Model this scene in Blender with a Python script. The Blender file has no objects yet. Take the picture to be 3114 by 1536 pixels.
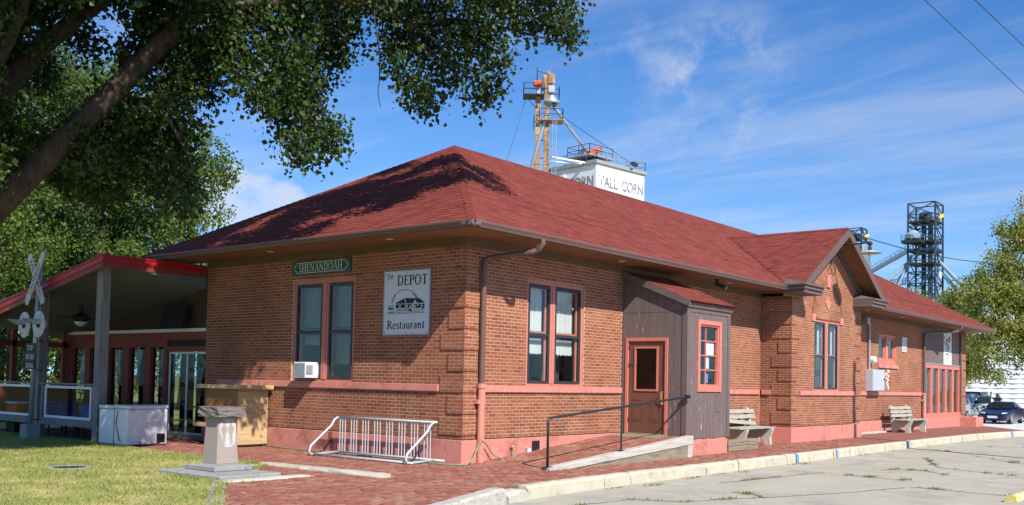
import bpy, bmesh, math, random
import numpy as np
from mathutils import Vector, Matrix
random.seed(7); rng = np.random.default_rng(7)
S = bpy.context.scene
COL = S.collection
R = math.radians

# ---------------------------------------------------------------- camera, sky, sun, exposure
cam = bpy.data.cameras.new('camera'); camo = bpy.data.objects.new('camera', cam); COL.objects.link(camo)
CF = Vector((0.77793942, 0.6270118, 0.04082242)); CR = Vector((0.62673106, -0.77895429, 0.02093795)); CU = Vector((-0.04492714, -0.00929623, 0.99894701))
CP = Vector((-14.0908, -12.5237, 1.55))
m = Matrix((CR, CU, -CF)).transposed().to_4x4(); m.translation = CP
camo.matrix_world = m
cam.sensor_fit = 'HORIZONTAL'; cam.sensor_width = 36; cam.lens = 36 * 3035.96 / 3114; cam.shift_y = 270 / 3114
cam.clip_start = 0.1; cam.clip_end = 6000
S.camera = camo
SUN = Vector((1.0, 2.27, -2.22)).normalized()          # the way the light travels
world = bpy.data.worlds.new('World'); S.world = world; world.use_nodes = True
def build_world():
    nt = world.node_tree; N = nt.nodes; L = nt.links; N.clear()
    out = N.new('ShaderNodeOutputWorld'); bg = N.new('ShaderNodeBackground')
    sky = N.new('ShaderNodeTexSky'); sky.sky_type = 'NISHITA'; sky.sun_disc = False
    sky.sun_elevation = math.asin(-SUN.z); sky.sun_rotation = math.atan2(-SUN.x, -SUN.y)
    sky.altitude = 300; sky.air_density = 1.0; sky.dust_density = 0.0; sky.ozone_density = 3.0
    tint = N.new('ShaderNodeMix'); tint.data_type = 'RGBA'; tint.blend_type = 'MULTIPLY'; tint.inputs[0].default_value = 1
    tint.inputs[7].default_value = (0.62, 1.50, 2.35, 1); L.new(sky.outputs[0], tint.inputs[6])
    tc = N.new('ShaderNodeTexCoord'); sep = N.new('ShaderNodeSeparateXYZ'); L.new(tc.outputs['Generated'], sep.inputs[0])
    def math_(op, a, b=None, clamp=False):
        n = N.new('ShaderNodeMath'); n.operation = op; n.use_clamp = clamp
        for i, v in enumerate((a, b)):
            if v is None: continue
            if hasattr(v, 'is_output'): L.new(v, n.inputs[i])
            else: n.inputs[i].default_value = v
        return n.outputs[0]
    def ramp(v, a, b):
        n = N.new('ShaderNodeMapRange'); n.interpolation_type = 'SMOOTHSTEP'; L.new(v, n.inputs[0])
        n.inputs[1].default_value = a; n.inputs[2].default_value = b; n.clamp = True
        return n.outputs[0]
    # cirrus: directions laid on a high plane, streaked along one way
    zz = math_('MAXIMUM', math_('ADD', sep.outputs[2], 0.12), 0.05)
    px = math_('DIVIDE', sep.outputs[0], zz); py = math_('DIVIDE', sep.outputs[1], zz)
    cb = N.new('ShaderNodeCombineXYZ'); L.new(px, cb.inputs[0]); L.new(py, cb.inputs[1])
    mp = N.new('ShaderNodeMapping'); mp.inputs['Rotation'].default_value = (0, 0, R(-66)); mp.inputs['Scale'].default_value = (1.3, 0.34, 1); L.new(cb.outputs[0], mp.inputs[0])
    n1 = N.new('ShaderNodeTexNoise'); n1.inputs['Scale'].default_value = 2.2; n1.inputs['Detail'].default_value = 8; n1.inputs['Roughness'].default_value = .62; n1.inputs['Distortion'].default_value = .5; L.new(mp.outputs[0], n1.inputs['Vector'])
    cir = math_('MULTIPLY', ramp(n1.outputs[0], .42, .80), .34)
    def blob(d, inner, outer):
        dp = N.new('ShaderNodeVectorMath'); dp.operation = 'DOT_PRODUCT'; nrm = N.new('ShaderNodeVectorMath'); nrm.operation = 'NORMALIZE'
        L.new(tc.outputs['Generated'], nrm.inputs[0]); L.new(nrm.outputs[0], dp.inputs[0]); dp.inputs[1].default_value = Vector(d).normalized()
        return ramp(dp.outputs['Value'], math.cos(R(outer)), math.cos(R(inner)))
    n2 = N.new('ShaderNodeTexNoise'); n2.inputs['Scale'].default_value = 13; n2.inputs['Detail'].default_value = 9; n2.inputs['Roughness'].default_value = .66; L.new(tc.outputs['Generated'], n2.inputs['Vector'])
    n3 = N.new('ShaderNodeTexNoise'); n3.inputs['Scale'].default_value = 26; n3.inputs['Detail'].default_value = 7; n3.inputs['Roughness'].default_value = .55; L.new(tc.outputs['Generated'], n3.inputs['Vector'])
    F_, R_, U_ = CF, CR, CU
    def dirpx(u, v): return F_ + R_ * ((u - 1557) / 3036) - U_ * ((v - 1038) / 3036)
    patch = math_('MULTIPLY', blob(dirpx(2190, 215), .3, 4.6), ramp(n2.outputs[0], .40, .72))
    patch2 = math_('MULTIPLY', blob(dirpx(1880, 150), .2, 2.6), ramp(n2.outputs[0], .46, .74))
    patch3 = math_('MULTIPLY', blob(dirpx(2160, 320), .3, 5.0), ramp(n2.outputs[0], .46, .80))
    cum = math_('ADD', blob(dirpx(800, 650), 1.2, 3.4), math_('MULTIPLY', math_('SUBTRACT', n3.outputs[0], .5), 1.3))
    cum2 = math_('ADD', blob(dirpx(690, 610), 1.0, 3.0), math_('MULTIPLY', math_('SUBTRACT', n3.outputs[0], .5), 1.3))
    cumm = math_('MULTIPLY', math_('MAXIMUM', ramp(cum, .42, 1.0), ramp(cum2, .42, 1.0)), .72)
    low = math_('MULTIPLY', ramp(sep.outputs[2], .42, .02), .24)
    tot = math_('ADD', math_('ADD', cir, low), math_('ADD', math_('MULTIPLY', patch, .40), math_('ADD', math_('MULTIPLY', patch2, .35), math_('MULTIPLY', patch3, .3))))
    tot = math_('MAXIMUM', tot, cumm, True)
    mix = N.new('ShaderNodeMix'); mix.data_type = 'RGBA'; L.new(tot, mix.inputs[0]); L.new(tint.outputs[2], mix.inputs[6]); mix.inputs[7].default_value = (11.5, 12.0, 12.8, 1)
    L.new(mix.outputs[2], bg.inputs[0]); bg.inputs[1].default_value = SKY_STRENGTH
    L.new(bg.outputs[0], out.inputs[0])
SKY_STRENGTH = 0.05
build_world()
sl = bpy.data.lights.new('sun', 'SUN'); sl.energy = 5.0; sl.angle = R(0.53); sl.color = (1.0, 0.95, 0.87)
so = bpy.data.objects.new('sun', sl); COL.objects.link(so); so.rotation_euler = SUN.to_track_quat('-Z', 'Y').to_euler()
S.view_settings.view_transform = 'Standard'; S.view_settings.look = 'None'; S.view_settings.exposure = 0.42; S.view_settings.gamma = 1.0
S.view_settings.use_curve_mapping = False
S.cycles.max_bounces = 7; S.cycles.diffuse_bounces = 1; S.cycles.transparent_max_bounces = 16; S.cycles.use_denoising = True

# ---------------------------------------------------------------- helpers
def lin(r, g, b):
    f = lambda c: (c / 255) / 12.92 if c <= 10 else (((c / 255) + .055) / 1.055) ** 2.4
    return (f(r), f(g), f(b))
MATS = {}
def mat(name, col, rough=.7, var=.18, scale=6.0, bump=0.0, bscale=40.0, metal=0.0, spec=.35, stops=None, island=False, stretch=None, trans=0.0, spots=None, world=False):
    """Principled surface; stops = colour list picked per island / object; var = large noise; spots = (colour, scale, lo, hi)"""
    M = bpy.data.materials.new(name); M.use_nodes = True; nt = M.node_tree; N = nt.nodes; L = nt.links
    b = N['Principled BSDF']; b.inputs['Roughness'].default_value = rough; b.inputs['Metallic'].default_value = metal; b.inputs['Specular IOR Level'].default_value = spec
    tc = N.new('ShaderNodeTexCoord'); vec = tc.outputs['Object']
    if world: vec = N.new('ShaderNodeNewGeometry').outputs['Position']
    if stretch:
        mp = N.new('ShaderNodeMapping'); mp.inputs['Scale'].default_value = stretch; L.new(vec, mp.inputs[0]); vec = mp.outputs[0]
    if stops:
        cr = N.new('ShaderNodeValToRGB'); cr.color_ramp.interpolation = 'LINEAR'
        els = cr.color_ramp.elements
        while len(els) < len(stops): els.new(.5)
        for i, s in enumerate(stops): els[i].position = i / (len(stops) - 1); els[i].color = (*s, 1)
        g = N.new('ShaderNodeNewGeometry'); oi = N.new('ShaderNodeObjectInfo')
        a = N.new('ShaderNodeMath'); a.operation = 'ADD'; L.new(g.outputs['Random Per Island'], a.inputs[0]); L.new(oi.outputs['Random'], a.inputs[1])
        fr = N.new('ShaderNodeMath'); fr.operation = 'FRACT'; L.new(a.outputs[0], fr.inputs[0]); L.new(fr.outputs[0], cr.inputs[0]); base = cr.outputs[0]
    else:
        rgb = N.new('ShaderNodeRGB'); rgb.outputs[0].default_value = (*col, 1); base = rgb.outputs[0]
    if var:
        n = N.new('ShaderNodeTexNoise'); n.inputs['Scale'].default_value = scale; n.inputs['Detail'].default_value = 6; n.inputs['Roughness'].default_value = .65; L.new(vec, n.inputs['Vector'])
        mr = N.new('ShaderNodeMapRange'); mr.inputs[1].default_value = .3; mr.inputs[2].default_value = .7; mr.inputs[3].default_value = 1 - var; mr.inputs[4].default_value = 1 + var; L.new(n.outputs[0], mr.inputs[0])
        mx = N.new('ShaderNodeVectorMath'); mx.operation = 'SCALE'; L.new(base, mx.inputs[0]); L.new(mr.outputs[0], mx.inputs['Scale']); base = mx.outputs[0]
    for sp in (spots or []):
        c2, sc, lo, hi = sp[:4]
        n = N.new('ShaderNodeTexNoise'); n.inputs['Scale'].default_value = sc; n.inputs['Detail'].default_value = 5; n.inputs['Roughness'].default_value = .7; L.new(vec, n.inputs['Vector'])
        mr = N.new('ShaderNodeMapRange'); mr.inputs[1].default_value = lo; mr.inputs[2].default_value = hi; L.new(n.outputs[0], mr.inputs[0])
        mx = N.new('ShaderNodeMix'); mx.data_type = 'RGBA'; L.new(mr.outputs[0], mx.inputs[0]); L.new(base, mx.inputs[6]); mx.inputs[7].default_value = (*c2, 1); base = mx.outputs[2]
    L.new(base, b.inputs['Base Color'])
    if bump:
        n = N.new('ShaderNodeTexNoise'); n.inputs['Scale'].default_value = bscale; n.inputs['Detail'].default_value = 5; L.new(vec, n.inputs['Vector'])
        bp = N.new('ShaderNodeBump'); bp.inputs['Strength'].default_value = bump; bp.inputs['Distance'].default_value = .007; L.new(n.outputs[0], bp.inputs['Height']); L.new(bp.outputs[0], b.inputs['Normal'])
    if trans:
        t = N.new('ShaderNodeBsdfTranslucent'); L.new(base, t.inputs[0]); ms = N.new('ShaderNodeMixShader'); ms.inputs[0].default_value = trans
        L.new(b.outputs[0], ms.inputs[1]); L.new(t.outputs[0], ms.inputs[2]); L.new(ms.outputs[0], N['Material Output'].inputs[0])
    MATS[name] = M
    return M
def glass(name, tint=(.96, .98, .98), base=.035, rough=.01, gl=1.0):
    M = bpy.data.materials.new(name); M.use_nodes = True; nt = M.node_tree; N = nt.nodes; L = nt.links; N.remove(N['Principled BSDF'])
    t = N.new('ShaderNodeBsdfTransparent'); t.inputs[0].default_value = (*tint, 1); g = N.new('ShaderNodeBsdfGlossy'); g.inputs['Roughness'].default_value = rough; g.inputs[0].default_value = (.9 * gl, .95 * gl, gl, 1)
    lw = N.new('ShaderNodeLayerWeight'); fr = N.new('ShaderNodeMath'); fr.operation = 'POWER'; fr.inputs[1].default_value = 5.0; L.new(lw.outputs['Facing'], fr.inputs[0]); a = N.new('ShaderNodeMath'); a.operation = 'ADD'; a.use_clamp = True; a.inputs[1].default_value = base; L.new(fr.outputs[0], a.inputs[0])
    n = N.new('ShaderNodeTexNoise'); n.inputs['Scale'].default_value = 1.6; tc = N.new('ShaderNodeTexCoord'); L.new(tc.outputs['Object'], n.inputs['Vector'])
    bp = N.new('ShaderNodeBump'); bp.inputs['Strength'].default_value = .05; bp.inputs['Distance'].default_value = .2; L.new(n.outputs[0], bp.inputs['Height']); L.new(bp.outputs[0], g.inputs['Normal'])
    ms = N.new('ShaderNodeMixShader'); L.new(a.outputs[0], ms.inputs[0]); L.new(t.outputs[0], ms.inputs[1]); L.new(g.outputs[0], ms.inputs[2]); L.new(ms.outputs[0], N['Material Output'].inputs[0])
    MATS[name] = M
    return M
def root_of(o):
    v = Vector((0, 0, 0))
    while o is not None:
        v += o.location; o = o.parent
    return v
def tag(o, label, cat, group=None, kind=None):
    if label: o['label'] = label
    if cat: o['category'] = cat
    if group: o['group'] = group
    if kind: o['kind'] = kind
    return o
def thing(name, label, cat, loc=(0, 0, 0), rz=0, group=None, kind=None):
    o = bpy.data.objects.new(name, None); COL.objects.link(o); o.location = loc; o.rotation_euler = (0, 0, rz); o.empty_display_size = .2
    return tag(o, label, cat, group, kind)
def link(name, me, parent=None):
    o = bpy.data.objects.new(name, me); COL.objects.link(o)
    if parent is not None: o.parent = parent
    return o
def setmat(me, m):
    me.materials.append(MATS[m] if isinstance(m, str) else m)
# wall frames: (u along the wall, d outwards, z)
def MY(y0): return lambda u, d, z: (u, y0 - d, z)
def MX(x0): return lambda u, d, z: (x0 - d, u, z)
ID = lambda x, y, z: (x, y, z)
class MB:
    def __init__(s, M=ID): s.v = []; s.f = []; s.M = M
    def add(s, vs, fs):
        n = len(s.v); s.v += [s.M(*p) for p in vs]; s.f += [tuple(i + n for i in f) for f in fs]; return s
    def box(s, a0, a1, b0, b1, c0, c1):
        return s.add([(a0, b0, c0), (a1, b0, c0), (a1, b1, c0), (a0, b1, c0), (a0, b0, c1), (a1, b0, c1), (a1, b1, c1), (a0, b1, c1)],
                     [(0, 3, 2, 1), (4, 5, 6, 7), (0, 1, 5, 4), (1, 2, 6, 5), (2, 3, 7, 6), (3, 0, 4, 7)])
    def hexa(s, p): return s.add(p, [(0, 3, 2, 1), (4, 5, 6, 7), (0, 1, 5, 4), (1, 2, 6, 5), (2, 3, 7, 6), (3, 0, 4, 7)])
    def quad(s, *p): return s.add(list(p), [tuple(range(len(p)))])
    def frame(s, a0, a1, c0, c1, w, d0, d1, wb=None, wt=None):
        wb = w if wb is None else wb; wt = w if wt is None else wt
        s.box(a0, a0 + w, d0, d1, c0, c1); s.box(a1 - w, a1, d0, d1, c0, c1)
        s.box(a0 + w, a1 - w, d0, d1, c0, c0 + wb); s.box(a0 + w, a1 - w, d0, d1, c1 - wt, c1); return s
    def prism(s, poly, d0, d1):
        """polygon in (u,z), extruded over d"""
        n = len(poly); s.add([(u, d0, z) for u, z in poly] + [(u, d1, z) for u, z in poly],
                             [tuple(range(n)), tuple(range(2 * n - 1, n - 1, -1))] + [(i, (i + 1) % n, n + (i + 1) % n, n + i) for i in range(n)]); return s
    def beam(s, p, q, w, h=None, up=(0, 0, 1)):
        h = h or w; p = Vector(p); q = Vector(q); d = (q - p).normalized(); up = Vector(up)
        if abs(d.dot(up)) > .97: up = Vector((0, 1, 0))
        a = d.cross(up).normalized() * (w / 2); b = a.cross(d).normalized() * (h / 2)
        return s.hexa([tuple(x) for x in (p - a - b, q - a - b, q + a - b, p + a - b, p - a + b, q - a + b, q + a + b, p + a + b)])
    def tube(s, pts, r, n=8, cap=True):
        pts = [Vector(p) for p in pts]; rs = r if isinstance(r, (list, tuple)) else [r] * len(pts)
        base = len(s.v); ref = None; vs = []
        for i, p in enumerate(pts):
            d = ((pts[min(i + 1, len(pts) - 1)] - pts[max(i - 1, 0)])).normalized()
            if ref is None: ref = Vector((0, 0, 1)) if abs(d.z) < .9 else Vector((1, 0, 0))
            a = d.cross(ref).normalized(); b = a.cross(d).normalized(); ref = b
            for k in range(n):
                t = 2 * math.pi * k / n; vs.append(tuple(p + (a * math.cos(t) + b * math.sin(t)) * rs[i]))
        fs = [(i * n + k, i * n + (k + 1) % n, (i + 1) * n + (k + 1) % n, (i + 1) * n + k) for i in range(len(pts) - 1) for k in range(n)]
        if cap: fs += [tuple(range(n - 1, -1, -1)), tuple((len(pts) - 1) * n + k for k in range(n))]
        return s.add(vs, fs)
    def lathe(s, c, prof, n=16, axis=None):
        """profile (r, h) round axis (default z) through c"""
        ax = Vector(axis or (0, 0, 1)).normalized(); a = ax.orthogonal().normalized(); b = ax.cross(a); c = Vector(c); vs = []
        for r, h in prof:
            for k in range(n):
                t = 2 * math.pi * k / n; vs.append(tuple(c + ax * h + (a * math.cos(t) + b * math.sin(t)) * r))
        fs = [(i * n + k, i * n + (k + 1) % n, (i + 1) * n + (k + 1) % n, (i + 1) * n + k) for i in range(len(prof) - 1) for k in range(n)]
        fs += [tuple(range(n - 1, -1, -1)), tuple((len(prof) - 1) * n + k for k in range(n))]
        return s.add(vs, fs)
    def build(s, name, m, parent=None, local=False, smooth=False, bevel=0.0, recalc=True, jitter=0.0, loc=None):
        off = Vector((0, 0, 0)) if local else root_of(parent)
        if loc is not None: off = off + Vector(loc)
        vs = [(x - off.x, y - off.y, z - off.z) for x, y, z in s.v]
        if jitter: vs = [(x + random.uniform(-jitter, jitter), y + random.uniform(-jitter, jitter), z + random.uniform(-jitter, jitter)) for x, y, z in vs]
        me = bpy.data.meshes.new(name); me.from_pydata(vs, [], s.f)
        if recalc or bevel:
            bm = bmesh.new(); bm.from_mesh(me)
            if bevel: bmesh.ops.bevel(bm, geom=bm.edges[:], offset=bevel, segments=1, affect='EDGES', profile=.5)
            bmesh.ops.recalc_face_normals(bm, faces=bm.faces[:]); bm.to_mesh(me); bm.free()
        if smooth: me.polygons.foreach_set('use_smooth', [True] * len(me.polygons))
        setmat(me, m); o = link(name, me, parent)
        if loc is not None: o.location = loc
        return o
def np_mesh(name, V, F, m, parent=None, smooth=False):
    """V (n,3) float, F (k,c) int of equal-sided faces"""
    me = bpy.data.meshes.new(name); n, c = F.shape
    me.vertices.add(len(V)); me.vertices.foreach_set('co', np.ascontiguousarray(V, dtype=np.float32).ravel())
    me.loops.add(n * c); me.loops.foreach_set('vertex_index', np.ascontiguousarray(F, dtype=np.int32).ravel())
    me.polygons.add(n); me.polygons.foreach_set('loop_start', np.arange(0, n * c, c, dtype=np.int32)); me.polygons.foreach_set('loop_total', np.full(n, c, dtype=np.int32))
    me.polygons.foreach_set('use_smooth', np.zeros(n, dtype=bool)); me.update(calc_edges=True); me.validate()
    setmat(me, m); o = link(name, me, parent)
    return o
BOXF = np.array([(0, 1, 5, 4), (1, 2, 6, 5), (2, 3, 7, 6), (3, 0, 4, 7), (4, 5, 6, 7)])   # no bottom/back face
def boxes_np(B):
    """B (n,8,3): back ring 0-3, front ring 4-7"""
    n = len(B); V = B.reshape(-1, 3); F = (BOXF[None] + (np.arange(n) * 8)[:, None, None]).reshape(-1, 4); return V, F

# ---------------------------------------------------------------- materials
BR = [lin(144, 88, 64), lin(155, 97, 70), lin(148, 88, 62), lin(161, 105, 80), lin(146, 93, 74), lin(138, 81, 62), lin(154, 91, 62), lin(158, 102, 76), lin(143, 84, 60), lin(124, 76, 62)]
mat('brick', None, .85, .16, 26, .3, 160, stops=BR, spec=.2, world=True, spots=[(lin(88, 52, 40), .5, .46, .92), (lin(176, 132, 102), .9, .56, 1.05)])
mat('mortar', lin(192, 158, 132), .95, .28, .9, .2, 120, spec=.1)
mat('pink', lin(206, 132, 118), .55, .07, 3.5, .12, 60, spec=.35, spots=[(lin(190, 116, 104), 2.2, .58, .80), (lin(152, 100, 86), 1.1, .53, .78), (lin(224, 178, 164), 14, .61, .70), (lin(140, 92, 80), 5, .66, .80)], world=True)
mat('pink_wood', lin(202, 120, 104), .55, .1, 6, .15, 90, spec=.35, spots=[(lin(176, 108, 94), 3, .6, .9), (lin(222, 186, 170), 22, .68, .78)])
SH = [lin(124, 62, 54), lin(130, 66, 57), lin(120, 58, 51), lin(134, 70, 61), lin(116, 55, 49), lin(127, 63, 55)]
mat('shingle', None, .92, .10, 3, .35, 220, stops=SH, spec=.12, world=True, spots=[(lin(144, 80, 68), .35, .50, 1.05), (lin(90, 44, 40), .5, .56, 1.1)])
mat('roof_deck', lin(96, 42, 38), .95, .1, 4)
mat('fascia', lin(106, 80, 74), .45, .08, 3, spec=.4)
mat('soffit', lin(132, 92, 66), .8, .12, 3, .05, 30)
mat('frieze', lin(104, 84, 64), .85, .12, 3)
mat('brown_board', lin(112, 96, 92), .75, .12, 5, .3, 60, stretch=(3, 3, .4), spots=[(lin(190, 182, 174), 7, .63, .68), (lin(84, 72, 70), 2, .55, .9)])
mat('brown_trim', lin(108, 92, 90), .7, .1, 5, .15, 60)
mat('door_brown', lin(112, 74, 62), .42, .12, 3, .06, 30, spec=.5)
mat('storm', lin(62, 66, 70), .45, .08, 4, metal=.3)
mat('glass', None) if 0 else glass('glass')
glass('glass_dim', (.7, .75, .75), .05, .01, .5)
glass('rail_glass', (.85, .9, .9), 0.0, .02, .3)
mat('curtain', lin(226, 230, 224), .9, .07, 4, trans=.3)
mat('curtain_dim', lin(132, 142, 132), .9, .1, 4, trans=.3)  # curtain darkened and greened to stand for the dark reflection in the panes
mat('patch_white', lin(196, 188, 182), .7, .12, 20, spots=[(lin(160, 146, 138), 30, .55, .68)])
mat('interior', lin(70, 58, 48), .9, .2, 2)
mat('concrete', lin(186, 180, 164), .9, .14, 2.2, .35, 70, spots=[(lin(150, 144, 128), 5, .55, .75), (lin(208, 204, 192), 9, .60, .72)])
mat('kerb', lin(190, 182, 160), .9, .14, 3, .4, 60, spots=[(lin(152, 142, 120), 4, .56, .74), (lin(216, 212, 200), 7, .62, .70)])
mat('road', lin(174, 167, 150), .9, .10, .5, .5, 90, spots=[(lin(146, 143, 136), .9, .50, .72), (lin(188, 182, 166), 2.3, .55, .75), (lin(120, 116, 108), .35, .60, .95), (lin(118, 114, 106), 60, .62, .72), (lin(205, 202, 194), 75, .64, .72)])
PV = [lin(154, 98, 84), lin(146, 86, 72), lin(164, 114, 96), lin(134, 82, 70), lin(150, 92, 76), lin(168, 124, 106)]
mat('paver', None, .88, .16, 14, .4, 60, stops=PV, spec=.25, world=True, spots=[(lin(168, 146, 124), 1.1, .52, .85), (lin(120, 84, 72), .6, .56, .95)])
mat('paver_bed', lin(112, 92, 80), .95, .2, 3, .3, 60)
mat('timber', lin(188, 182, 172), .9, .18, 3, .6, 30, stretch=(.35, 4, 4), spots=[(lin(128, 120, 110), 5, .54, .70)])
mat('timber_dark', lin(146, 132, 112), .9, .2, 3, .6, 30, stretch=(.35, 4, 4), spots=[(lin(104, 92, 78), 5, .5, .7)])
mat('post_wood', lin(140, 134, 130), .9, .2, 3, .4, 30, stretch=(5, 5, .4), spots=[(lin(92, 86, 82), 4, .5, .7)])
mat('plywood', lin(200, 172, 126), .7, .14, 2.2, .2, 30, stretch=(1.2, 1.2, 9), spots=[(lin(166, 132, 86), 1.6, .52, .74)])
mat('plywood_shaded', lin(150, 112, 66), .75, .2, 1.6, .2, 30, stretch=(1.2, 1.2, 4), spots=[(lin(104, 72, 40), 1.6, .5, .72)])  # same plywood with shade put into the colour, for the cabinet's side
mat('galv', lin(190, 194, 198), .42, .12, 9, metal=.15, spec=.5)
mat('signal_white', lin(196, 194, 186), .6, .15, 6, spots=[(lin(122, 112, 98), 5, .54, .72)])
mat('black_iron', lin(44, 46, 52), .42, .15, 12, .2, 80, spec=.5)
mat('granite', lin(160, 148, 138), .7, .12, 30, .15, 120, spots=[(lin(110, 92, 90), 90, .55, .7), (lin(200, 186, 180), 110, .60, .7)])
mat('granite_rough', lin(118, 110, 106), .95, .2, 14, .9, 30, spots=[(lin(92, 80, 78), 40, .55, .7)])
mat('conc_grey', lin(150, 150, 146), .92, .14, 4, .4, 60, spots=[(lin(118, 118, 114), 6, .56, .72)])
mat('white_paint', lin(232, 232, 228), .5, .05, 5)
mat('white_metal', lin(226, 228, 230), .4, .06, 3, spec=.5)
mat('sign_white', lin(206, 212, 218), .35, .03, 3, spec=.5)
mat('ink', lin(34, 36, 44), .5, .05, 3)
mat('sign_green', lin(34, 74, 52), .45, .06, 4, spec=.5)
mat('sign_letter', lin(214, 218, 206), .45, .03, 4)
mat('red_fascia', lin(176, 32, 40), .45, .12, 2)
mat('ceiling', lin(104, 114, 110), .8, .1, 3)
mat('red_wood', lin(138, 62, 54), .6, .1, 5)
mat('blue', lin(20, 62, 170), .5, .1, 4)
mat('orange', lin(216, 84, 40), .5, .1, 4)
mat('dark', lin(34, 32, 32), .6, .1, 4)
mat('grey_metal', lin(168, 172, 176), .4, .1, 4, metal=.4)
mat('box_metal', lin(196, 200, 206), .42, .06, 4, metal=.25)
mat('bark', lin(72, 62, 52), .95, .3, 4, .9, 22, stretch=(2.2, 2.2, .5), spots=[(lin(42, 36, 30), 6, .48, .7)])
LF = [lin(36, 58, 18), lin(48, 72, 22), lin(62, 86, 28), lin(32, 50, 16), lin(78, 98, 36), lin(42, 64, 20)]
mat('leaf', None, .5, .0, 1, stops=LF, trans=.28, spec=.4)  # dark greens, the shade of the crown put into the leaf colour
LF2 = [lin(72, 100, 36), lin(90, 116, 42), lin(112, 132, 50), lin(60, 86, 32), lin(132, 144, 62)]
mat('leaf_sunny', None, .55, .0, 1, stops=LF2, trans=.35, spec=.3)  # lighter copy of the leaf greens, sunlight put into the colour
LF3 = [lin(116, 130, 56), lin(140, 148, 66), lin(162, 162, 76), lin(94, 112, 50), lin(184, 172, 90)]
mat('leaf_autumn', None, .55, .0, 1, stops=LF3, trans=.35, spec=.3)  # yellow-green leaves, brightened further to look sunlit
GR = [lin(132, 146, 66), lin(160, 164, 88), lin(112, 134, 54), lin(184, 178, 110), lin(100, 126, 50), lin(198, 188, 128)]
mat('grass', None, .7, .0, 1, stops=GR, trans=.3, spec=.2, world=True, spots=[(lin(198, 184, 124), .6, .48, .68), (lin(96, 126, 48), .8, .56, .8)])
mat('lawn_soil', lin(148, 148, 84), .95, .22, 1.1, .3, 40, spots=[(lin(116, 128, 58), .9, .46, .66), (lin(190, 172, 118), .6, .46, .64), (lin(140, 116, 84), 3.2, .64, .76)])
mat('weed', None, .7, 0, 1, stops=[lin(86, 108, 44), lin(112, 124, 54), lin(140, 132, 70)], trans=.3)
mat('litter', None, .8, 0, 1, stops=[lin(150, 112, 78), lin(180, 150, 110), lin(112, 84, 60), lin(206, 196, 176)])
mat('crack', lin(84, 80, 72), .95, .2, 8)
mat('yellow', lin(222, 196, 92), .7, .2, 8, spots=[(lin(196, 190, 174), 9, .46, .54)])
mat('yellow_worn', lin(214, 198, 120), .8, .1, 8, spots=[(lin(168, 165, 156), 9, .42, .58)])
mat('blue_paint', lin(78, 142, 206), .7, .1, 8, spots=[(lin(184, 178, 158), 14, .58, .66)])
mat('hose', lin(126, 150, 118), .5, .1, 8)
mat('silo_white', lin(228, 230, 232), .75, .06, .4, .1, 3, spots=[(lin(206, 208, 208), .6, .6, .8)])
mat('stencil', lin(120, 122, 126), .8, .2, 2, spots=[(lin(224, 226, 228), 2.4, .54, .62)])
mat('rust', lin(150, 116, 82), .8, .25, 1.2, spots=[(lin(200, 176, 140), .8, .5, .66), (lin(104, 68, 46), 1.6, .6, .75)])
mat('steel_grey', lin(170, 180, 190), .4, .1, 1, metal=.4)
mat('steel_dark', lin(54, 52, 54), .6, .2, 1)
mat('steel_blue', lin(60, 80, 98), .5, .25, .6, spots=[(lin(28, 32, 38), .5, .5, .65)])
mat('steel_pale', lin(140, 160, 176), .5, .15, 1)
mat('motor_orange', lin(226, 92, 38), .5, .1, 2)
mat('cup_yellow', lin(216, 190, 96), .5, .1, 2)
mat('car_blue', lin(16, 24, 58), .18, .0, 1, spec=.7); mat('car_silver', lin(196, 200, 204), .25, .0, 1, metal=.3, spec=.6); mat('car_black', lin(30, 32, 34), .35, .0, 1, spec=.5)
mat('tyre', lin(34, 34, 36), .85, .1, 6); mat('headlamp', lin(226, 230, 226), .15, .0, 1, spec=.7)
mat('car_glass', lin(22, 30, 38), .06, .0, 1, spec=.8)
mat('skin', lin(206, 150, 128), .6, .05, 6); mat('camo', lin(120, 118, 92), .9, .25, 9); mat('denim', lin(70, 84, 110), .9, .1, 9)
mat('gravel', lin(206, 204, 200), .95, .12, 8, .6, 50, spots=[(lin(160, 158, 154), 30, .55, .7)])
mat('ground', lin(120, 126, 82), .95, .2, .2, .3, 4)
mat('shed_white', lin(222, 226, 230), .45, .05, 1, spec=.4)
mat('bench', lin(164, 162, 150), .9, .12, 4, .5, 40, stretch=(.5, 3, 3), spots=[(lin(120, 122, 108), 7, .54, .66)])
mat('bench_conc', lin(190, 184, 166), .9, .1, 4, .3, 50, spots=[(lin(160, 140, 110), 3, .6, .8)])
mat('spigot', lin(190, 160, 80), .4, .1, 8, metal=.5)

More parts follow.
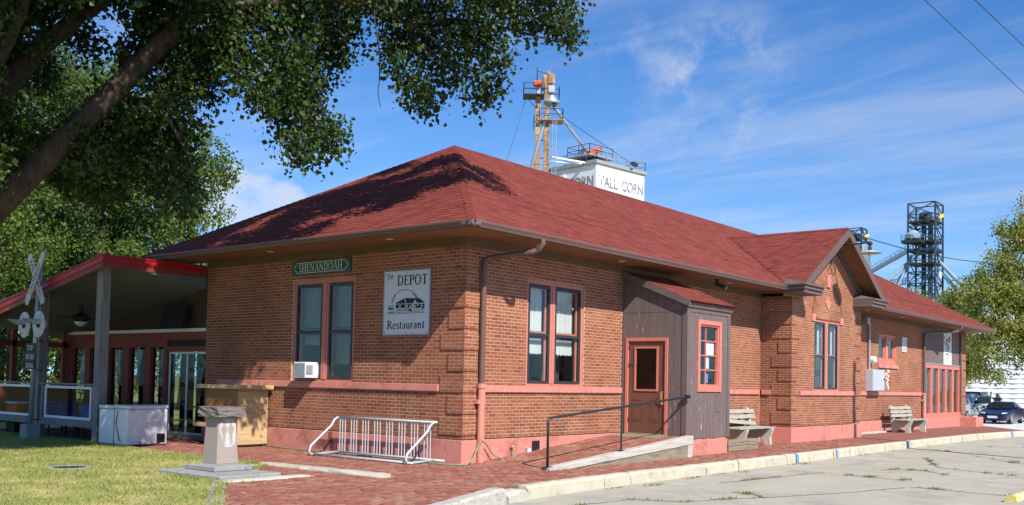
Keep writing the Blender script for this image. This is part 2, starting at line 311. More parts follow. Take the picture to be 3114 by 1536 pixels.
def stain_mat(name, col, sc):
    """thin run of dirt: colour that breaks up and fades out sideways through noise"""
    M = mat(name, col, .8, .3, 8); N = M.node_tree.nodes; L = M.node_tree.links; b = N['Principled BSDF']; g = N.new('ShaderNodeNewGeometry'); n = N.new('ShaderNodeTexNoise'); n.inputs['Scale'].default_value = sc; n.inputs['Detail'].default_value = 6
    L.new(g.outputs['Position'], n.inputs['Vector']); tc = N.new('ShaderNodeTexCoord'); s = N.new('ShaderNodeSeparateXYZ'); L.new(tc.outputs['Generated'], s.inputs[0])
    def mm(op, a, c):
        k = N.new('ShaderNodeMath'); k.operation = op
        for i, v in enumerate((a, c)):
            if hasattr(v, 'is_output'): L.new(v, k.inputs[i])
            else: k.inputs[i].default_value = v
        return k.outputs[0]
    e = mm('MULTIPLY', mm('MULTIPLY', s.outputs[1], mm('SUBTRACT', 1.0, s.outputs[1])), 4.0); mr = N.new('ShaderNodeMapRange'); L.new(mm('MULTIPLY', e, n.outputs[0]), mr.inputs[0]); mr.inputs[1].default_value = .22; mr.inputs[2].default_value = .6; mr.inputs[4].default_value = .75
    L.new(mr.outputs[0], b.inputs['Alpha']); return M
stain_mat('rust_run', lin(150, 92, 52), 9); stain_mat('damp_run', lin(130, 88, 66), 5)
# ---------------------------------------------------------------- the setting
def inpoly(x, y, P):
    r = False; j = len(P) - 1
    for i in range(len(P)):
        if (P[i][1] > y) != (P[j][1] > y) and x < (P[j][0] - P[i][0]) * (y - P[i][1]) / (P[j][1] - P[i][1]) + P[i][0]: r = not r
        j = i
    return r
def slab(name, poly, z0, z1, m, kind='structure', parent=None):
    mb = MB(); n = len(poly)
    mb.add([(x, y, z1) for x, y in poly] + [(x, y, z0) for x, y in poly], [tuple(range(n))] + [(i, n + i, n + (i + 1) % n, (i + 1) % n) for i in range(n)])
    o = mb.build(name, m, parent)
    if kind and parent is None: o['kind'] = kind
    return o
slab('ground', [(-900, -900), (3000, -900), (3000, 3000), (-900, 3000)], -.7, -.31, 'ground')
KERB = [(-8.9, -5.35), (-6.6, -4.52), (-4.94, -3.97), (-3.0, -3.26), (-1.4, -3.08), (0, -3.0), (5, -2.92), (13.8, -2.78), (20, -2.68), (25, -2.7), (28.5, -2.95), (31, -3.35), (36, -4.7)]
slab('road', [(-60, -60), (120, -60), (120, -5.6), (36, -4.7)] + KERB[::-1][1:] + [(-14, -7.0), (-60, -10)], -.30, -.2, 'road')
slab('gravel_lot', [(31.2, -3.2), (36.1, -4.6), (120, -5.5), (120, 60), (34.9, 60), (34.9, -.8)], -.32, -.285, 'gravel')
PLAT = KERB[:1] + KERB[1:11] + [(31.2, -3.2), (34.9, -.9), (34.9, .5), (0, .5), (0, 8.3), (.1, 15.2), (-2.45, 15.2), (-2.45, 8.5), (-2.8, 6.4), (-2.9, 1.95), (-3.85, 1.25), (-5.3, 1.25), (-5.3, -.1), (-5.5, -.3), (-8.7, -4.7)]
bed = slab('pavement', PLAT, -.3, -.012, 'paver_bed')
LAWN = [(-8.7, -4.7), (-5.5, -.3), (-5.3, -.1), (-5.3, 1.25), (-3.85, 1.25), (-2.9, 1.95), (-2.8, 6.4), (-2.45, 8.5), (-2.45, 15.2), (.1, 15.2), (40, 15.2), (40, 90), (-60, 90), (-60, -10), (-14, -7.0), (-9.2, -5.5)]
slab('lawn', LAWN, -.3, -.002, 'lawn_soil')
# ramp of pavers up to the vestibule
def ramp_z(x, y): return 0 if (x < .25 or x > 5.53 or y < -1.70 or y > 0) else min(.42, max(0, (x - .35) * .0885))
rb = MB(); rb.add([(.35, -1.70, -.01), (5.1, -1.70, .408), (5.52, -1.70, .41), (5.52, -1.70, -.01), (.35, -.05, -.01), (5.1, -.05, .408), (5.52, -.05, .41), (5.52, -.05, -.01)],
       [(0, 1, 2, 3), (4, 7, 6, 5), (0, 4, 5, 1), (1, 5, 6, 2), (2, 6, 7, 3), (0, 3, 7, 4)])
rb.build('ramp_bed', 'paver_bed', bed)
# pavers, each one a block; the 300 that show largest are objects of their own
def blocked(x, y):
    if 5.5 < x < 7.6 and y > -1.72: return True
    if 12.85 < x < 18.47 and y > -1.0: return True
    if x > 0 and y > -.06: return True
    if -5.3 < x < -3.85 and y > .0 and y < 1.25: return True
    if .2 < x < 5.53 and -1.92 < y < -1.68: return True
    return False
PX_ = []
ux, uy = .212, .106
for j in range(int(19 / uy)):
    y = -5.5 + j * uy
    for i in range(int(27 / ux)):
        x = -9 + i * ux + (j % 2) * ux / 2 + random.uniform(-.004, .004)
        if x > 15.5: continue
        if y > 8.3 or not inpoly(x, y, PLAT) or blocked(x, y): continue
        if not (inpoly(x - .1, y, PLAT) and inpoly(x + .1, y, PLAT) and inpoly(x, y - .07, PLAT)): continue
        PX_.append((x, y))
def paver_box(x, y, rot=0):
    a, b = .1015, .0485
    z0 = ramp_z(x - a, y); z1 = ramp_z(x + a, y)
    h = random.uniform(-.004, .004); t = random.uniform(-.0035, .0035); r = random.uniform(-.02, .02)
    p = []
    for zz in (-.03, 0):
        for sx, sy in ((-1, -1), (1, -1), (1, 1), (-1, 1)):
            sh = .004 if zz == 0 else 0
            dx, dy = sx * (a - sh), sy * (b - sh)
            p.append((x + dx - dy * r, y + dy + dx * r, (z0 if sx < 0 else z1) + zz + h + t * sx - t * sy))
    return p
PX_.sort(key=lambda p: (Vector((p[0], p[1], 0)) - CP).length)
def seen_px(p):
    d = Vector((p[0], p[1], 0)) - CP; z = d.dot(CF); return 1557 + 3036 * d.dot(CR) / z, 1038 - 3036 * d.dot(CU) / z
big = [p for p in PX_ if 640 < seen_px(p)[0] < 3114 and seen_px(p)[1] < 1536 and ramp_z(*p) == 0][:290]
bigset = set(big)
B = np.array([paver_box(*p) for p in PX_ if p not in bigset])
V, F = boxes_np(B); o = np_mesh('paver_field', V, F, 'paver', bed); o['kind'] = 'stuff'
pm = MB(); pm.add([tuple(v) for v in np.array(paver_box(0, -3, 0)) - np.array((0, -3, 0))], [tuple(f) for f in BOXF])
pme = bpy.data.meshes.new('paver'); pme.from_pydata(pm.v, [], pm.f); setmat(pme, 'paver')
for (x, y) in big:
    o = link('paver', pme, bed); o.location = (x, y, random.uniform(-.004, .004)); o.rotation_euler = (random.uniform(-.02, .02), random.uniform(-.02, .02), random.uniform(-.02, .02) + (math.pi if random.random() < .5 else 0))
# beyond them the brick surface goes on as a sheet with a brick pattern
def brickmat():
    M = mat('paver_far', lin(140, 78, 66), .9, .15, 1.2, .3, 60); N = M.node_tree.nodes; L = M.node_tree.links
    b = N.new('ShaderNodeTexBrick'); tc = N.new('ShaderNodeTexCoord'); L.new(tc.outputs['Object'], b.inputs['Vector']); b.inputs['Scale'].default_value = 1
    b.inputs['Brick Width'].default_value = .212; b.inputs['Row Height'].default_value = .106; b.inputs['Mortar Size'].default_value = .006
    b.inputs['Color1'].default_value = (*PV[0], 1); b.inputs['Color2'].default_value = (*PV[3], 1); b.inputs['Mortar'].default_value = (*lin(112, 92, 80), 1)
    L.new(b.outputs[0], N['Principled BSDF'].inputs['Base Color'])
brickmat()
slab('paver_sheet', [(15.6, -2.70), (20, -2.62), (25, -2.62), (28.5, -2.87), (31.1, -3.25), (34.85, -.9), (34.85, 0), (18.5, 0), (18.5, -1.0), (15.6, -1.0)], -.02, .0, 'paver_far', None, bed)
slab('paver_sheet', [(-2.42, 8.4), (0, 8.4), (0, 15), (-2.42, 15)], -.02, .0, 'paver_far', None, bed)
# kerb: stones of uneven length with chipped tops
kerb = thing('kerb', None, None, (0, 0, 0), kind='structure')
def along(P, s):
    for (a, b), (c, d) in zip(P, P[1:]):
        l = math.hypot(c - a, d - b)
        if s <= l: return (a + (c - a) * s / l, b + (d - b) * s / l), ((c - a) / l, (d - b) / l)
        s -= l
    return P[-1], ((P[-1][0] - P[-2][0]) / l, (P[-1][1] - P[-2][1]) / l)
KL = sum(math.hypot(c - a, d - b) for (a, b), (c, d) in zip(KERB, KERB[1:]))
def kerb_piece(s0, s1, m, parent, w=.17, top=.012, zb=-.3, chip=.02, name='kerb_stone', P=KERB, off=0):
    n = max(3, int((s1 - s0) / .16)); mb = MB(); ring = []
    for i in range(n + 1):
        s = s0 + (s1 - s0) * i / n; (x, y), (tx, ty) = along(P, s); nx, ny = ty, -tx    # outwards, to the road
        e = 1 if i in (0, n) else 0
        c1 = random.uniform(0, chip) + e * random.uniform(0, chip * 1.3); c2 = random.uniform(0, chip) + e * random.uniform(0, chip)
        g = random.uniform(-.006, .006)
        pr = [(off, zb), (off, top - c2 * .3 + g * .5), (off + w - .025 - c1, top - c1 * .4 + g), (off + w - .003 + g, top - .03 - c1), (off + w + .012 + g, zb)]
        ring.append([(x + nx * a, y + ny * a, z) for a, z in pr])
    vs = [p for r in ring for p in r]; k = 5
    fs = [(i * k + j, i * k + j + 1, (i + 1) * k + j + 1, (i + 1) * k + j) for i in range(n) for j in range(k - 1)] + [tuple(range(k)), tuple(n * k + j for j in range(k - 1, -1, -1))]
    mb.add(vs, fs); return mb.build(name, m, parent)
s = 7.0; cuts = [7.0, 9.35, 10.2, 12.15, 13.1, 14.55, 17.1, 19.5, 21.9, 24.2, 26.6, 29.0]
while cuts[-1] < KL - 2.2: cuts.append(cuts[-1] + random.uniform(1.6, 2.3))
cuts.append(KL)
for a, b in zip(cuts, cuts[1:]):
    kerb_piece(a + .008, b - .012 - random.choice((0, 0, .03)), 'kerb', kerb, chip=.012 + (.02 if a < 16 else 0))
# painted ticks on the kerb face
def tick(s, w, m):
    mb = MB(); v = []
    for q in (s, s + w):
        (x, y), (tx, ty) = along(KERB, q); nx, ny = ty, -tx
        v += [[(x + nx * a, y + ny * a, z) for a, z in ((.10, .0165), (.150, .0145), (.181, -.02), (.195, -.195))]]
    mb.add(v[0] + v[1], [(0, 1, 5, 4), (1, 2, 6, 5), (2, 3, 7, 6)]); mb.build('painted_mark', m, kerb)
for s_, w_, m_ in ((17.6, .12, 'blue_paint'), (17.74, .10, 'yellow'), (20.05, .12, 'yellow'), (20.2, .12, 'blue_paint'), (21.3, .2, 'white_paint'), (26.15, .12, 'blue_paint'), (32.4, .12, 'yellow'), (38.2, .12, 'blue_paint')): tick(s_, w_, m_)
# weathered timber edging that carries the kerb line on towards the street
t = thing('edging_timber', 'long pale weathered edging timber lying before the first kerb stone', 'timber', (-4.2, -3.7, -.2))
kerb_piece(3.4, 6.35, 'timber', t, w=.2, top=.03, chip=.012, name='beam'); kerb_piece(.3, 3.36, 'timber', t, w=.2, top=.02, chip=.012, name='beam')
o = kerb_piece(6.42, 6.96, 'concrete', kerb, w=.2, top=-.02, chip=.06)
# concrete strips round the lawn
edge = thing('lawn_edging', None, None, kind='structure')
def strip(P, w, top, m='concrete', name='edging_strip', zb=-.2, chip=.01): 
    L_ = sum(math.hypot(c - a, d - b) for (a, b), (c, d) in zip(P, P[1:]))
    kerb_piece(0, L_, m, edge, w=w, top=top, zb=zb, chip=chip, name=name, P=P, off=-w / 2)
strip([(-8.7, -4.75), (-7.1, -2.5)], .22, .012, 'conc_grey'); strip([(-7.08, -2.46), (-5.42, -.16)], .22, .016, 'conc_grey')
strip([(-5.42, -.12), (-3.75, -.1)], .22, .03); strip([(-3.0, 2.0), (-3.0, .75)], .2, .05); strip([(-3.0, .72), (-2.95, -1.05)], .2, .06, chip=.03)
strip([(-3.8, 1.45), (-3.05, 2.0)], .35, .012); strip([(-2.85, 4.0), (-2.78, 6.3)], .1, .008)
# joints and cracks in the road, with grass in them, and worn paint
cr = MB()
def crack(pts, w=.022, z=-.196):
    P = []
    for (a, b), (c, d) in zip(pts, pts[1:]):
        n = max(2, int(math.hypot(c - a, d - b) / .18))
        for i in range(n): f = i / n; P.append((a + (c - a) * f + random.uniform(-.03, .03), b + (d - b) * f + random.uniform(-.03, .03)))
    P.append(pts[-1]); vs = []
    for i, (x, y) in enumerate(P):
        a = P[max(i - 1, 0)]; b = P[min(i + 1, len(P) - 1)]; l = math.hypot(b[0] - a[0], b[1] - a[1]) or 1; nx, ny = -(b[1] - a[1]) / l, (b[0] - a[0]) / l; ww = w * random.uniform(.3, 1)
        vs += [(x + nx * ww, y + ny * ww, z), (x - nx * ww, y - ny * ww, z)]
    cr.add(vs, [(2 * i, 2 * i + 1, 2 * i + 3, 2 * i + 2) for i in range(len(P) - 1)])
CR_ = [[(-2.5, -4.2), (-1, -4.4), (-.64, -5.12), (0, -5.27), (.86, -5.68), (2.6, -6.3), (4.4, -6.75)], [(1.19, -4.96), (1.14, -5.38), (.86, -5.68)], [(8.0, -5.1), (8.63, -5.3), (8.59, -5.91), (7.9, -6.5)],
       [(10.03, -5.72), (9.6, -6.3), (9.13, -7.1), (8.8, -8.2)], [(4.63, -6.72), (4.5, -7.6), (4.41, -8.55), (4.1, -10)], [(17.4, -3.3), (15.6, -5.0), (13.2, -6.6), (11.8, -8.3)], [(13, -4.6), (11.9, -5.0), (10.03, -5.72)],
       [(20, -4.0), (21.5, -5.4), (22.5, -7.6)], [(2.4, -4.1), (4.6, -4.3), (6.4, -4.5)], [(-2.8, -6.2), (-1.3, -6.6), (.4, -7.6)], [(6.1, -5.0), (5.98, -6.24)]]
for c_ in CR_: crack(c_)
road_cracks = cr.build('road_cracks', 'crack'); road_cracks['kind'] = 'stuff'
pt = MB()
for x, y, w, h, a in ((6.05, -4.72, .16, .5, .5), (7.55, -5.25, .16, .55, .5), (9.1, -4.85, .7, .12, -.5), (9.9, -4.75, .12, .6, .3), (6.75, -5.75, .16, .5, .5), (7.2, -5.9, .12, .7, 1.4), (3.3, -4.05, .5, .08, .1), (12.4, -4.4, .12, .6, .2)):
    ca, sa = math.cos(a), math.sin(a)
    pt.quad(*[(x + dx * ca - dy * sa, y + dx * sa + dy * ca, -.196) for dx, dy in ((-w / 2, -h / 2), (w / 2, -h / 2), (w / 2, h / 2), (-w / 2, h / 2))])
o = pt.build('road_paint', 'yellow_worn'); o['kind'] = 'stuff'
def blades(pts, h, w, m, name, lean=.5):
    P = np.array(pts); n = len(P); a = rng.uniform(0, 2 * np.pi, n); hh = h * rng.uniform(.5, 1.25, n); ww = w * rng.uniform(.6, 1.3, n); l = rng.uniform(0, lean, n) * hh; b = rng.uniform(0, 2 * np.pi, n)
    dx, dy = np.cos(a) * ww / 2, np.sin(a) * ww / 2
    V = np.zeros((n, 3, 3)); V[:, 0] = P - np.stack([dx, dy, 0 * dx], 1); V[:, 1] = P + np.stack([dx, dy, 0 * dx], 1); V[:, 2] = P + np.stack([np.cos(b) * l, np.sin(b) * l, hh], 1)
    o = np_mesh(name, V.reshape(-1, 3), np.arange(3 * n).reshape(n, 3), m); o['kind'] = 'stuff'; return o
W_ = []
for c_ in CR_:
    for _ in range(int(9)):
        i = random.randrange(len(c_) - 1); f = random.random(); x = c_[i][0] + (c_[i + 1][0] - c_[i][0]) * f; y = c_[i][1] + (c_[i + 1][1] - c_[i][1]) * f
        for _ in range(random.choice((6, 14, 40))): W_.append((x + random.gauss(0, .09), y + random.gauss(0, .04), -.2))
for x, y, k in ((5.98, -6.24, 90), (1.1, -3.5, 60), (8.6, -5.6, 90), (13.4, -6.6, 120), (12.4, -7.4, 140), (4.9, -3.35, 40), (8.2, -3.3, 40)):
    for _ in range(k): W_.append((x + random.gauss(0, .16), y + random.gauss(0, .06), -.2))
for x, y, k in ((-5.2, -.3, 60), (-3.6, 1.5, 60), (-3.9, .0, 30), (-1.2, 6.2, 10), (-.2, 3.9, 30)):
    for _ in range(k): W_.append((x + random.gauss(0, .16), y + random.gauss(0, .05), 0))
blades(W_, .045, .012, 'weed', 'weeds')
def litter():
    V = []; n = 0; mb = MB()
    def leafbit(x, y, z, s):
        a = random.uniform(0, 6.3); ca, sa = math.cos(a) * s, math.sin(a) * s; h = random.uniform(.2, .8) * s
        mb.add([(x - ca, y - sa, z + .003), (x + sa * .5, y - ca * .5, z + h * .6), (x + ca, y + sa, z + h), (x - sa * .5, y + ca * .5, z + .004)], [(0, 1, 2, 3)])
    for s0, s1, k in ((9.2, 9.8, 40), (11.9, 12.6, 60), (13.2, 13.7, 30), (16.9, 18, 60), (21.5, 22.6, 60), (24, 25, 24), (15, 16, 12), (28, 29, 20)):
        for _ in range(k):
            (x, y), _t = along(KERB, random.uniform(s0, s1)); leafbit(x + random.gauss(0, .03), y - .24 - abs(random.gauss(0, .06)), -.2, random.uniform(.012, .035))
    for _ in range(120): leafbit(random.uniform(-8.5, -3.2), random.uniform(-2.2, 8), .012, random.uniform(.015, .04))
    for _ in range(60): leafbit(random.uniform(-5, 5), random.uniform(-2.8, -1.9), .004, random.uniform(.01, .025))
    o = mb.build('fallen_leaves', 'litter'); o['kind'] = 'stuff'
litter()
# lawn blades
G_ = []
xs = rng.uniform(-13, -2.4, 200000); ys = rng.uniform(-6, 20, 200000)
for x, y in zip(xs, ys):
    u, v = seen_px((x, y))
    if u < -350 or v > 1640: continue
    if inpoly(x, y, LAWN) and not (-5.23 < x < -4.11 and .1 < y < 1.8) and math.hypot(x + 5.85, (y - 3.35)) > .36: G_.append((x, y, -.004))
for (ax, ay), (bx, by) in zip(LAWN[:8], LAWN[1:9]):
    for _ in range(int(420 * math.hypot(bx - ax, by - ay))):
        q = random.random(); G_.append((ax + (bx - ax) * q + random.gauss(0, .045), ay + (by - ay) * q + random.gauss(0, .045), 0))
blades(G_, .042, .015, 'grass', 'grass', 1.3)
# ---------------------------------------------------------------- the depot
W, LN, EO = 8.3, 34.6, 1.02          # width, length, roof overhang to the fascia
ZP, ZT, ZS = .455, 4.14, 4.285        # plinth top, brick top, soffit
CO = .0675; NC = int(round((ZT - ZP) / CO))
BX0, BX1, BY = 12.92, 18.42, -.93     # the gabled bay
depot = thing('depot_building', 'long low brick railway depot with red hipped roof and pink painted trim', 'building')
def rect_minus(u0, u1, z0, z1, holes):
    zs = sorted({z0, z1, *[min(max(h[i], z0), z1) for h in holes for i in (2, 3)]}); out = []
    for a, b in zip(zs, zs[1:]):
        if b - a < 1e-4: continue
        mid = (a + b) / 2; cur = u0
        for h in sorted(h for h in holes if h[2] < mid < h[3] and h[1] > u0 and h[0] < u1):
            if h[0] > cur: out.append((cur, h[0], a, b))
            cur = max(cur, h[1])
        if cur < u1: out.append((cur, u1, a, b))
    return out
wall = MB()
BRK = []          # every brick: (map, ua, ub, za, zb, offset)
def quoin_w(k):
    """width of the raised corner block at course k (0 = none)"""
    r = (k - 1) % 6; b = (k - 1) // 6
    if k < 1 or r == 5: return 0
    return .58 if b % 2 == 0 else .385
def lay(M, u0, u1, k0, k1, holes, quoin0=False, quoin1=False, lim=None, seed=0, thick=.3):
    for (a, b, c, d) in rect_minus(u0, u1, ZP + k0 * CO, ZP + k1 * CO, holes): 
        w_ = MB(M); w_.box(a + (.012 if quoin0 and a == u0 else 0), b - (.012 if quoin1 and b == u1 else 0), -thick, -.0012, c, d); n = len(wall.v); wall.v += w_.v; wall.f += [tuple(i + n for i in f) for f in w_.f]
    for k in range(k0, k1):
        za, zb = ZP + k * CO + .0042, ZP + (k + 1) * CO - .0042; zm = (za + zb) / 2
        segs = []; q0 = quoin_w(k) if quoin0 else 0; q1 = quoin_w(k) if quoin1 else 0
        L0, L1 = (u0, u1) if lim is None else lim(zb)
        if L1 - L0 < .1: continue
        if q0: segs.append((u0, u0 + q0, .022))
        if q1: segs.append((u1 - q1, u1, .022))
        cur = L0 + q0
        for h in sorted(h for h in holes if h[2] < zm < h[3]):
            if h[0] > cur: segs.append((cur, min(h[0], L1), 0))
            cur = max(cur, h[1])
        if cur < L1 - q1: segs.append((cur, L1 - q1, 0))
        st = .2135; ph = (k % 2) * st / 2 + (seed * .07)
        for (a, b, off) in segs:
            if off: grid = a if (k % 2 == 0) == (a == u0) else a - st / 2
            else: grid = math.floor((a - ph) / st) * st + ph
            x = grid
            while x < b - .02:
                p, q = max(x, a) + (.004), min(x + st, b) - (.004)
                if (a == L0 or a == u0) and p < a + .006: p = a
                if (b == L1 or b == u1) and q > b - .006: q = b
                if off and quoin0 and p == u0: p -= .0205 + .0006 * (seed % 2)
                if off and quoin1 and q == u1: q += .0205
                if not off and quoin0 and p == u0: p += .0006 * (seed % 2 + 1)
                if q - p > .025: BRK.append((M, p, q, za, zb, off))
                x += st
    for u, s_, on in ((u0, 1, quoin0), (u1, -1, quoin1)):
        if not on: continue
        k = 1
        while k < k1:
            w = quoin_w(k); ke = min(k + 5, k1); a, b = sorted((u, u + s_ * w)); q = MB(M)
            q.box(a + .003, b - .003, -.01, .0208, ZP + k * CO + .004, ZP + ke * CO - .004)
            n = len(wall.v); wall.v += q.v; wall.f += [tuple(i + n for i in f) for f in q.f]
            k += 6
WL = (3.06, 5.06, 1.36, 3.68); W1 = (1.92, 3.96, 1.36, 3.68); WB = (14.6, 16.62, 1.36, 3.64); WS = (22.95, 25.0, 2.5, 3.66)
BAND = 1.345, 1.48
lay(MX(0), 0, W, 0, NC, [WL, (.6, 7.76, *BAND)], quoin0=True, seed=1)
lay(MY(0), 0, BX0, 0, NC, [W1, (5.50, 7.58, 0, 9), (.6, BX0, *BAND)], quoin0=True, seed=2)
lay(MX(BX0), BY, .0, 0, NC, [(BY + .6, .1, *BAND)], quoin0=True, seed=3, thick=.25)
GS = .58                                # slope of the bay gable
bay_mid = (BX0 + BX1) / 2
lay(MY(BY), BX0, BX1, 0, NC, [WB, (BX0 + .6, BX1 - .5, *BAND)], quoin0=True, quoin1=True, seed=4)
lay(MY(BY), BX0 + .3, BX1 - .3, NC, NC + 30, [], lim=lambda z: (bay_mid - (6.15 - z) / GS, bay_mid + (6.15 - z) / GS) if z > 4.56 else (BX0, BX1), seed=5) if 0 else None
lay(MY(0), BX1, 28.25, 0, NC, [WS, (BX1, 28.25, *BAND)], seed=6)
lay(MY(0), 33.74, LN, 0, NC, [], quoin1=True, seed=7)
# gable field of the bay: courses that step back under the rake
for k in range(NC, NC + 30):
    za, zb = ZP + k * CO + .0042, ZP + (k + 1) * CO - .0042; half = min(2.75, (6.10 - zb) / GS)
    if half < .1: break
    st = .2135; x = math.floor((bay_mid - half) / st) * st + (k % 2) * st / 2 - st
    while x < bay_mid + half:
        p, q = max(x, bay_mid - half) + .004, min(x + st, bay_mid + half) - .004
        if q - p > .03: BRK.append((MY(BY), p, q, za, zb, 0))
        x += st
gb = MB(MY(BY)); gz = ZP + NC * CO; gb.prism([(bay_mid - 2.75, gz), (bay_mid + 2.75, gz), (bay_mid + 2.75, 4.5), (bay_mid, 6.09), (bay_mid - 2.75, 4.5)], -.25, -.0012)
n = len(wall.v); wall.v += gb.v; wall.f += [tuple(i + n for i in f) for f in gb.f]
# side and back walls the camera does not face, plain
wall.box(.3, LN, W - .3, W, 0, ZT); wall.box(LN - .3, LN, .3, W - .3, 0, ZT); wall.box(BX1 - .25, BX1, BY + .25, 0, 0, ZT)
wallo = wall.build('wall', 'mortar', depot)
def brick_pts(b):
    M, p, q, za, zb, off = b; e = .0012
    return [M(p, -.02, za), M(q, -.02, za), M(q, -.02, zb), M(p, -.02, zb), M(p + e, off, za + e), M(q - e, off, za + e), M(q - e, off, zb - e), M(p + e, off, zb - e)]
def brick_rank(b):
    c = Vector(b[0]((b[1] + b[2]) / 2, 0, b[3])); n = Vector(b[0](0, 1, 0)) - Vector(b[0](0, 0, 0)); d = CP - c
    return -(b[2] - b[1]) * d.normalized().dot(n) / d.length_squared
full = sorted([b for b in BRK if abs(b[2] - b[1] - .2055) < .001 and b[5] == 0 and not (b[3] < 1.35 and b[0](1, 0, 0)[0] == 0)], key=brick_rank)
pick = set(map(id, full[:295]))
V, F = boxes_np(np.array([brick_pts(b) for b in BRK if id(b) not in pick])); o = np_mesh('brick_field', V, F, 'brick', wallo); o['kind'] = 'stuff'
bmesh_cache = {}
for b in full[:295]:
    P = np.array(brick_pts(b)); o0 = P[0].copy(); key = 'y' if abs(P[1][0] - P[0][0]) > .1 else 'x'
    if key not in bmesh_cache:
        me = bpy.data.meshes.new('brick'); me.from_pydata([tuple(v) for v in P - o0], [], [tuple(f) for f in BOXF]); setmat(me, 'brick'); bmesh_cache[key] = me
    o = link('brick', bmesh_cache[key], wallo); o.location = o0
# arch of rowlock bricks over the bay window
ar = MB(MY(BY)); 
for i in range(46):
    a0, a1 = math.pi * i / 46 + .006, math.pi * (i + 1) / 46 - .006; c0, r0, r1 = (15.61, 3.60), 1.13, 1.24
    p = [(c0[0] + r * math.cos(t), c0[1] + r * math.sin(t)) for r, t in ((r0, a0), (r1, a0), (r1, a1), (r0, a1))]; ar.prism(p, -.02, .007)
o = ar.build('arch', 'brick', wallo); o['kind'] = 'stuff'
# plinth, sill bands
def part(name, m, parent=depot, **k):
    def deco(mb, **kk): return mb.build(name, m, parent, **{**k, **kk})
    return deco
pl = MB(); e = .05
pl.box(-e, W and 0, -e, W, -.25, ZP - .02); pl.box(0, 5.5, -e, 0, -.25, ZP - .02); pl.box(7.57, BX0 - e, -e, 0, -.25, ZP - .02)
pl.build('plinth', 'pink', depot, bevel=.008)
MB().box(BX0 - e, BX1 + e, BY - e, BY, -.25, ZP - .02).box(BX0 - e, BX0, BY, -.051, -.25, ZP - .02).build('plinth', 'pink', depot, bevel=.006)
MB().box(BX1 + e + .001, 28.3, -e, 0, -.25, ZP - .02).build('plinth', 'pink', depot, bevel=.006)
MB().box(28.3, 33.6, -.09, .1, -.25, .44).build('plinth', 'pink', depot, bevel=.006)
MB().box(33.45, LN + .1, -.75, .1, -.25, .42).build('plinth', 'pink', depot, bevel=.01)
def band(M, u0, u1, cuts):
    c = [u0] + cuts + [u1]
    for a, b in zip(c, c[1:]): MB(M).box(a + .002, b - .002, -.05, .045, *BAND).build('sill_band', 'pink', depot, bevel=.006)
band(MX(0), .6, 7.76, [1.9, 3.5, 4.7, 6.2]); band(MY(0), .6, 5.49, [3.9]); band(MY(0), 7.6, BX0 - .1, []); band(MX(BX0), BY + .6, 0 - .05, []); band(MY(BY), BX0 + .6, BX1 - .5, [16.4]); band(MY(0), BX1 + .05, 28.15, [22.3, 25.2])
MB(MX(0)).add([(3.55, .0525, .16), (3.75, .0525, .16), (3.75, .0525, .43), (3.55, .0525, .43)], [(0, 1, 2, 3)]).build('rust_stain', 'rust_run', depot, recalc=False)
MB(MX(0)).add([(3.3, .0515, .05), (4.3, .0515, .05), (4.3, .0515, .26), (3.3, .0515, .26)], [(0, 1, 2, 3)]).build('damp_stain', 'damp_run', depot, recalc=False)
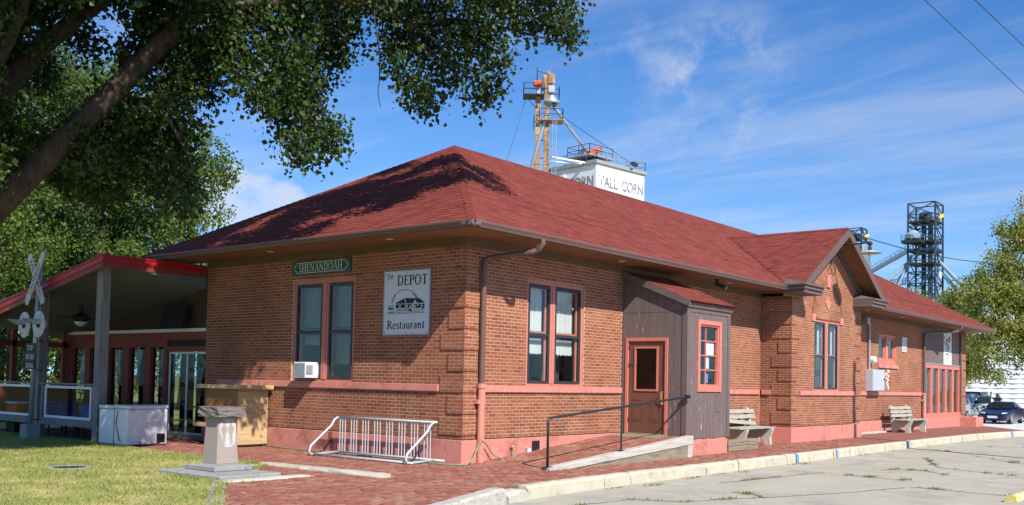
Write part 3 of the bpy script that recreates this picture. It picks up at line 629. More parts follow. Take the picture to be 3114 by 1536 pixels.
# ---- double windows
def wave_curtain(M, u0, u1, z0, z1, d, parent, m='curtain', amp=.012, name='curtain', scallop=0):
    n = 28; mb = MB(M); vs = []
    for i in range(n + 1):
        u = u0 + (u1 - u0) * i / n; dd = d + amp * math.sin(i * 1.7 + u0 * 9) + random.uniform(-.003, .003)
        vs += [(u, dd, z1), (u, dd + .004, z0 + scallop * abs(math.sin(i * .9 + u0)))]
    mb.add(vs, [(2 * i, 2 * i + 1, 2 * i + 3, 2 * i + 2) for i in range(n)]); return mb.build(name, m, parent, recalc=False)
def twin(M, h, mull, glassm='glass', flip=False, ac=False, style=0):
    u0, u1, z0, z1 = h; z0 = max(z0, 1.48 if z0 < 2 else z0); fr = MB(M); fr.frame(u0, u1, z0, z1, .085, -.14, -.035, wb=.05, wt=.09)
    m0, m1 = mull; fr.box(m0, m1, -.14, -.025, z0 + .05, z1 - .09)
    fr.box(m0 + .06, m1 - .06, -.025, -.012, z0 + .05, z1 - .09)
    w = fr.build('window', 'pink_wood', depot, bevel=.004)
    MB(M).box(u0 + .01, u1 - .01, -.30, -.296, z0, z1).build('reveal', 'interior', w) if 0 else None
    zm = z0 + .485 * (z1 - z0)
    for s_, (a, b) in enumerate(((u0 + .085, m0), (m1, u1 - .085))):
        st = MB(M); st.frame(a, b, z0 + .05, z1 - .09, .055, -.075, -.03, wb=.06, wt=.075); st.box(a + .055, b - .055, -.075, -.03, zm - .03, zm + .03); st.build('storm_frame', 'storm', w)
        for (c, d) in ((z0 + .11, zm - .03), (zm + .03, z1 - .165)):
            MB(M).box(a + .055, b - .055, -.060, -.056, c, d).build('pane', glassm, w)
        sa = MB(M); sa.frame(a + .04, b - .04, z0 + .06, z1 - .12, .05, -.13, -.10); sa.box(a + .09, b - .09, -.13, -.10, zm + .02, zm + .07); sa.build('sash', 'red_wood' if style == 1 else 'pink_wood', w)
        if style == 0:
            wave_curtain(M, a + .05, b - .10, zm + .08, z1 - .12, -.19, w); wave_curtain(M, a + .05, b - .06, zm - .42, zm - .06, -.21, w, scallop=.05)
        elif style == 1:
            wave_curtain(M, a + .09, b - .02, zm + .1, z1 - .14, -.22, w, m='curtain_dim', amp=.006); wave_curtain(M, a + .1, b - .03, z0 + .35 if s_ == 0 else zm - .3, zm - .06, -.24, w, m='curtain_dim', scallop=.03)
        else:
            wave_curtain(M, a + .02, a + .28, zm + .05, z1 - .12, -.2, w); wave_curtain(M, b - .2, b, zm + .05, z1 - .12, -.2, w)
        MB(M).box(a, b, -.62, -.6, z0, z1).build('backing', 'interior', w)
    return w
twin(MX(0), WL, (3.91, 4.11), style=1); twin(MY(0), W1, (2.75, 2.92)); twin(MY(BY), WB, (15.5, 15.72), style=2)
def small_window():
    u0, u1, z0, z1 = WS; M = MY(0); fr = MB(M); fr.frame(u0, u1, z0, z1, .1, -.16, -.05, wb=.14, wt=.12); fr.box(23.85, 24.12, -.16, -.04, z0 + .14, z1 - .12); w = fr.build('window', 'pink_wood', depot, bevel=.004)
    MB(M).box(22.9, 25.08, -.05, .05, 2.36, 2.5).build('window_sill', 'pink', w, bevel=.006)
    for a, b in ((23.05, 23.85), (24.12, 24.9)):
        s_ = MB(M); s_.frame(a, b, z0 + .14, z1 - .12, .1, -.14, -.09); s_.build('sash', 'pink_wood', w); MB(M).box(a + .1, b - .1, -.12, -.116, z0 + .24, z1 - .22).build('pane', 'glass', w); MB(M).box(a, b, -.5, -.48, z0, z1).build('backing', 'interior', w)
        wave_curtain(M, a + .1, a + .4, z0 + .2, z1 - .2, -.2, w)
small_window()
# pink stones on the bay: diamond, keystone, imposts
bp = MB(MY(BY)); bp.prism([(15.64, 3.94), (15.86, 4.16), (15.64, 4.40), (15.42, 4.16)], -.03, .02); bp.build('diamond_stone', 'pink', depot)
bp = MB(MY(BY)); bp.prism([(15.51, 4.64), (15.77, 4.64), (15.79, 5.02), (15.49, 5.02)], -.03, .045); bp.build('keystone', 'pink', depot)
for u in (14.49, 16.72): MB(MY(BY)).box(u - .11, u + .11, -.03, .035, 3.55, 3.77).build('impost', 'pink', depot)
# ---- soffit, frieze, fascia, gutter
fr = MB(); fr.box(-.03, 0.2, -.03, W, ZT, ZS - .001); fr.box(.2, BX0 - .02, -.03, .2, ZT, ZS - .001); fr.box(BX1 + .02, LN + .03, -.03, .2, ZT, ZS - .001); fr.build('frieze', 'frieze', depot)
sf = MB(); sf.box(-EO, .0, -EO, W + EO, ZS, ZS + .03); sf.box(.0, BX0 - .03, -EO, .0, ZS, ZS + .03); sf.box(BX1 + .03, LN + EO, -EO, .0, ZS, ZS + .03); sf.box(LN - .01, LN + EO, .0, W + EO, ZS, ZS + .03); sf.build('soffit', 'soffit', depot)
for x, y in ((1.6, -.55), (4.6, -.55), (9.9, -.5), (20.3, -.5), (24.0, -.5), (27.5, -.5), (31.6, -.5), (-.55, 1.5), (-.55, 5.2)): MB().lathe((x, y, ZS), [(.075, .004), (.085, -.008), (.05, -.012)], 14).build('soffit_light', 'white_metal', depot)
ZE = 4.395
K = 3.0 / (W / 2 + EO); TOP = ZE + K * (W / 2 + EO)      # roof rises 3 m to the ridge
def gutter(p, q, nrm):
    """K-profile gutter from p to q hung on the fascia, nrm outwards"""
    prof = [(0, ZE - .02), (0, ZE - .12), (.05, ZE - .122), (.062, ZE - .085), (.085, ZE - .045), (.085, ZE - .012), (.078, ZE - .006), (.07, ZE - .02), (.02, ZE - .09)]
    mb = MB(); vs = []
    for c in (p, q): vs += [(c[0] + nrm[0] * a, c[1] + nrm[1] * a, z) for a, z in prof]
    n = len(prof); mb.add(vs, [(i, i + 1, n + i + 1, n + i) for i in range(n - 1)] + [tuple(range(n)), tuple(range(2 * n - 1, n - 1, -1))]); return mb.build('gutter', 'fascia', depot)
BE = .6                                # bay roof overhang
BR0, BR1 = bay_mid - 3.28, bay_mid + 3.28
MB().box(-EO, BR0 + .1, -EO, -EO + .03, ZE - .13, ZE - .01).box(BR1 - .1, LN + EO, -EO, -EO + .03, ZE - .13, ZE - .01).box(-EO, -EO + .03, -EO + .03, W + EO, ZE - .13, ZE - .01).build('fascia', 'fascia', depot)
gutter((-EO - .085, -EO - .0, 0), (BR0 - .05, -EO - .0, 0), (0, -1)); gutter((BR1 + .02, -EO, 0), (LN + EO, -EO, 0), (0, -1)); gutter((-EO, -EO - .085, 0), (-EO, W + EO, 0), (-1, 0))
MB().box(-EO - .088, -EO + .16, -EO - .088, -EO - .083, ZE - .10, ZE - .012).box(-EO - .088, -EO - .083, -EO - .083, -EO + .16, ZE - .10, ZE - .012).build('gutter_corner', 'brown_trim', depot)
# ---- roof deck and shingles
E2 = EO + .03
rd = MB(); A = (-E2, -E2, ZE); Bq = (LN + E2, -E2, ZE); Cq = (LN + E2, W + E2, ZE); Dq = (-E2, W + E2, ZE); hw = W / 2
P1 = (hw, hw, TOP); P2 = (LN - hw, hw, TOP)
zy = lambda y: ZE + K * (y + E2)
rd.add([A, Bq, Cq, Dq, P1, P2, (BX0, -E2, ZE), (BX0, -.85, zy(-.85)), (BX1, -.85, zy(-.85)), (BX1, -E2, ZE), (BX0, hw, TOP), (BX1, hw, TOP)],
       [(0, 6, 7, 10, 4), (7, 8, 11, 10), (9, 1, 5, 11, 8), (1, 2, 5), (2, 3, 4, 10, 11, 5), (3, 0, 4)])
roof = rd.build('roof', 'roof_deck', depot)
zmain = lambda y: ZE + K * (y + E2)
BT = 6.40                               # bay ridge height at the mid line
KB = (BT - 4.47) / 3.28
yb0 = BY - BE; y_r = (BT - ZE) / K - E2
def zbay(x): return BT - KB * abs(x - bay_mid)
SHG = []
SW, SE = .305, .145
def shingles(u0f, u1f, smax, P, n, skip=None, e_u=None):
    """P(u, s, h) -> point; s runs up the slope, h off the deck"""
    k = 0; s_ = -.03
    while s_ < smax - .02:
        t = min(s_ + SE + .03, smax); a0, a1 = u0f(max(s_, 0)), u1f(max(s_, 0)); x = math.floor(a0 / SW) * SW + (k % 2) * SW / 2 - SW + random.choice((0, .0, .04))
        while x < a1:
            p, q = max(x, a0) + .003, min(x + SW, a1) - .003
            if q - p > .03 and not (skip and skip((p + q) / 2, s_)):
                h = .010 + random.uniform(-.003, .003); d = random.uniform(-.006, .006)
                c0, c1 = max(u0f(t), p), min(u1f(t), q)
                if c1 > c0: SHG.append(([P(p, s_ + d, .0), P(q, s_ + d, .0), P(c1, t, .0), P(c0, t, .0), P(p, s_ + d, h), P(q, s_ + d, h), P(c1, t, .003), P(c0, t, .003)], q - p, P((p + q) / 2, s_, 0), n))
            x += SW
        k += 1; s_ += SE
cs = 1 / math.sqrt(1 + K * K); sn = K * cs; SM = (hw + E2) / cs
nf = (0, -sn, cs)
Pf = lambda u, s, h: (u, -E2 + s * cs - sn * h, ZE + s * sn + cs * h)
def under_bay(u, s):
    y = -E2 + s * cs; return abs(u - bay_mid) < 3.4 and zbay(u) > ZE + s * sn + .01
shingles(lambda s: -E2 + s * cs, lambda s: LN + E2 - s * cs, SM, Pf, (0, -sn, cs), under_bay)
Pl = lambda u, s, h: (-E2 + s * cs - sn * h, u, ZE + s * sn + cs * h)
shingles(lambda s: -E2 + s * cs, lambda s: W + E2 - s * cs, SM, Pl, (-sn, 0, cs))
csb = 1 / math.sqrt(1 + KB * KB); snb = KB * csb; SB = 3.28 / csb
Pb = lambda u, s, h: (BR0 + s * csb - snb * h, u, zbay(BR0) + s * snb + csb * h + .02)
Pb2 = lambda u, s, h: (BR1 - s * csb + snb * h, u, zbay(BR1) + s * snb + csb * h + .02)
yval = lambda s: max(yb0 + .05, (zbay(BR0) + s * snb - ZE) / K - E2 + .06)
shingles(lambda s: yb0 - .02, yval, SB, Pb, (-snb, 0, csb)); shingles(lambda s: yb0 - .02, yval, SB, Pb2, (snb, 0, csb))
def cap_run(a, b, n1, n2, w=.13, step=.16):
    """ridge / hip caps from low a to high b; n1, n2 = unit directions down each slope"""
    a, b = Vector(a), Vector(b); L_ = (b - a).length; k = int(L_ / step); up = Vector((0, 0, 1))
    for i in range(k):
        p = a + (b - a) * (i / k); q = a + (b - a) * min(1, ((i + 1.25) / k)); h0, h1 = .028, .014
        l, r = Vector(n1) * w, Vector(n2) * w
        for d in (l, r):
            SHG.append(([tuple(p), tuple(p + d), tuple(q + d), tuple(q), tuple(p + up * h0), tuple(p + d + up * h0), tuple(q + d + up * h1), tuple(q + up * h1)], .13, tuple(p), (0, 0, 1)))
dl = Vector((-cs, 0, -sn)); dfr = Vector((0, -cs, -sn)); dbk = Vector((0, cs, -sn)); drt = Vector((cs, 0, -sn))
cap_run(A, P1, dl, dfr); cap_run(P1, P2, dfr, dbk); cap_run(Bq, P2, dfr, drt); cap_run(Dq, P1, dl, dbk)
cap_run((bay_mid, yb0, BT + .02), (bay_mid, y_r, BT + .02), (-csb, 0, -snb), (csb, 0, -snb))
def sh_rank(s): 
    c = Vector(s[2]); d = CP - c; px = 1557 + 3036 * (c - CP).dot(CR) / (c - CP).dot(CF)
    return -s[1] * d.normalized().dot(Vector(s[3])) / d.length_squared if px > 700 else 0
SHG.sort(key=sh_rank); one = [s for s in SHG if abs(s[1] - .299) < .001 and len(s[0]) == 8][:290]; ids = set(map(id, one))
V, F = boxes_np(np.array([s[0] for s in SHG if id(s) not in ids])); o = np_mesh('shingle_field', V, F, 'shingle', roof); o['kind'] = 'stuff'
for s_ in one:
    P = np.array(s_[0]); o0 = P[0].copy(); key = 's%.2f%.2f' % (s_[3][0], s_[3][1]) 
    w0 = P[1] - P[0]; 
    me = bmesh_cache.get(key)
    if me is None or np.abs((P[2] - P[1])[2] - bmesh_cache[key + 'z']) > .03:
        me = bpy.data.meshes.new('shingle'); me.from_pydata([tuple(v) for v in P - o0], [], [tuple(f) for f in BOXF]); setmat(me, 'shingle'); bmesh_cache[key] = me; bmesh_cache[key + 'z'] = (P[2] - P[1])[2]
    o = link('shingle', me, roof); o.location = o0
# ---- bay roof body, rakes, cornice returns
br = MB(); th = .16
for sgn in (-1, 1):
    xe = bay_mid + sgn * 3.28; xs = bay_mid
    y1, y2 = (zbay(xe) - ZE) / K - E2 + .1, y_r
    br.add([(xe, yb0, zbay(xe)), (xs, yb0, BT), (xs, y2, BT), (xe, max(y1, yb0 + .3), zbay(xe)), (xe, yb0, zbay(xe) - .05), (xs, yb0, BT - .05), (xs, y2, BT - .05), (xe, max(y1, yb0 + .3), zbay(xe) - .05)],
           [(0, 1, 2, 3), (7, 6, 5, 4), (0, 4, 5, 1), (1, 5, 6, 2), (2, 6, 7, 3), (3, 7, 4, 0)])
br.build('bay_roof', 'soffit', depot)
rk = MB()
for sgn in (-1, 1):
    p = [(bay_mid + sgn * 3.34, zbay(bay_mid + 3.34) - .23), (bay_mid + sgn * 3.34, zbay(bay_mid + 3.34) + .02), (bay_mid, BT + .02), (bay_mid, BT - .24)]
    q = MB(MY(yb0)); q.prism(p, -.001, .045); rk.v += [] ; nn = len(rk.v); rk.v += q.v; rk.f += [tuple(i + nn for i in f) for f in q.f]
rk.build('rake_board', 'fascia', depot)
mo = MB(MY(BY))
for sgn in (-1, 1):
    p = [(bay_mid + sgn * 2.75, zbay(bay_mid + 2.75) - .28), (bay_mid + sgn * 2.75, zbay(bay_mid + 2.75) - .06), (bay_mid, BT - .06), (bay_mid, BT - .28)]; mo.prism(p, 0, .05)
mo.build('frieze', 'brown_trim', depot)
for sgn in (-1, 1):
    xo, xi = bay_mid + sgn * 3.36, bay_mid + sgn * 2.06; a, b = sorted((xo, xi)); cr_ = MB()
    cr_.box(a, b, yb0 - .02, BY + .0, 4.20, 4.30); cr_.box(a - .05 * (sgn < 0), b + .05 * (sgn > 0), yb0 - .07, BY, 4.302, 4.40); cr_.box(a - .09 * (sgn < 0), b + .09 * (sgn > 0), yb0 - .12, BY, 4.402, 4.455)
    cr_.add([(a - .09 * (sgn < 0), yb0 - .12, 4.457), (b + .09 * (sgn > 0), yb0 - .12, 4.457), (b, BY, 4.457), (a, BY, 4.457), (a + .2, BY - .0, 4.62), (b - .2, BY - .0, 4.62)], [(0, 1, 5, 4), (0, 4, 3), (1, 2, 5), (0, 3, 2, 1), (3, 4, 5, 2)])
    cr_.build('cornice_return', 'brown_trim', depot, bevel=.006)
sfb = MB(); sfb.box(BR0 + .05, BX0, yb0 + .02, -EO + .02, 4.24, 4.262); sfb.box(BX1, BR1 - .05, yb0 + .02, -EO + .02, 4.24, 4.262); sfb.box(BR0 + .1, BX0, -EO, 0, 4.255, 4.28); sfb.build('soffit', 'soffit', depot)
MB().box(BR0 - .02, BR0 + .02, yb0 + .05, -EO + .1, 4.30, 4.46).build('fascia', 'steel_dark', depot)
# ---- downspouts
def downspout(x, y, ztop, xg, zj=1.45, sx=1):
    zt = ztop; g = MB()
    n = 10; pts = [(xg, -EO - .04, ZE - .10), (xg, -EO - .05, ZE - .2), (xg - .03, -EO + .02, ZE - .30), (xg - .12, -EO + .12, ZE - .36), (x + .12, y - .06, zt + .16), (x + .02, y - .01, zt + .1), (x, y, zt - .02), (x, y, zj)]
    g.tube(pts, .052, 10); d = g.build('downspout', 'fascia', depot, smooth=False)
    l = MB(); l.tube([(x, y, zj + .02), (x, y, .0)], .072, 12); l.tube([(x, y, zj + .06), (x, y, zj - .03)], .088, 12); l.box(x - .13, x + .09, y - .03, y + .1, 1.12, 1.2); l.build('downspout_foot', 'pink', d)
    e = MB(); e2 = MB()
    for i in range(7): f = i / 6; e.lathe((xg - .005 - .05 * f, -EO - .04 + .07 * f, ZE - .2 - .1 * f), [(.058, -.006), (.058, .006)], 10, axis=(-.3 * f, .4 * f, -1)); e2.lathe((x, y, zt + .06 - .1 * f), [(.057, -.005), (.057, .005)], 10)
    e.build('elbow_rings', 'fascia', d)['kind'] = 'stuff'; e2.build('elbow_rings', 'fascia', d)['kind'] = 'stuff'
downspout(.43, -.1, 3.78, 1.0); downspout(28.1, -.1, 3.75, 29.9, 1.4)
# ---- glazed end bay with the brown panel
ge = MB(MY(0)); ge.box(28.26, 33.7, -.2, .0, 2.66, 4.15); gp = ge.build('end_panel', 'brown_board', depot)
for u in (29.62, 30.98, 32.34): MB(MY(0)).box(u - .004, u + .004, .0, .004, 2.7, 4.13).build('batten', 'brown_trim', gp)
gf = MB(MY(0)); gf.box(28.26, 33.7, -.12, .06, .44, .62); gf.box(28.26, 33.7, -.12, .03, 2.50, 2.655)
for i in range(6): u = 28.26 + i * (5.44 - .22) / 5; gf.box(u, u + .2, -.1, .02, .62, 2.5)
gw = gf.build('window', 'pink_wood', depot, bevel=.004)
for i in range(5): u = 28.26 + i * (5.44 - .22) / 5; MB(MY(0)).box(u + .2, u + 1.044, -.06, -.055, .62, 2.5).build('pane', 'glass', gw)
MB(MY(0)).box(28.26, 33.7, .0, .05, 2.655, 2.7).build('drip_ledge', 'grey_metal', gw)
for i in range(5): u = 28.6 + i * 1.044; MB(MY(0)).box(u, u + .4, -.9, -.88, .7, 2.3).build('blind', 'curtain' if i in (0, 3) else 'interior', gw)
MB(MY(0)).box(28.2, 33.75, -1.6, -1.58, .4, 2.7).build('backing', 'interior', gw)
dp = MB(); dp.tube([(33.62, -.06, 4.2), (33.62, -.06, .5)], .045, 8); dp.build('downspout', 'fascia', depot)
# ---------------------------------------------------------------- boarded entry vestibule
VX0, VX1, VY = 5.52, 7.58, -1.69
vest = thing('entry_vestibule', 'brown boarded entry vestibule with lean-to shingle roof on the long wall', 'vestibule', (6.5, -.85, 0))
vtop = lambda y: 4.13 + .415 * y
MB().box(VX0 + .02, VX1 - .02, VY + .02, -.06, -.1, .39).build('base', 'pink', vest, bevel=.006)
def hex_board(y0, y1, z0, z1a, z1b, M, d0=-.03, d1=0.0):
    mb = MB(M); mb.hexa([(y0, d0, z0), (y1, d0, z0), (y1, d1, z0), (y0, d1, z0), (y0, d0, z1a), (y1, d0, z1b), (y1, d1, z1b), (y0, d1, z1a)]); return mb
MXv = MX(VX0); MYv = MY(VY)
core = MB(); core.box(VX0 + .03, VX0 + .05, -1.66, -1.21, .38, 3.4); core.box(VX0 + .03, VX0 + .05, -.11, -.02, .38, 4.0); core.hexa([(VX0 + .03, -1.21, 2.6), (VX0 + .05, -1.21, 2.6), (VX0 + .05, -.11, 2.6), (VX0 + .03, -.11, 2.6), (VX0 + .03, -1.21, 3.58), (VX0 + .05, -1.21, 3.58), (VX0 + .05, -.11, 4.03), (VX0 + .03, -.11, 4.03)])
core.box(VX1 - .05, VX1 - .03, VY + .05, 0, .38, 3.42); core.box(VX0 + .05, 6.08, VY + .03, VY + .05, .38, 3.42); core.box(7.05, VX1 - .05, VY + .03, VY + .05, .38, 3.42); core.box(6.08, 7.05, VY + .03, VY + .05, .38, 1.5); core.box(6.08, 7.05, VY + .03, VY + .05, 2.98, 3.42)
core.build('sheathing', 'brown_trim', vest)
ys = [-1.57 + i * .2143 for i in range(8)]
for i in range(7):
    a, b = ys[i] + .004, ys[i + 1] - .004
    dz = 2.62 if (b > -1.2 and a < -.11) else .40
    if dz > 1 and a < -1.2 < b:
        hex_board(a, -1.205, .40, 3.19, 3.19, MXv).build('board', 'brown_board', vest); a2 = a
        hex_board(-1.203, b, 2.62, 3.19, 3.19, MXv).build('board', 'brown_board', vest)
    elif dz < 1: hex_board(a, b, .40, 3.19, 3.19, MXv).build('board', 'brown_board', vest)
    else: hex_board(a, b, 2.62, 3.19, 3.19, MXv).build('board', 'brown_board', vest)
    hex_board(a, b, 3.20, vtop(a) - .06, vtop(b) - .06, MXv).build('board', 'brown_board', vest)
hex_board(-.07, -.0, .42, vtop(-.07) - .06, vtop(0) - .06, MXv, -.03, .012).build('corner_board', 'brown_trim', vest)
hex_board(-1.69, -1.575, .36, 3.40, 3.40, MXv, -.03, .014).build('corner_board', 'brown_trim', vest)
hex_board(VX0 - .013, VX0 + .15, .36, 3.40, 3.40, MYv, -.028, .014).build('corner_board', 'brown_trim', vest)
hex_board(VX1 - .12, VX1 + .012, .36, 3.30, 3.30, MYv, -.03, .014).build('corner_board', 'brown_trim', vest)
n = 11; w = (VX1 - .12 - (VX0 + .15)) / n
for i in range(n):
    a, b = VX0 + .15 + i * w + .003, VX0 + .15 + (i + 1) * w - .003
    for lo, hi in ((.37 + random.uniform(-.01, .01), 1.42), (3.04, 3.2)) if b > 6.0 and a < 7.12 else ((.37 + random.uniform(-.01, .01), 3.2),):
        hex_board(a, b, lo, hi, hi, MYv, -.028, random.uniform(-.002, .002)).build('board', 'brown_board', vest)
hex_board(VX0 + .15, VX1 - .12, 3.2, 3.42, 3.42, MYv, -.028, .016).build('frieze_board', 'brown_trim', vest)
hex_board(VX0 - .02, VX1 + .04, 3.30, 3.425, 3.425, MYv, .017, .05).build('fascia', 'fascia', vest)
hex_board(6.9, 7.12, .95, 1.38, 1.38, MYv, -.01, .012).build('patch_board', 'brown_trim', vest)
# lean-to roof
vr = MB(); vr.hexa([(5.43, -1.79, 3.405), (7.68, -1.79, 3.405), (7.68, -.0, vtop(0) + .0), (5.43, -.0, vtop(0) + .0), (5.43, -1.79, 3.445), (7.68, -1.79, 3.445), (7.68, 0, vtop(0) + .05), (5.43, 0, vtop(0) + .05)])
vro = vr.build('roof', 'roof_deck', vest)
rk = MB(MX(5.43)); rk.prism([(-1.80, 3.30), (-1.80, 3.45), (0, vtop(0) + .055), (0, vtop(0) - .1)], -.03, .01); rk.build('rake_board', 'brown_trim', vest)
sv = len(SHG); cv = 1 / math.sqrt(1 + .415 ** 2); snv = .415 * cv
Pv = lambda u, s, h: (u, -1.80 + s * cv - snv * h, 3.445 + s * snv + cv * h)
SHG2 = SHG; SHG = []
shingles(lambda s: 5.42, lambda s: 7.69, 1.9, Pv, (0, -snv, cv))
for s_ in SHG:
    mb = MB(); mb.add(s_[0], [tuple(f) for f in BOXF]); o = mb.build('shingle', 'shingle', vro, recalc=False)
SHG = SHG2
# door
fr = MB(MXv); fr.frame(-1.22, -.10, .43, 2.62, .075, -.08, .02, wb=.001); dfm = fr.build('door_frame', 'pink_wood', vest, bevel=.004)
lf = MB(MXv); a, b, z0, z1 = -1.135, -.18, .46, 2.545
lf.box(a, a + .19, -.06, -.02, z0, z1); lf.box(b - .17, b, -.06, -.02, z0, z1); lf.box(a + .19, b - .17, -.06, -.02, 2.40, z1); lf.box(a + .19, b - .17, -.06, -.02, z0, 1.42); door = lf.build('door', 'door_brown', vest)
q = MB(MXv); q.frame(-.96, -.335, 1.41, 2.42, .04, -.03, .0); q.build('glazing_trim', 'pink_wood', door); MB(MXv).box(-.945, -.35, -.045, -.041, 1.42, 2.40).build('pane', 'glass_dim', door)
for y0, y1 in ((-1.03, -.76), (-.56, -.29)):
    q = MB(MXv); q.frame(y0, y1, .72, 1.22, .02, -.022, -.012); q.box(y0 + .05, y1 - .05, -.022, -.013, .77, 1.17); q.build('panel_moulding', 'door_brown', door)
q = MB(MXv); q.box(-1.10, -1.05, -.02, -.008, 1.12, 1.42); q.tube([(-1.075, -.01, 1.40), (-1.075, .05, 1.38), (-1.075, .06, 1.28), (-1.075, .04, 1.2), (-1.075, -.01, 1.18)], .012, 6); q.build('handle', 'spigot', door)
MB(MXv).lathe((VX0 - 0 if 0 else -1.075, .0, 1.13), [(.03, -.03), (.035, 0), (.02, .03)], 10, axis=(0, 1, 0)).build('lock', 'spigot', door)
for z in (.7, 1.95, 2.35): MB(MXv).box(-.2, -.165, -.025, .004, z, z + .09).build('hinge', 'steel_dark', door)
MB(MXv).box(-.42, -.18, -.018, -.012, 1.98, 2.01).build('hinge_strap', 'steel_dark', door)
MB(MXv).box(-1.2, -.12, -.08, .05, .41, .455).build('threshold', 'timber_dark', vest)
# vestibule window, two by four panes
fr = MB(MYv); fr.frame(6.0, 7.13, 1.42, 3.05, .1, -.03, .03, wb=.13); fr.frame(6.1, 7.03, 1.55, 2.95, .04, -.09, .0); vw = fr.build('window', 'pink_wood', vest, bevel=.003)
mu = MB(MYv); mu.box(6.46, 6.485, -.07, -.035, 1.59, 2.91)
for i in (1, 2, 3): z = 1.59 + i * .33; mu.box(6.14, 6.459, -.07, -.035, z - .012, z + .012); mu.box(6.486, 6.99, -.07, -.035, z - .012, z + .012)
mu.build('muntin', 'pink_wood', vw)
for i in range(4):
    for a, b in ((6.14, 6.46), (6.485, 6.99)): MB(MYv).box(a, b, -.056, -.052, 1.602 + i * .33, 1.908 + i * .33).build('pane', 'glass', vw)
MB(MYv).box(6.56, 6.92, -.075, -.073, 2.27, 2.55).build('notice', 'white_paint', vw); MB(MYv).box(6.50, 6.70, -.078, -.075, 1.95, 2.22).build('notice', 'sign_white', vw)
MB(MYv).box(6.50, 6.66, -.078, -.075, 1.62, 1.83).build('notice', 'blue_paint', vw); MB(MYv).box(6.13, 6.24, -.078, -.075, 1.60, 1.80).build('notice', 'sign_white', vw)
MB(MYv).box(5.8, 7.4, -.9, -.88, .5, 3.3).build('backing', 'interior', vest)
# ramp timbers, mat, handrail
t = thing('ramp_timber', 'pale weathered timber edging the brick ramp to the brown door', 'timber', (2.9, -1.8, 0))
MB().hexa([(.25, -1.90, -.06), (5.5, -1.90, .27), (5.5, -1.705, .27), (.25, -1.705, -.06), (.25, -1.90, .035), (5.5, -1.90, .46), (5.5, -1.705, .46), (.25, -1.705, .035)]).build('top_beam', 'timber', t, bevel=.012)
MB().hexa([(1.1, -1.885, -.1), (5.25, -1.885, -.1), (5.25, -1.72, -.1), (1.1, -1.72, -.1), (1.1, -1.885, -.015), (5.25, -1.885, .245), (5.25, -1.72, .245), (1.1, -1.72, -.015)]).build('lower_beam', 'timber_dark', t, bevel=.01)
MB().box(5.28, 5.48, -1.89, -1.72, -.1, .255).build('end_block', 'timber', t, bevel=.01)
hr = thing('handrail', 'black pipe handrail standing on the ramp timber by the door', 'handrail', (.31, -1.79, .04))
yr = -1.79; tz = lambda x: .035 + (x - .25) * .081
MB().tube([(.31, yr, tz(.31)), (.31, yr, .84), (.32, yr, .885), (.36, yr, .915), (.44, yr, .925), (5.42, yr + .02, 1.305)], .024, 8).build('rail', 'black_iron', hr, smooth=True)
MB().tube([(2.74, yr, tz(2.74)), (2.74, yr, 1.09)], .02, 8).build('post', 'black_iron', hr)
MB().box(.2, .42, yr - .05, yr + .05, tz(.31) - .004, tz(.31) + .012).build('foot_plate', 'black_iron', hr); MB().box(2.65, 2.83, yr - .05, yr + .05, tz(2.74) - .006, tz(2.74) + .014).build('foot_plate', 'black_iron', hr)
MB().box(5.42, 5.50, yr - .03, -1.69, 1.27, 1.35).build('wall_bracket', 'black_iron', hr)
tag(MB().hexa([(4.72, -1.3, .392), (5.44, -1.3, .424), (5.44, -.2, .424), (4.72, -.2, .392), (4.72, -1.3, .402), (5.44, -1.3, .434), (5.44, -.2, .434), (4.72, -.2, .402)]).build('door_mat', 'timber_dark'), 'flat brown board mat on the ramp before the brown door', 'mat')
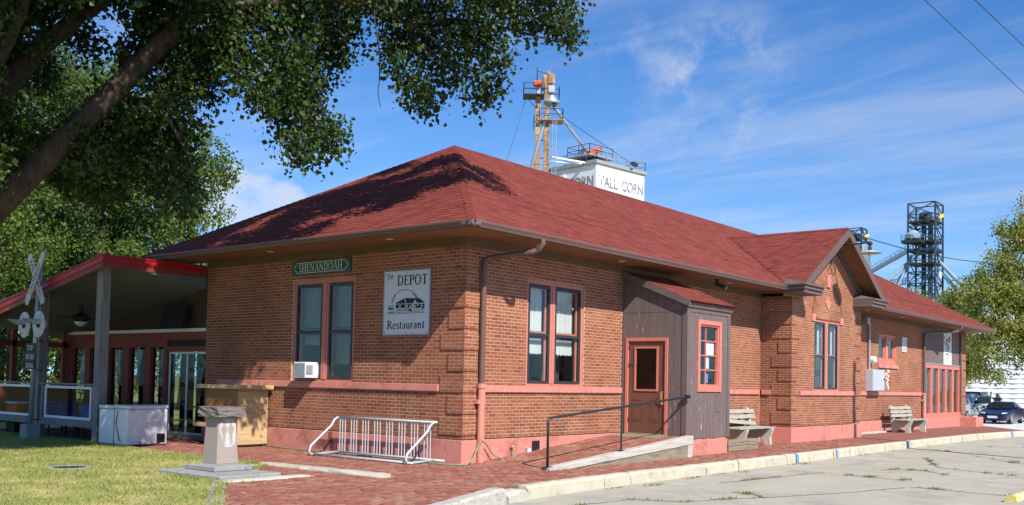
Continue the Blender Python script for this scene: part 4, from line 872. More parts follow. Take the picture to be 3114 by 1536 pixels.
# ---------------------------------------------------------------- lettering with serifs (flat strokes)
def arc(cx, cy, rx, ry, a0, a1, n=14): return [(cx + rx * math.cos(R(a0 + (a1 - a0) * i / n)), cy + ry * math.sin(R(a0 + (a1 - a0) * i / n))) for i in range(n + 1)]
T_, t_ = .15, .065
def stem(x, z0=0, z1=1, w=T_, s=.10, top=True, bot=True):
    r = [([(x, z0), (x, z1)], w)]
    if bot: r.append(([(x - w / 2 - s, z0 + .025), (x + w / 2 + s, z0 + .025)], .05))
    if top: r.append(([(x - w / 2 - s, z1 - .025), (x + w / 2 + s, z1 - .025)], .05))
    return r
GL = {
 'S': (.58, [(arc(.29, .74, .19, .22, 25, 270) + arc(.29, .27, .21, .25, 85, -150), .11)]),
 'H': (.92, stem(.2) + stem(.72) + [([(.25, .52), (.68, .52)], t_)]),
 'E': (.70, stem(.2) + [([(.2, .97), (.6, .97)], .06), ([(.2, .52), (.5, .52)], t_), ([(.2, .03), (.64, .03)], .06), ([(.59, 1), (.59, .8)], .04), ([(.62, 0), (.62, .2)], .04), ([(.5, .62), (.5, .42)], .04)]),
 'N': (.92, stem(.18, w=t_) + stem(.74, w=t_, bot=False) + [([(.16, 1), (.74, 0)], .15)]),
 'A': (.86, [([(.13, 0), (.42, 1)], t_), ([(.42, 1), (.73, 0)], T_), ([(.22, .33), (.63, .33)], .06), ([(.0, .025), (.26, .025)], .05), ([(.58, .025), (.9, .025)], .05)]),
 'D': (.86, stem(.2, s=.08) + [([(.22, .97)] + arc(.4, .5, .36, .47, 90, -90) + [(.22, .03)], .09), (arc(.40, .5, .34, .36, 60, -60), .13)]),
 'O': (.90, [(arc(.43, .5, .36, .475, 0, 360, 28), .085), (arc(.42, .5, .33, .36, 130, 230), .12), (arc(.44, .5, .33, .36, 50, -50), .12)]),
 'P': (.70, stem(.2, s=.08) + [([(.22, .97)] + arc(.38, .73, .24, .24, 90, -90) + [(.22, .49)], .075), (arc(.39, .73, .21, .17, 60, -60), .12)]),
 'T': (.78, stem(.38, top=False) + [([(.04, .97), (.72, .97)], .06), ([(.06, 1), (.06, .78)], .04), ([(.70, 1), (.70, .78)], .04)]),
 'R': (.82, stem(.2, s=.08) + [([(.22, .97)] + arc(.38, .74, .22, .23, 90, -90) + [(.22, .51)], .075), (arc(.39, .74, .19, .16, 60, -60), .12), ([(.4, .5), (.72, .03)], .12), ([(.66, .025), (.84, .025)], .05)]),
 'h': (.64, stem(.15, w=.11, s=.06) + [([(.2, .42)] + arc(.33, .42, .16, .2, 130, 0) + [(.49, .03)], .09), ([(.4, .025), (.58, .025)], .05)]),
 'e': (.54, [(arc(.27, .31, .2, .29, 15, 320), .085), ([(.1, .36), (.46, .36)], .05)]),
 's': (.44, [(arc(.22, .46, .13, .14, 20, 270) + arc(.22, .17, .15, .15, 85, -150), .08)]),
 't': (.38, [([(.17, .82), (.17, .12), (.23, .03), (.34, .06)], .10), ([(.04, .6), (.33, .6)], .05)]),
 'a': (.52, [(arc(.26, .44, .13, .16, 150, 0, 8) + [(.39, .03)], .09), (arc(.25, .17, .15, .15, 60, 320), .075)]),
 'u': (.64, [([(.15, .6), (.15, .2)] + arc(.28, .2, .13, .17, 180, 320, 8), .10), ([(.47, .62), (.47, 0)], .10), ([(.06, .6), (.15, .6)], .05), ([(.38, .6), (.47, .6)], .05), ([(.47, .025), (.58, .025)], .05)]),
 'r': (.44, stem(.15, 0, .62, .10, .05, top=False) + [([(.17, .4), (.25, .56), (.38, .55)], .08), ([(.04, .6), (.15, .6)], .05)]),
 'n': (.66, stem(.15, 0, .62, .10, .05, top=False) + [([(.2, .42)] + arc(.33, .42, .16, .18, 130, 0) + [(.49, .03)], .09), ([(.4, .025), (.6, .025)], .05), ([(.04, .6), (.15, .6)], .05)]),
}
def stroke(mb, pts, w, d, fx):
    vs = []
    for i, p in enumerate(pts):
        a = pts[max(i - 1, 0)]; b = pts[min(i + 1, len(pts) - 1)]; l = math.hypot(b[0] - a[0], b[1] - a[1]) or 1; nx, nz = -(b[1] - a[1]) / l * w / 2, (b[0] - a[0]) / l * w / 2
        vs += [fx(p[0] + nx, p[1] + nz, d), fx(p[0] - nx, p[1] - nz, d)]
    mb.add(vs, [(2 * i, 2 * i + 1, 2 * i + 3, 2 * i + 2) for i in range(len(pts) - 1)])
def serif(mb, txt, u, z, h, d, width=None, sx=.86, rot=0, bold=1.0):
    tot = sum(GL[c][0] for c in txt) * h * sx
    k = sx if width is None else sx * width / tot; x = 0; i = 0; ca, sa = math.cos(rot), math.sin(rot)
    for c in txt:
        for pts, w in GL[c][1]:
            i += 1
            stroke(mb, pts, w * bold, d + i * .0002, lambda a, b, dd, x=x: (u + ((x + a) * h * k) * ca - b * h * sa, dd, z + ((x + a) * h * k) * sa + b * h * ca))
        x += GL[c][0]
def font_mesh(txt, size, mapf, name, m, parent, local=False, sx=1.0, bold=0.0):
    """block lettering from the built-in letter shapes"""
    cu = bpy.data.curves.new(name, 'FONT'); cu.body = txt; cu.size = size; cu.offset = bold; cu.align_x = 'CENTER'; cu.align_y = 'CENTER'
    ob = bpy.data.objects.new(name, cu); COL.objects.link(ob); dg = bpy.context.evaluated_depsgraph_get(); me = bpy.data.meshes.new_from_object(ob.evaluated_get(dg)); bpy.data.objects.remove(ob)
    off = Vector((0, 0, 0)) if local else root_of(parent)
    for v in me.vertices: v.co = Vector(mapf(v.co.x * sx, v.co.y)) - off
    me.materials.clear(); me.name = name; setmat(me, m); return link(name, me, parent)
# station name board
sg = thing('station_sign', 'green board sign lettered SHENANDOAH above the short wall window', 'sign', (0, 4.13, 3.95))
Ms = lambda u, d, z: (-.0 - d, 5.10 - u, z + 0 * u)
MB(Ms).box(0, 1.92, .0, .035, 3.79, 4.10).build('board', 'sign_green', sg, bevel=.004)
q = MB(Ms); bo = [(.16, 3.835), (1.76, 3.835), (1.76, 3.88)] + arc(1.76, 3.945, .07, .065, -90, 90, 8) + [(1.76, 4.01), (1.76, 4.055), (.16, 4.055), (.16, 4.01)] + arc(.16, 3.945, .07, .065, 90, 270, 8) + [(.16, 3.88), (.16, 3.835)]
stroke(q, bo, .013, .0362, lambda a, b, d: (a, d, b)); q.build('border_line', 'sign_letter', sg, recalc=False)
q = MB(Ms); serif(q, 'SHENANDOAH', .24, 3.865, .165, .0364, width=1.44, bold=.8); q.build('lettering', 'sign_letter', sg, recalc=False)
# restaurant sign with its drawing of the depot
sg = thing('restaurant_sign', 'white square sign reading The DEPOT Restaurant with drawing of the depot', 'sign', (0, 1.53, 3.08))
SW0 = 1.265
Mr = lambda u, d, z: (-.0 - d, 2.155 - u, z)
MB(Mr).box(0, SW0, .0, .03, 2.45, 3.72).build('panel', 'sign_white', sg, bevel=.004); q = MB(Mr); q.frame(-.012, SW0 + .012, 2.438, 3.732, .02, .001, .036); q.build('rim', 'grey_metal', sg)
q = MB(Mr); serif(q, 'The', .075, 3.545, .115, .031, rot=R(12), bold=1.1); q.build('lettering', 'ink', sg, recalc=False)
q = MB(Mr); serif(q, 'DEPOT', .36, 3.43, .20, .031, width=.85, bold=1.12); q.build('lettering', 'ink', sg, recalc=False)
q = MB(Mr); serif(q, 'Restaurant', .095, 2.565, .165, .031, width=1.06, bold=1.25); q.build('lettering', 'ink', sg, recalc=False)
def cpx(x, y):
    s_ = (x - (112 - 15 * (y - 240) / 920)) / 678; top = 240 - 57 * s_; return s_ * SW0, 3.72 - (y - top) / (1160 - top) * 1.27
lg = MB(Mr); kk = [0]
def blk(*p):
    kk[0] += 1; lg.add([(cpx(x, y)[0], .031 + kk[0] * .00015, cpx(x, y)[1]) for x, y in p], [tuple(range(len(p)))])
def lnp(pts, w):
    kk[0] += 1; stroke(lg, [cpx(x, y) for x, y in pts], w, .031 + kk[0] * .00015, lambda a, b, d: (a, d, b))
def carc(cx, cy, rx, ry, a0, a1): return [(cx + rx * math.cos(R(a)), cy - ry * math.sin(R(a))) for a in np.linspace(a0, a1, 20)]
lnp(carc(430, 740, 215, 243, 168, 25), .012); lnp(carc(430, 740, 195, 222, 168, 138), .008); lnp(carc(430, 740, 205, 232, 170, 134), .008); lnp(carc(430, 740, 192, 215, 55, 30), .010); lnp(carc(430, 740, 203, 228, 58, 27), .010)
blk((268, 706), (412, 622), (432, 702)); blk((424, 620), (640, 624), (722, 690), (604, 694), (572, 640), (545, 700), (442, 702)); lnp([(540, 632), (582, 632), (560, 692), (540, 632)], .010); lnp([(582, 634), (606, 692)], .010)
blk((285, 716), (430, 710), (430, 768), (285, 774)); blk((440, 712), (525, 708), (525, 770), (440, 774)); blk((552, 708), (660, 702), (660, 768), (552, 772)); blk((672, 706), (712, 706), (712, 776), (672, 778))
blk((168, 748), (262, 716), (262, 724), (168, 756))
for i in range(7): x = 172 + i * 13; lnp([(x, 756), (x, 800)], .014)
blk((160, 840), (165, 826), (270, 820), (270, 836)); lnp([(156, 858), (712, 836)], .008); lnp([(290, 835), (712, 818)], .008); lnp([(285, 795), (490, 786)], .010); lnp([(288, 812), (500, 804)], .010); lnp([(540, 800), (700, 792)], .010); blk((490, 780), (526, 780), (526, 815), (490, 815))
lg.build('drawing', 'ink', sg, recalc=False)
lw = MB(Mr)
for (x0, y0, x1, y1) in ((336, 728, 346, 772), (352, 724, 362, 772), (336, 745, 362, 750), (450, 724, 466, 766), (566, 722, 584, 764), (606, 712, 626, 736), (496, 728, 512, 778), (676, 735, 708, 742)):
    lw.add([(*[(cpx(x, y)[0], .0362, cpx(x, y)[1]) for x, y in ((a, b),)][0],) for a, b in ((x0, y0), (x1, y0), (x1, y1), (x0, y1))], [(0, 1, 2, 3)])
lw.build('drawing_window', 'sign_white', sg, recalc=False)['kind'] = 'stuff'
for u in (.04, .63, SW0 - .04):
    for z in (2.49, 3.68): MB(Mr).lathe((u, .03, z), [(.012, 0), (.008, .006)], 8, axis=(0, 1, 0)).build('screw', 'ink', sg)
# window air conditioner
ac = thing('air_conditioner', 'white window air conditioner jutting from the short wall window', 'air conditioner', (-.15, 4.42, 1.55))
MB().box(-.31, .05, 4.2, 4.60, 1.545, 1.885).build('case', 'white_metal', ac, bevel=.01)
q = MB(); 
for i in range(11): z = 1.575 + i * .027; q.box(-.317, -.309, 4.225, 4.575, z, z + .013)
q.build('grille', 'grey_metal', ac)['kind'] = 'stuff'
MB().box(-.3, -.12, 4.193, 4.201, 1.62, 1.82).build('side_louvre', 'grey_metal', ac)
# security camera under the eave
cm = thing('security_camera', 'small dark security camera hanging under the long eave', 'camera', (9.0, -.6, 4.285))
MB().tube([(9.0, -.6, 4.285), (9.0, -.62, 4.17)], .022, 8).lathe((9.0, -.6, 4.284), [(.06, -.02), (.06, 0)], 10).build('arm', 'dark', cm); MB().tube([(8.96, -.56, 4.19), (9.1, -.78, 4.08)], .05, 10).build('body', 'dark', cm); MB().lathe((9.105, -.79, 4.075), [(.05, 0), (.055, .04), (.03, .045)], 10, axis=(.14, -.22, -.11)).build('lens_hood', 'grey_metal', cm)
# gooseneck lamp on the gable
lp = thing('gable_lamp', 'old iron lamp with wide tin shade on an arm from the gable', 'lamp', (15.85, -.98, 5.9))
MB().tube([(15.86, -.98, 5.93), (15.86, -2.12, 5.97)], .026, 8).build('arm', 'steel_dark', lp); MB().lathe((15.86, -2.12, 5.93), [(.03, -.22), (.06, -.2), (.05, -.1), (.035, -.06), (.07, -.03), (.08, .02), (.05, .07)], 14).build('socket', 'steel_dark', lp)
MB().lathe((15.86, -2.12, 5.70), [(.10, .02), (.12, .0), (.34, -.05), (.35, -.06), (.33, -.055), (.1, -.02)], 24).build('shade', 'bench_conc', lp, smooth=True); MB().lathe((15.86, -2.12, 5.55), [(.02, -.02), (.05, .02), (.055, .07), (.04, .11)], 12).build('bulb', 'headlamp', lp)
MB().lathe((15.78, -.98, 5.55), [(.12, .0), (.12, .03), (.05, .04)], 14, axis=(0, -1, 0)).build('insulator', 'steel_dark', lp)
MB().tube([(15.9, -1.0, 5.35), (15.75, -1.12, 5.2), (15.7, -1.05, 5.0), (15.6, -1.0, 5.25), (15.85, -1.1, 5.6), (15.86, -1.5, 5.85)], .012, 5).build('cable', 'dark', lp)
# ---------------------------------------------------------------- long wall fittings
mb_ = thing('meter_box', 'grey metal electric meter box with conduit beside the bay', 'meter box', (22.1, 0, 1.9)); M0 = MY(0)
MB(M0).box(21.55, 22.75, .0, .28, 1.5, 2.27).build('case', 'box_metal', mb_, bevel=.01); MB(M0).box(21.57, 22.73, .28, .295, 1.53, 2.24).build('lid', 'box_metal', mb_, bevel=.005); MB(M0).box(22.62, 22.68, .295, .315, 1.9, 1.95).build('latch', 'dark', mb_)
MB(M0).tube([(21.75, .08, 2.26), (21.75, .08, 3.98)], .04, 8).build('conduit', 'grey_metal', mb_); MB(M0).lathe((22.05, .05, 2.63), [(.13, 0), (.13, .12), (.09, .17)], 16, axis=(0, 1, 0)).build('meter', 'white_metal', mb_)
MB(M0).box(21.2, 21.42, .02, .2, 3.85, 4.1).build('flood_lamp', 'grey_metal', mb_)
tag(MB(M0).box(25.55, 26.12, .0, .03, 3.03, 3.62).build('wall_plaque', 'box_metal', None, bevel=.005), 'small grey metal plaque on the brick beside the little window', 'plaque')
pw = MB(M0)
for _ in range(26):
    u = 23.75 + .35 * random.random() + .1 * math.sin(_); z = 2.28 - _ * .028; s_ = random.uniform(.03, .09); pw.add([(u - s_, .0016 + _ * .0002, z), (u, .0016 + _ * .0002, z - s_ * .5), (u + s_ * .9, .0016 + _ * .0002, z + .01), (u + .01, .0016 + _ * .0002, z + s_ * .7)], [(0, 1, 2, 3)])
pw.build('mortar_patch', 'white_paint', wallo, recalc=False)['kind'] = 'stuff'
pic = thing('banner', 'tall white banner with a rough ink drawing on the brown end panel', 'banner', (31.7, 0, 3.4)); MB(M0).box(31.15, 32.3, .0, .02, 2.71, 4.1).build('sheet', 'white_paint', pic)
q = MB(M0); rs = random.Random(3)
for i in range(30):
    u, z = 31.35 + rs.random() * .7, 3.1 + rs.random() * .85; a0 = rs.uniform(0, 6.3); k0 = rs.uniform(-.9, .9); pts = [(u, z)]
    for k in range(7): a0 += k0 * .5; pts.append((pts[-1][0] + .05 * math.cos(a0), pts[-1][1] + .06 * math.sin(a0)))
    stroke(q, [(min(max(x, 31.2), 32.25), min(max(y, 2.95), 4.05)) for x, y in pts], .022, .021 + i * .0003, lambda a, b, d: (a, d, b))
q.build('drawing', 'ink', pic, recalc=False); q = MB(M0); q.add([(31.45, .0205, 3.72), (31.75, .0205, 3.68), (31.8, .0205, 3.82), (31.5, .0205, 3.86)], [(0, 1, 2, 3)]); q.add([(31.9, .0205, 3.75), (32.1, .0205, 3.72), (32.15, .0205, 3.95), (32.0, .0205, 4.0)], [(0, 1, 2, 3)]); q.build('tint', 'orange', pic, recalc=False)
# hose bib, hose, outlet, vent hole
sp = thing('hose_bib', 'yellow handled brass hose bib low on the pink plinth', 'tap', (1.39, -.05, .23)); MB().tube([(1.39, -.05, .25), (1.39, -.14, .25), (1.39, -.16, .2)], .016, 8).build('spout', 'spigot', sp); MB().box(1.36, 1.44, -.13, -.10, .275, .29).build('handle', 'yellow', sp)
tag(MB().tube([(1.39, -.16, .2), (1.36, -.2, .1), (1.2, -.24, .03), (1.0, -.2, .05), (.75, -.16, .14), (.55, -.14, .36), (.38, -.18, .43), (.25, -.22, .36), (.05, -.28, .16), (-.1, -.32, .06), (-.25, -.36, .02), (-.5, -.1, .015), (-.4, .8, .015), (-.3, 2.2, .02), (-.28, 3.4, .02), (-.22, 4.6, .02), (-.16, 6.1, .02)], .014, 7).build('garden_hose', 'hose', None, smooth=True), 'pale green garden hose looped round the downspout and along the wall', 'hose')
ob = thing('outlet_box', 'small grey outlet box on the pink plinth by the ramp', 'outlet', (1.96, -.05, .17)); MB().box(1.88, 2.03, -.1, -.05, .11, .22).build('box', 'grey_metal', ob); MB().box(1.90, 2.01, -.106, -.1, .12, .21).build('cover', 'white_metal', ob)
MB().box(2.1, 2.36, -.0535, -.0505, .12, .36).build('vent_opening', 'dark', depot)
# ---------------------------------------------------------------- benches
def bench(name, label, x0, x1, yb, tilt=0.0, tired=False):
    b = thing(name, label, 'bench', ((x0 + x1) / 2, yb - .3, 0), 0, 'slat benches along the long wall'); yf = yb - .52
    for x in (x0 + .32, x1 - .3):
        sup = MB(MX(x + .05)) 
        prof = [(yb + .06, 0), (yb - .08, .0), (yb - .16, .16), (yb - .28, .22), (yb - .40, .16), (yf + .08, 0), (yf - .07, 0), (yf - .05, .22), (yf - .12, .40), (yf - .12, .44), (yb - .02, .43), (yb + .08, .92), (yb + .12, .98), (yb + .18, .98), (yb + .21, .92), (yb + .09, .4)]
        sup.prism(prof, 0, .1); sup.build('support', 'bench_conc', b, bevel=.008)
    for i in range(3): y = yf - .08 + i * .19; MB().box(x0, x1 - .0, y, y + .17, .445 + i * .002, .485 + i * .002).build('seat_slat', 'bench', b, bevel=.006)
    for i in range(3):
        z = .56 + i * .14; y = yb - .03 + (z - .43) * .2; dz = tilt if i == 0 else 0
        MB().hexa([(x0, y - .03, z + dz), (x1, y - .03, z - dz), (x1, y, z - dz), (x0, y, z + dz), (x0, y + .005, z + .1 + dz), (x1, y + .005, z + .1 - dz), (x1, y + .035, z + .1 - dz), (x0, y + .035, z + .1 + dz)]).build('back_slat', 'bench', b, bevel=.006)
    return b
bench('bench', 'weathered slat bench with a sagging back slat between vestibule and bay', 9.6, 11.75, -.42, .06); bench('bench', 'weathered slat bench beyond the bay under the little window', 23.0, 25.4, -.45)
o = thing('timber_stack', 'two stacked grey timbers on the paving beside the vestibule', 'timber', (8.6, -1.5, 0)); MB().box(7.75, 9.35, -1.62, -1.42, 0, .13).build('timber', 'timber_dark', o, bevel=.01); MB().box(7.72, 9.4, -1.63, -1.40, .132, .27).build('timber', 'timber_dark', o, bevel=.01)
tag(MB().box(19.6, 22.6, -.42, -.2, 0, .07).build('loose_board', 'timber', None, bevel=.01), 'grey board lying on the paving before the far bench', 'board')
# ---------------------------------------------------------------- left of the depot: porch and what stands by it
pc = thing('porch', 'open sided porch with red fascia and glazed wall on the short end', 'porch', (-1.2, 11.5, 0))
cz = lambda x, y: 3.66 - .155 * (y - 8.35) - .16 * x
ce = MB(); X0, X1, Y0, Y1 = -2.62, 0.25, 8.42, 15.6
for a, b in ((0, 1),):
    lo = [(X0, Y0), (X1, Y0), (X1, Y1), (X0, Y1)]
    ce.hexa([(x, y, cz(x, y)) for x, y in lo] + [(x, y, max(cz(x, y) + .04, 4.12 - .185 * (y - Y0))) for x, y in lo])
ce.build('ceiling', 'ceiling', pc)
ft = lambda y: 4.17 - .188 * (y - Y0)
fa = MB(); fa.hexa([(X0 - .04, Y0, ft(Y0) - .13), (X0, Y0, ft(Y0) - .13), (X0, Y1, ft(Y1) - .13), (X0 - .04, Y1, ft(Y1) - .13), (X0 - .04, Y0, ft(Y0)), (X0, Y0, ft(Y0)), (X0, Y1, ft(Y1)), (X0 - .04, Y1, ft(Y1))])
fa.box(X0 - .04, -.005, Y0 - .04, Y0 - .001, ft(Y0) - .13, ft(Y0)); fa.build('red_fascia', 'red_fascia', pc)
fb = MB(); fb.hexa([(X0 - .02, Y0, ft(Y0) - .26), (X0 + .01, Y0, ft(Y0) - .26), (X0 + .01, Y1, ft(Y1) - .26), (X0 - .02, Y1, ft(Y1) - .26), (X0 - .02, Y0, ft(Y0) - .131), (X0 + .01, Y0, ft(Y0) - .131), (X0 + .01, Y1, ft(Y1) - .131), (X0 - .02, Y1, ft(Y1) - .131)])
fb.box(X0 - .02, -.005, Y0 - .02, Y0 + .01, ft(Y0) - .26, ft(Y0) - .131); fb.build('lower_fascia', 'red_wood', pc)
rt = MB(); rt.hexa([(X0 - .06, Y0 - .06, ft(Y0) + .001), (.2, Y0 - .06, ft(Y0) + .001), (.2, Y1, ft(Y1)), (X0 - .06, Y1, ft(Y1)), (X0 - .06, Y0 - .06, ft(Y0) + .03), (.2, Y0 - .06, ft(Y0) + .03), (.2, Y1, ft(Y1) + .03), (X0 - .06, Y1, ft(Y1) + .03)]); rt.build('roof', 'red_fascia', pc)
for (x, y) in ((-2.34, 8.86), (-2.3, 11.75), (-2.3, 14.4)): MB().box(x - .11, x + .11, y - .11, y + .11, -.05, cz(x, y) + .02).build('post', 'post_wood', pc, bevel=.008)
# railing made of old storm windows
for (a, b) in ((9.0, 11.62), (11.88, 14.3)):
    MB().box(-2.40, -2.20, a - .06, b + .06, 1.27, 1.31).build('rail_cap', 'post_wood', pc, bevel=.004); MB().box(-2.36, -2.26, a, b, .30, .46).build('bottom_rail', 'post_wood', pc, bevel=.004)
    MB().box(-2.34, -2.28, a, a + .12, .46, 1.27).build('stile', 'post_wood', pc); MB().box(-2.34, -2.28, b - .12, b, .46, 1.27).build('stile', 'post_wood', pc)
    f = MB(MX(-2.33)); f.frame(a + .22, b - .22, .47, 1.24, .06, -.02, .02); fo = f.build('window_panel', 'white_metal', pc); MB(MX(-2.33)).box(a + .28, b - .28, -.004, .0, .53, 1.18).build('pane', 'rail_glass', fo)
MB().box(-2.3, 0, 14.9, 15.02, 1.1, 1.2).box(-2.3, 0, 14.9, 15.02, 2.25, 2.4).box(-2.3, 0, 14.9, 15.02, .2, .35).build('end_rail', 'red_wood', pc)
MB().box(-2.3, 0, 14.92, 15.0, .351, 1.099).build('end_panel', 'red_wood', pc)  # added board, hides the sunlit lawn so the rail glass stays dark
for x in (-2.2, -1.5, -.8, -.1): MB().box(x - .06, x + .06, 14.9, 15.02, .35, 2.7).build('end_post', 'red_wood', pc)
# glazed wall in line with the short brick wall
MP = MX(.02); gw = MB(MP); gw.box(10.0, 15.1, -.15, .0, 2.25, 2.62); gw.box(8.31, 10.0, -.15, .0, 2.42, 2.62); gw.box(8.31, 10.0, -.15, .0, 2.14, 2.26); gw.box(10.0, 15.1, -.15, .0, -.05, .45); gw.box(9.98, 10.12, -.15, .012, 0, 2.3)
for (a, b) in ((10.72, 11.0), (11.75, 12.05), (12.72, 13.0), (13.75, 14.0), (14.7, 15.1)): gw.box(a, b, -.15, .01, .45, 2.25)
gwo = gw.build('glazed_wall', 'red_wood', pc)
MB(MP).box(8.31, 10.0, -.1, -.05, 2.26, 2.42).build('transom', 'dark', gwo)
for (a, b) in ((10.12, 10.72), (11.0, 11.75), (12.05, 12.72), (13.0, 13.75), (14.0, 14.7)):
    MB(MP).box(a, b, -.08, -.075, .45, 2.25).build('pane', 'glass_dim', gwo); wave_curtain(MP, a, b, 1.25, 2.2, -.25, gwo); MB(MP).box(a, b, -.9, -.88, .2, 2.3).build('backing', 'interior', gwo)
MB(MP).box(8.31, 15.1, .0, .05, 2.62, 2.70).build('beam', 'white_paint', gwo)
gt = MB(MP); gt.prism([(8.31, 2.70), (15.0, 2.70), (14.6, cz(0, 14.6)), (8.31, cz(0, 8.31))], -.1, .0); gt.build('gable_panel', 'interior', gwo)
sd = MB(MP); sd.frame(8.33, 9.18, .1, 2.13, .05, -.08, -.04); sd.frame(9.16, 9.97, .1, 2.13, .05, -.10, -.06); sdo = sd.build('sliding_door', 'white_metal', pc); MB(MP).box(8.38, 9.13, -.065, -.06, .15, 2.08).build('pane', 'glass_dim', sdo); MB(MP).box(9.2, 9.92, -.085, -.08, .15, 2.08).build('pane', 'glass_dim', sdo); MB(MP).box(8.3, 10, -.9, -.88, 0, 2.2).build('backing', 'dark', sdo)
MB(MP).box(8.3, 10.0, -.15, .06, -.02, .1).build('threshold', 'timber_dark', pc)
# ceiling fan, wall television
fn = thing('ceiling_fan', 'dark ceiling fan with a glass bowl under the porch', 'fan', (-1.2, 12.0, cz(-1.2, 12.0))); zc = cz(-1.2, 12.0)
MB().tube([(-1.2, 12, zc), (-1.2, 12, zc - .22)], .05, 8).lathe((-1.2, 12, zc - .35), [(.10, -.06), (.2, -.04), (.2, .06), (.08, .14)], 16).build('motor', 'dark', fn); MB().lathe((-1.2, 12, zc - .46), [(.02, -.1), (.12, -.04), (.17, .03)], 16).build('bowl', 'headlamp', fn, smooth=True)
for i in range(4): a = R(20 + 90 * i); MB().beam((-1.2 + .18 * math.cos(a), 12 + .18 * math.sin(a), zc - .33), (-1.2 + .72 * math.cos(a), 12 + .72 * math.sin(a), zc - .33), .13, .012).build('blade', 'dark', fn)
tv = thing('television', 'dark television hung high on the porch end wall', 'television', (-.2, 9.2, 3.0)); MB().hexa([(-.36, 8.85, 2.7), (-.24, 8.85, 2.72), (-.24, 9.75, 2.72), (-.36, 9.75, 2.7), (-.22, 8.85, 3.28), (-.12, 8.85, 3.26), (-.12, 9.75, 3.26), (-.22, 9.75, 3.28)]).build('screen', 'dark', tv, bevel=.01); MB().box(-.2, .02, 9.2, 9.4, 2.95, 3.05).build('bracket', 'steel_dark', tv)
# tables under blue cloth, orange cooler, dark bench seen through the panels
def cloth_table(x, y, label):
    t = thing('patio_table', label, 'table', (x, y, 0)); MB().box(x - .5, x + .5, y - .45, y + .45, .76, .79).build('top', 'dark', t)
    c = MB(); n = 40; ring = []
    for i in range(n):
        a = 2 * math.pi * i / n; r = .56 + .03 * math.sin(7 * a); k = 1 / max(abs(math.cos(a)), abs(math.sin(a))) if 0 else 1; ring.append((x + r * math.cos(a), y + r * .92 * math.sin(a)))
    c.add([(x + (px - x) * .93, y + (py - y) * .93, .797) for px, py in ring] + [(px, py, .42 + .03 * math.sin(i)) for i, (px, py) in enumerate(ring)], [tuple(range(n))] + [(i, (i + 1) % n, n + (i + 1) % n, n + i) for i in range(n)]); c.build('cloth', 'blue', t, recalc=False)
    for dx in (-.35, .35):
        for dy in (-.35, .35): MB().tube([(x + dx, y + dy, 0), (x + dx, y + dy, .76)], .02, 6).build('leg', 'dark', t)
cloth_table(-1.55, 10.0, 'patio table under a blue cloth behind the nearer glazed rail panel'); cloth_table(-1.4, 12.7, 'patio table under a blue cloth behind the farther glazed rail panel')
t = thing('cooler', 'orange cooler behind the farther glazed rail panel', 'cooler', (-1.9, 13.7, 0)); MB().box(-2.1, -1.7, 13.4, 13.95, .3, .72).build('body', 'orange', t, bevel=.03); MB().box(-2.12, -1.68, 13.38, 13.97, .722, .78).build('lid', 'white_paint', t, bevel=.02); MB().box(-2.1, -1.7, 13.45, 13.9, 0, .3).build('stand', 'dark', t)
t = thing('low_bench', 'dark low bench under the near rail panel of the porch', 'bench', (-2.0, 10, 0)); MB().box(-2.2, -1.75, 9.3, 10.9, .28, .33).build('seat', 'dark', t); [MB().box(-2.15 + i * .3, -2.09 + i * .3, y, y + .06, 0, .28).build('leg', 'dark', t) for i in (0, 1) for y in (9.4, 10.75)]
# two chest freezers
def freezer(x0, x1, y0, y1, h, label, cord):
    f = thing('chest_freezer', label, 'freezer', ((x0 + x1) / 2, (y0 + y1) / 2, 0)); MB().box(x0, x1, y0, y1, .02, h - .08).build('cabinet', 'white_metal', f, bevel=.02); MB().box(x0 - .015, x1 + .015, y0 - .015, y1 + .015, h - .075, h).build('lid', 'white_metal', f, bevel=.02)
    for xx in (x0 + .12, x1 - .12): MB().box(xx - .02, xx + .02, y0 - .03, y0 - .016, h - .14, h - .05).build('hinge', 'grey_metal', f)
    MB().box(x1 - .26, x1 - .06, y0 - .006, y0 + .01, .06, .26).build('vent', 'dark', f); MB().lathe((x0 + .33, y0 - .002, .07), [(.03, 0), (.03, .012)], 12, axis=(0, -1, 0)).build('drain_plug', 'spigot', f)
    if cord: MB().tube([(x0 - .012, y0 + .35, h - .12), (x0 - .02, y0 + .4, h * .5), (x0 - .012, y0 + .25, .12), (x0 + .05, y0 - .012, .03), (x0 + .4, y0 - .02, .025), (x1 - .16, y0 - .012, .06)], .008, 6).build('cord', 'dark', f)
freezer(-2.58, -1.60, 7.28, 7.78, .88, 'white chest freezer with trailing black cord at the lawn edge', True); freezer(-2.58, -1.8, 7.84, 8.42, .86, 'second white chest freezer tucked behind the first by the post', False)
# plywood serving cabinet against the wall
cb = thing('plywood_cabinet', 'tall plywood serving cabinet against the short brick wall', 'cabinet', (-.3, 7.2, 0)); 
MB().box(-.85, -.06, 5.78, 6.98, .06, 1.27).build('body', 'plywood_shaded', cb, bevel=.006); MB().box(-.95, -.052, 5.58, 7.2, 1.272, 1.36).build('counter', 'plywood', cb, bevel=.006); MB().box(-.855, -.06, 5.765, 5.779, .06, 1.262).build('end_panel', 'plywood', cb); MB().box(-.80, -.08, 5.85, 6.9, -.03, .06).build('skid', 'timber_dark', cb); MB().box(-1.0, -.852, 6.5, 7.2, .42, .50).build('ledge', 'plywood', cb)  # body in the shaded plywood tone, end panel in the sunlit one
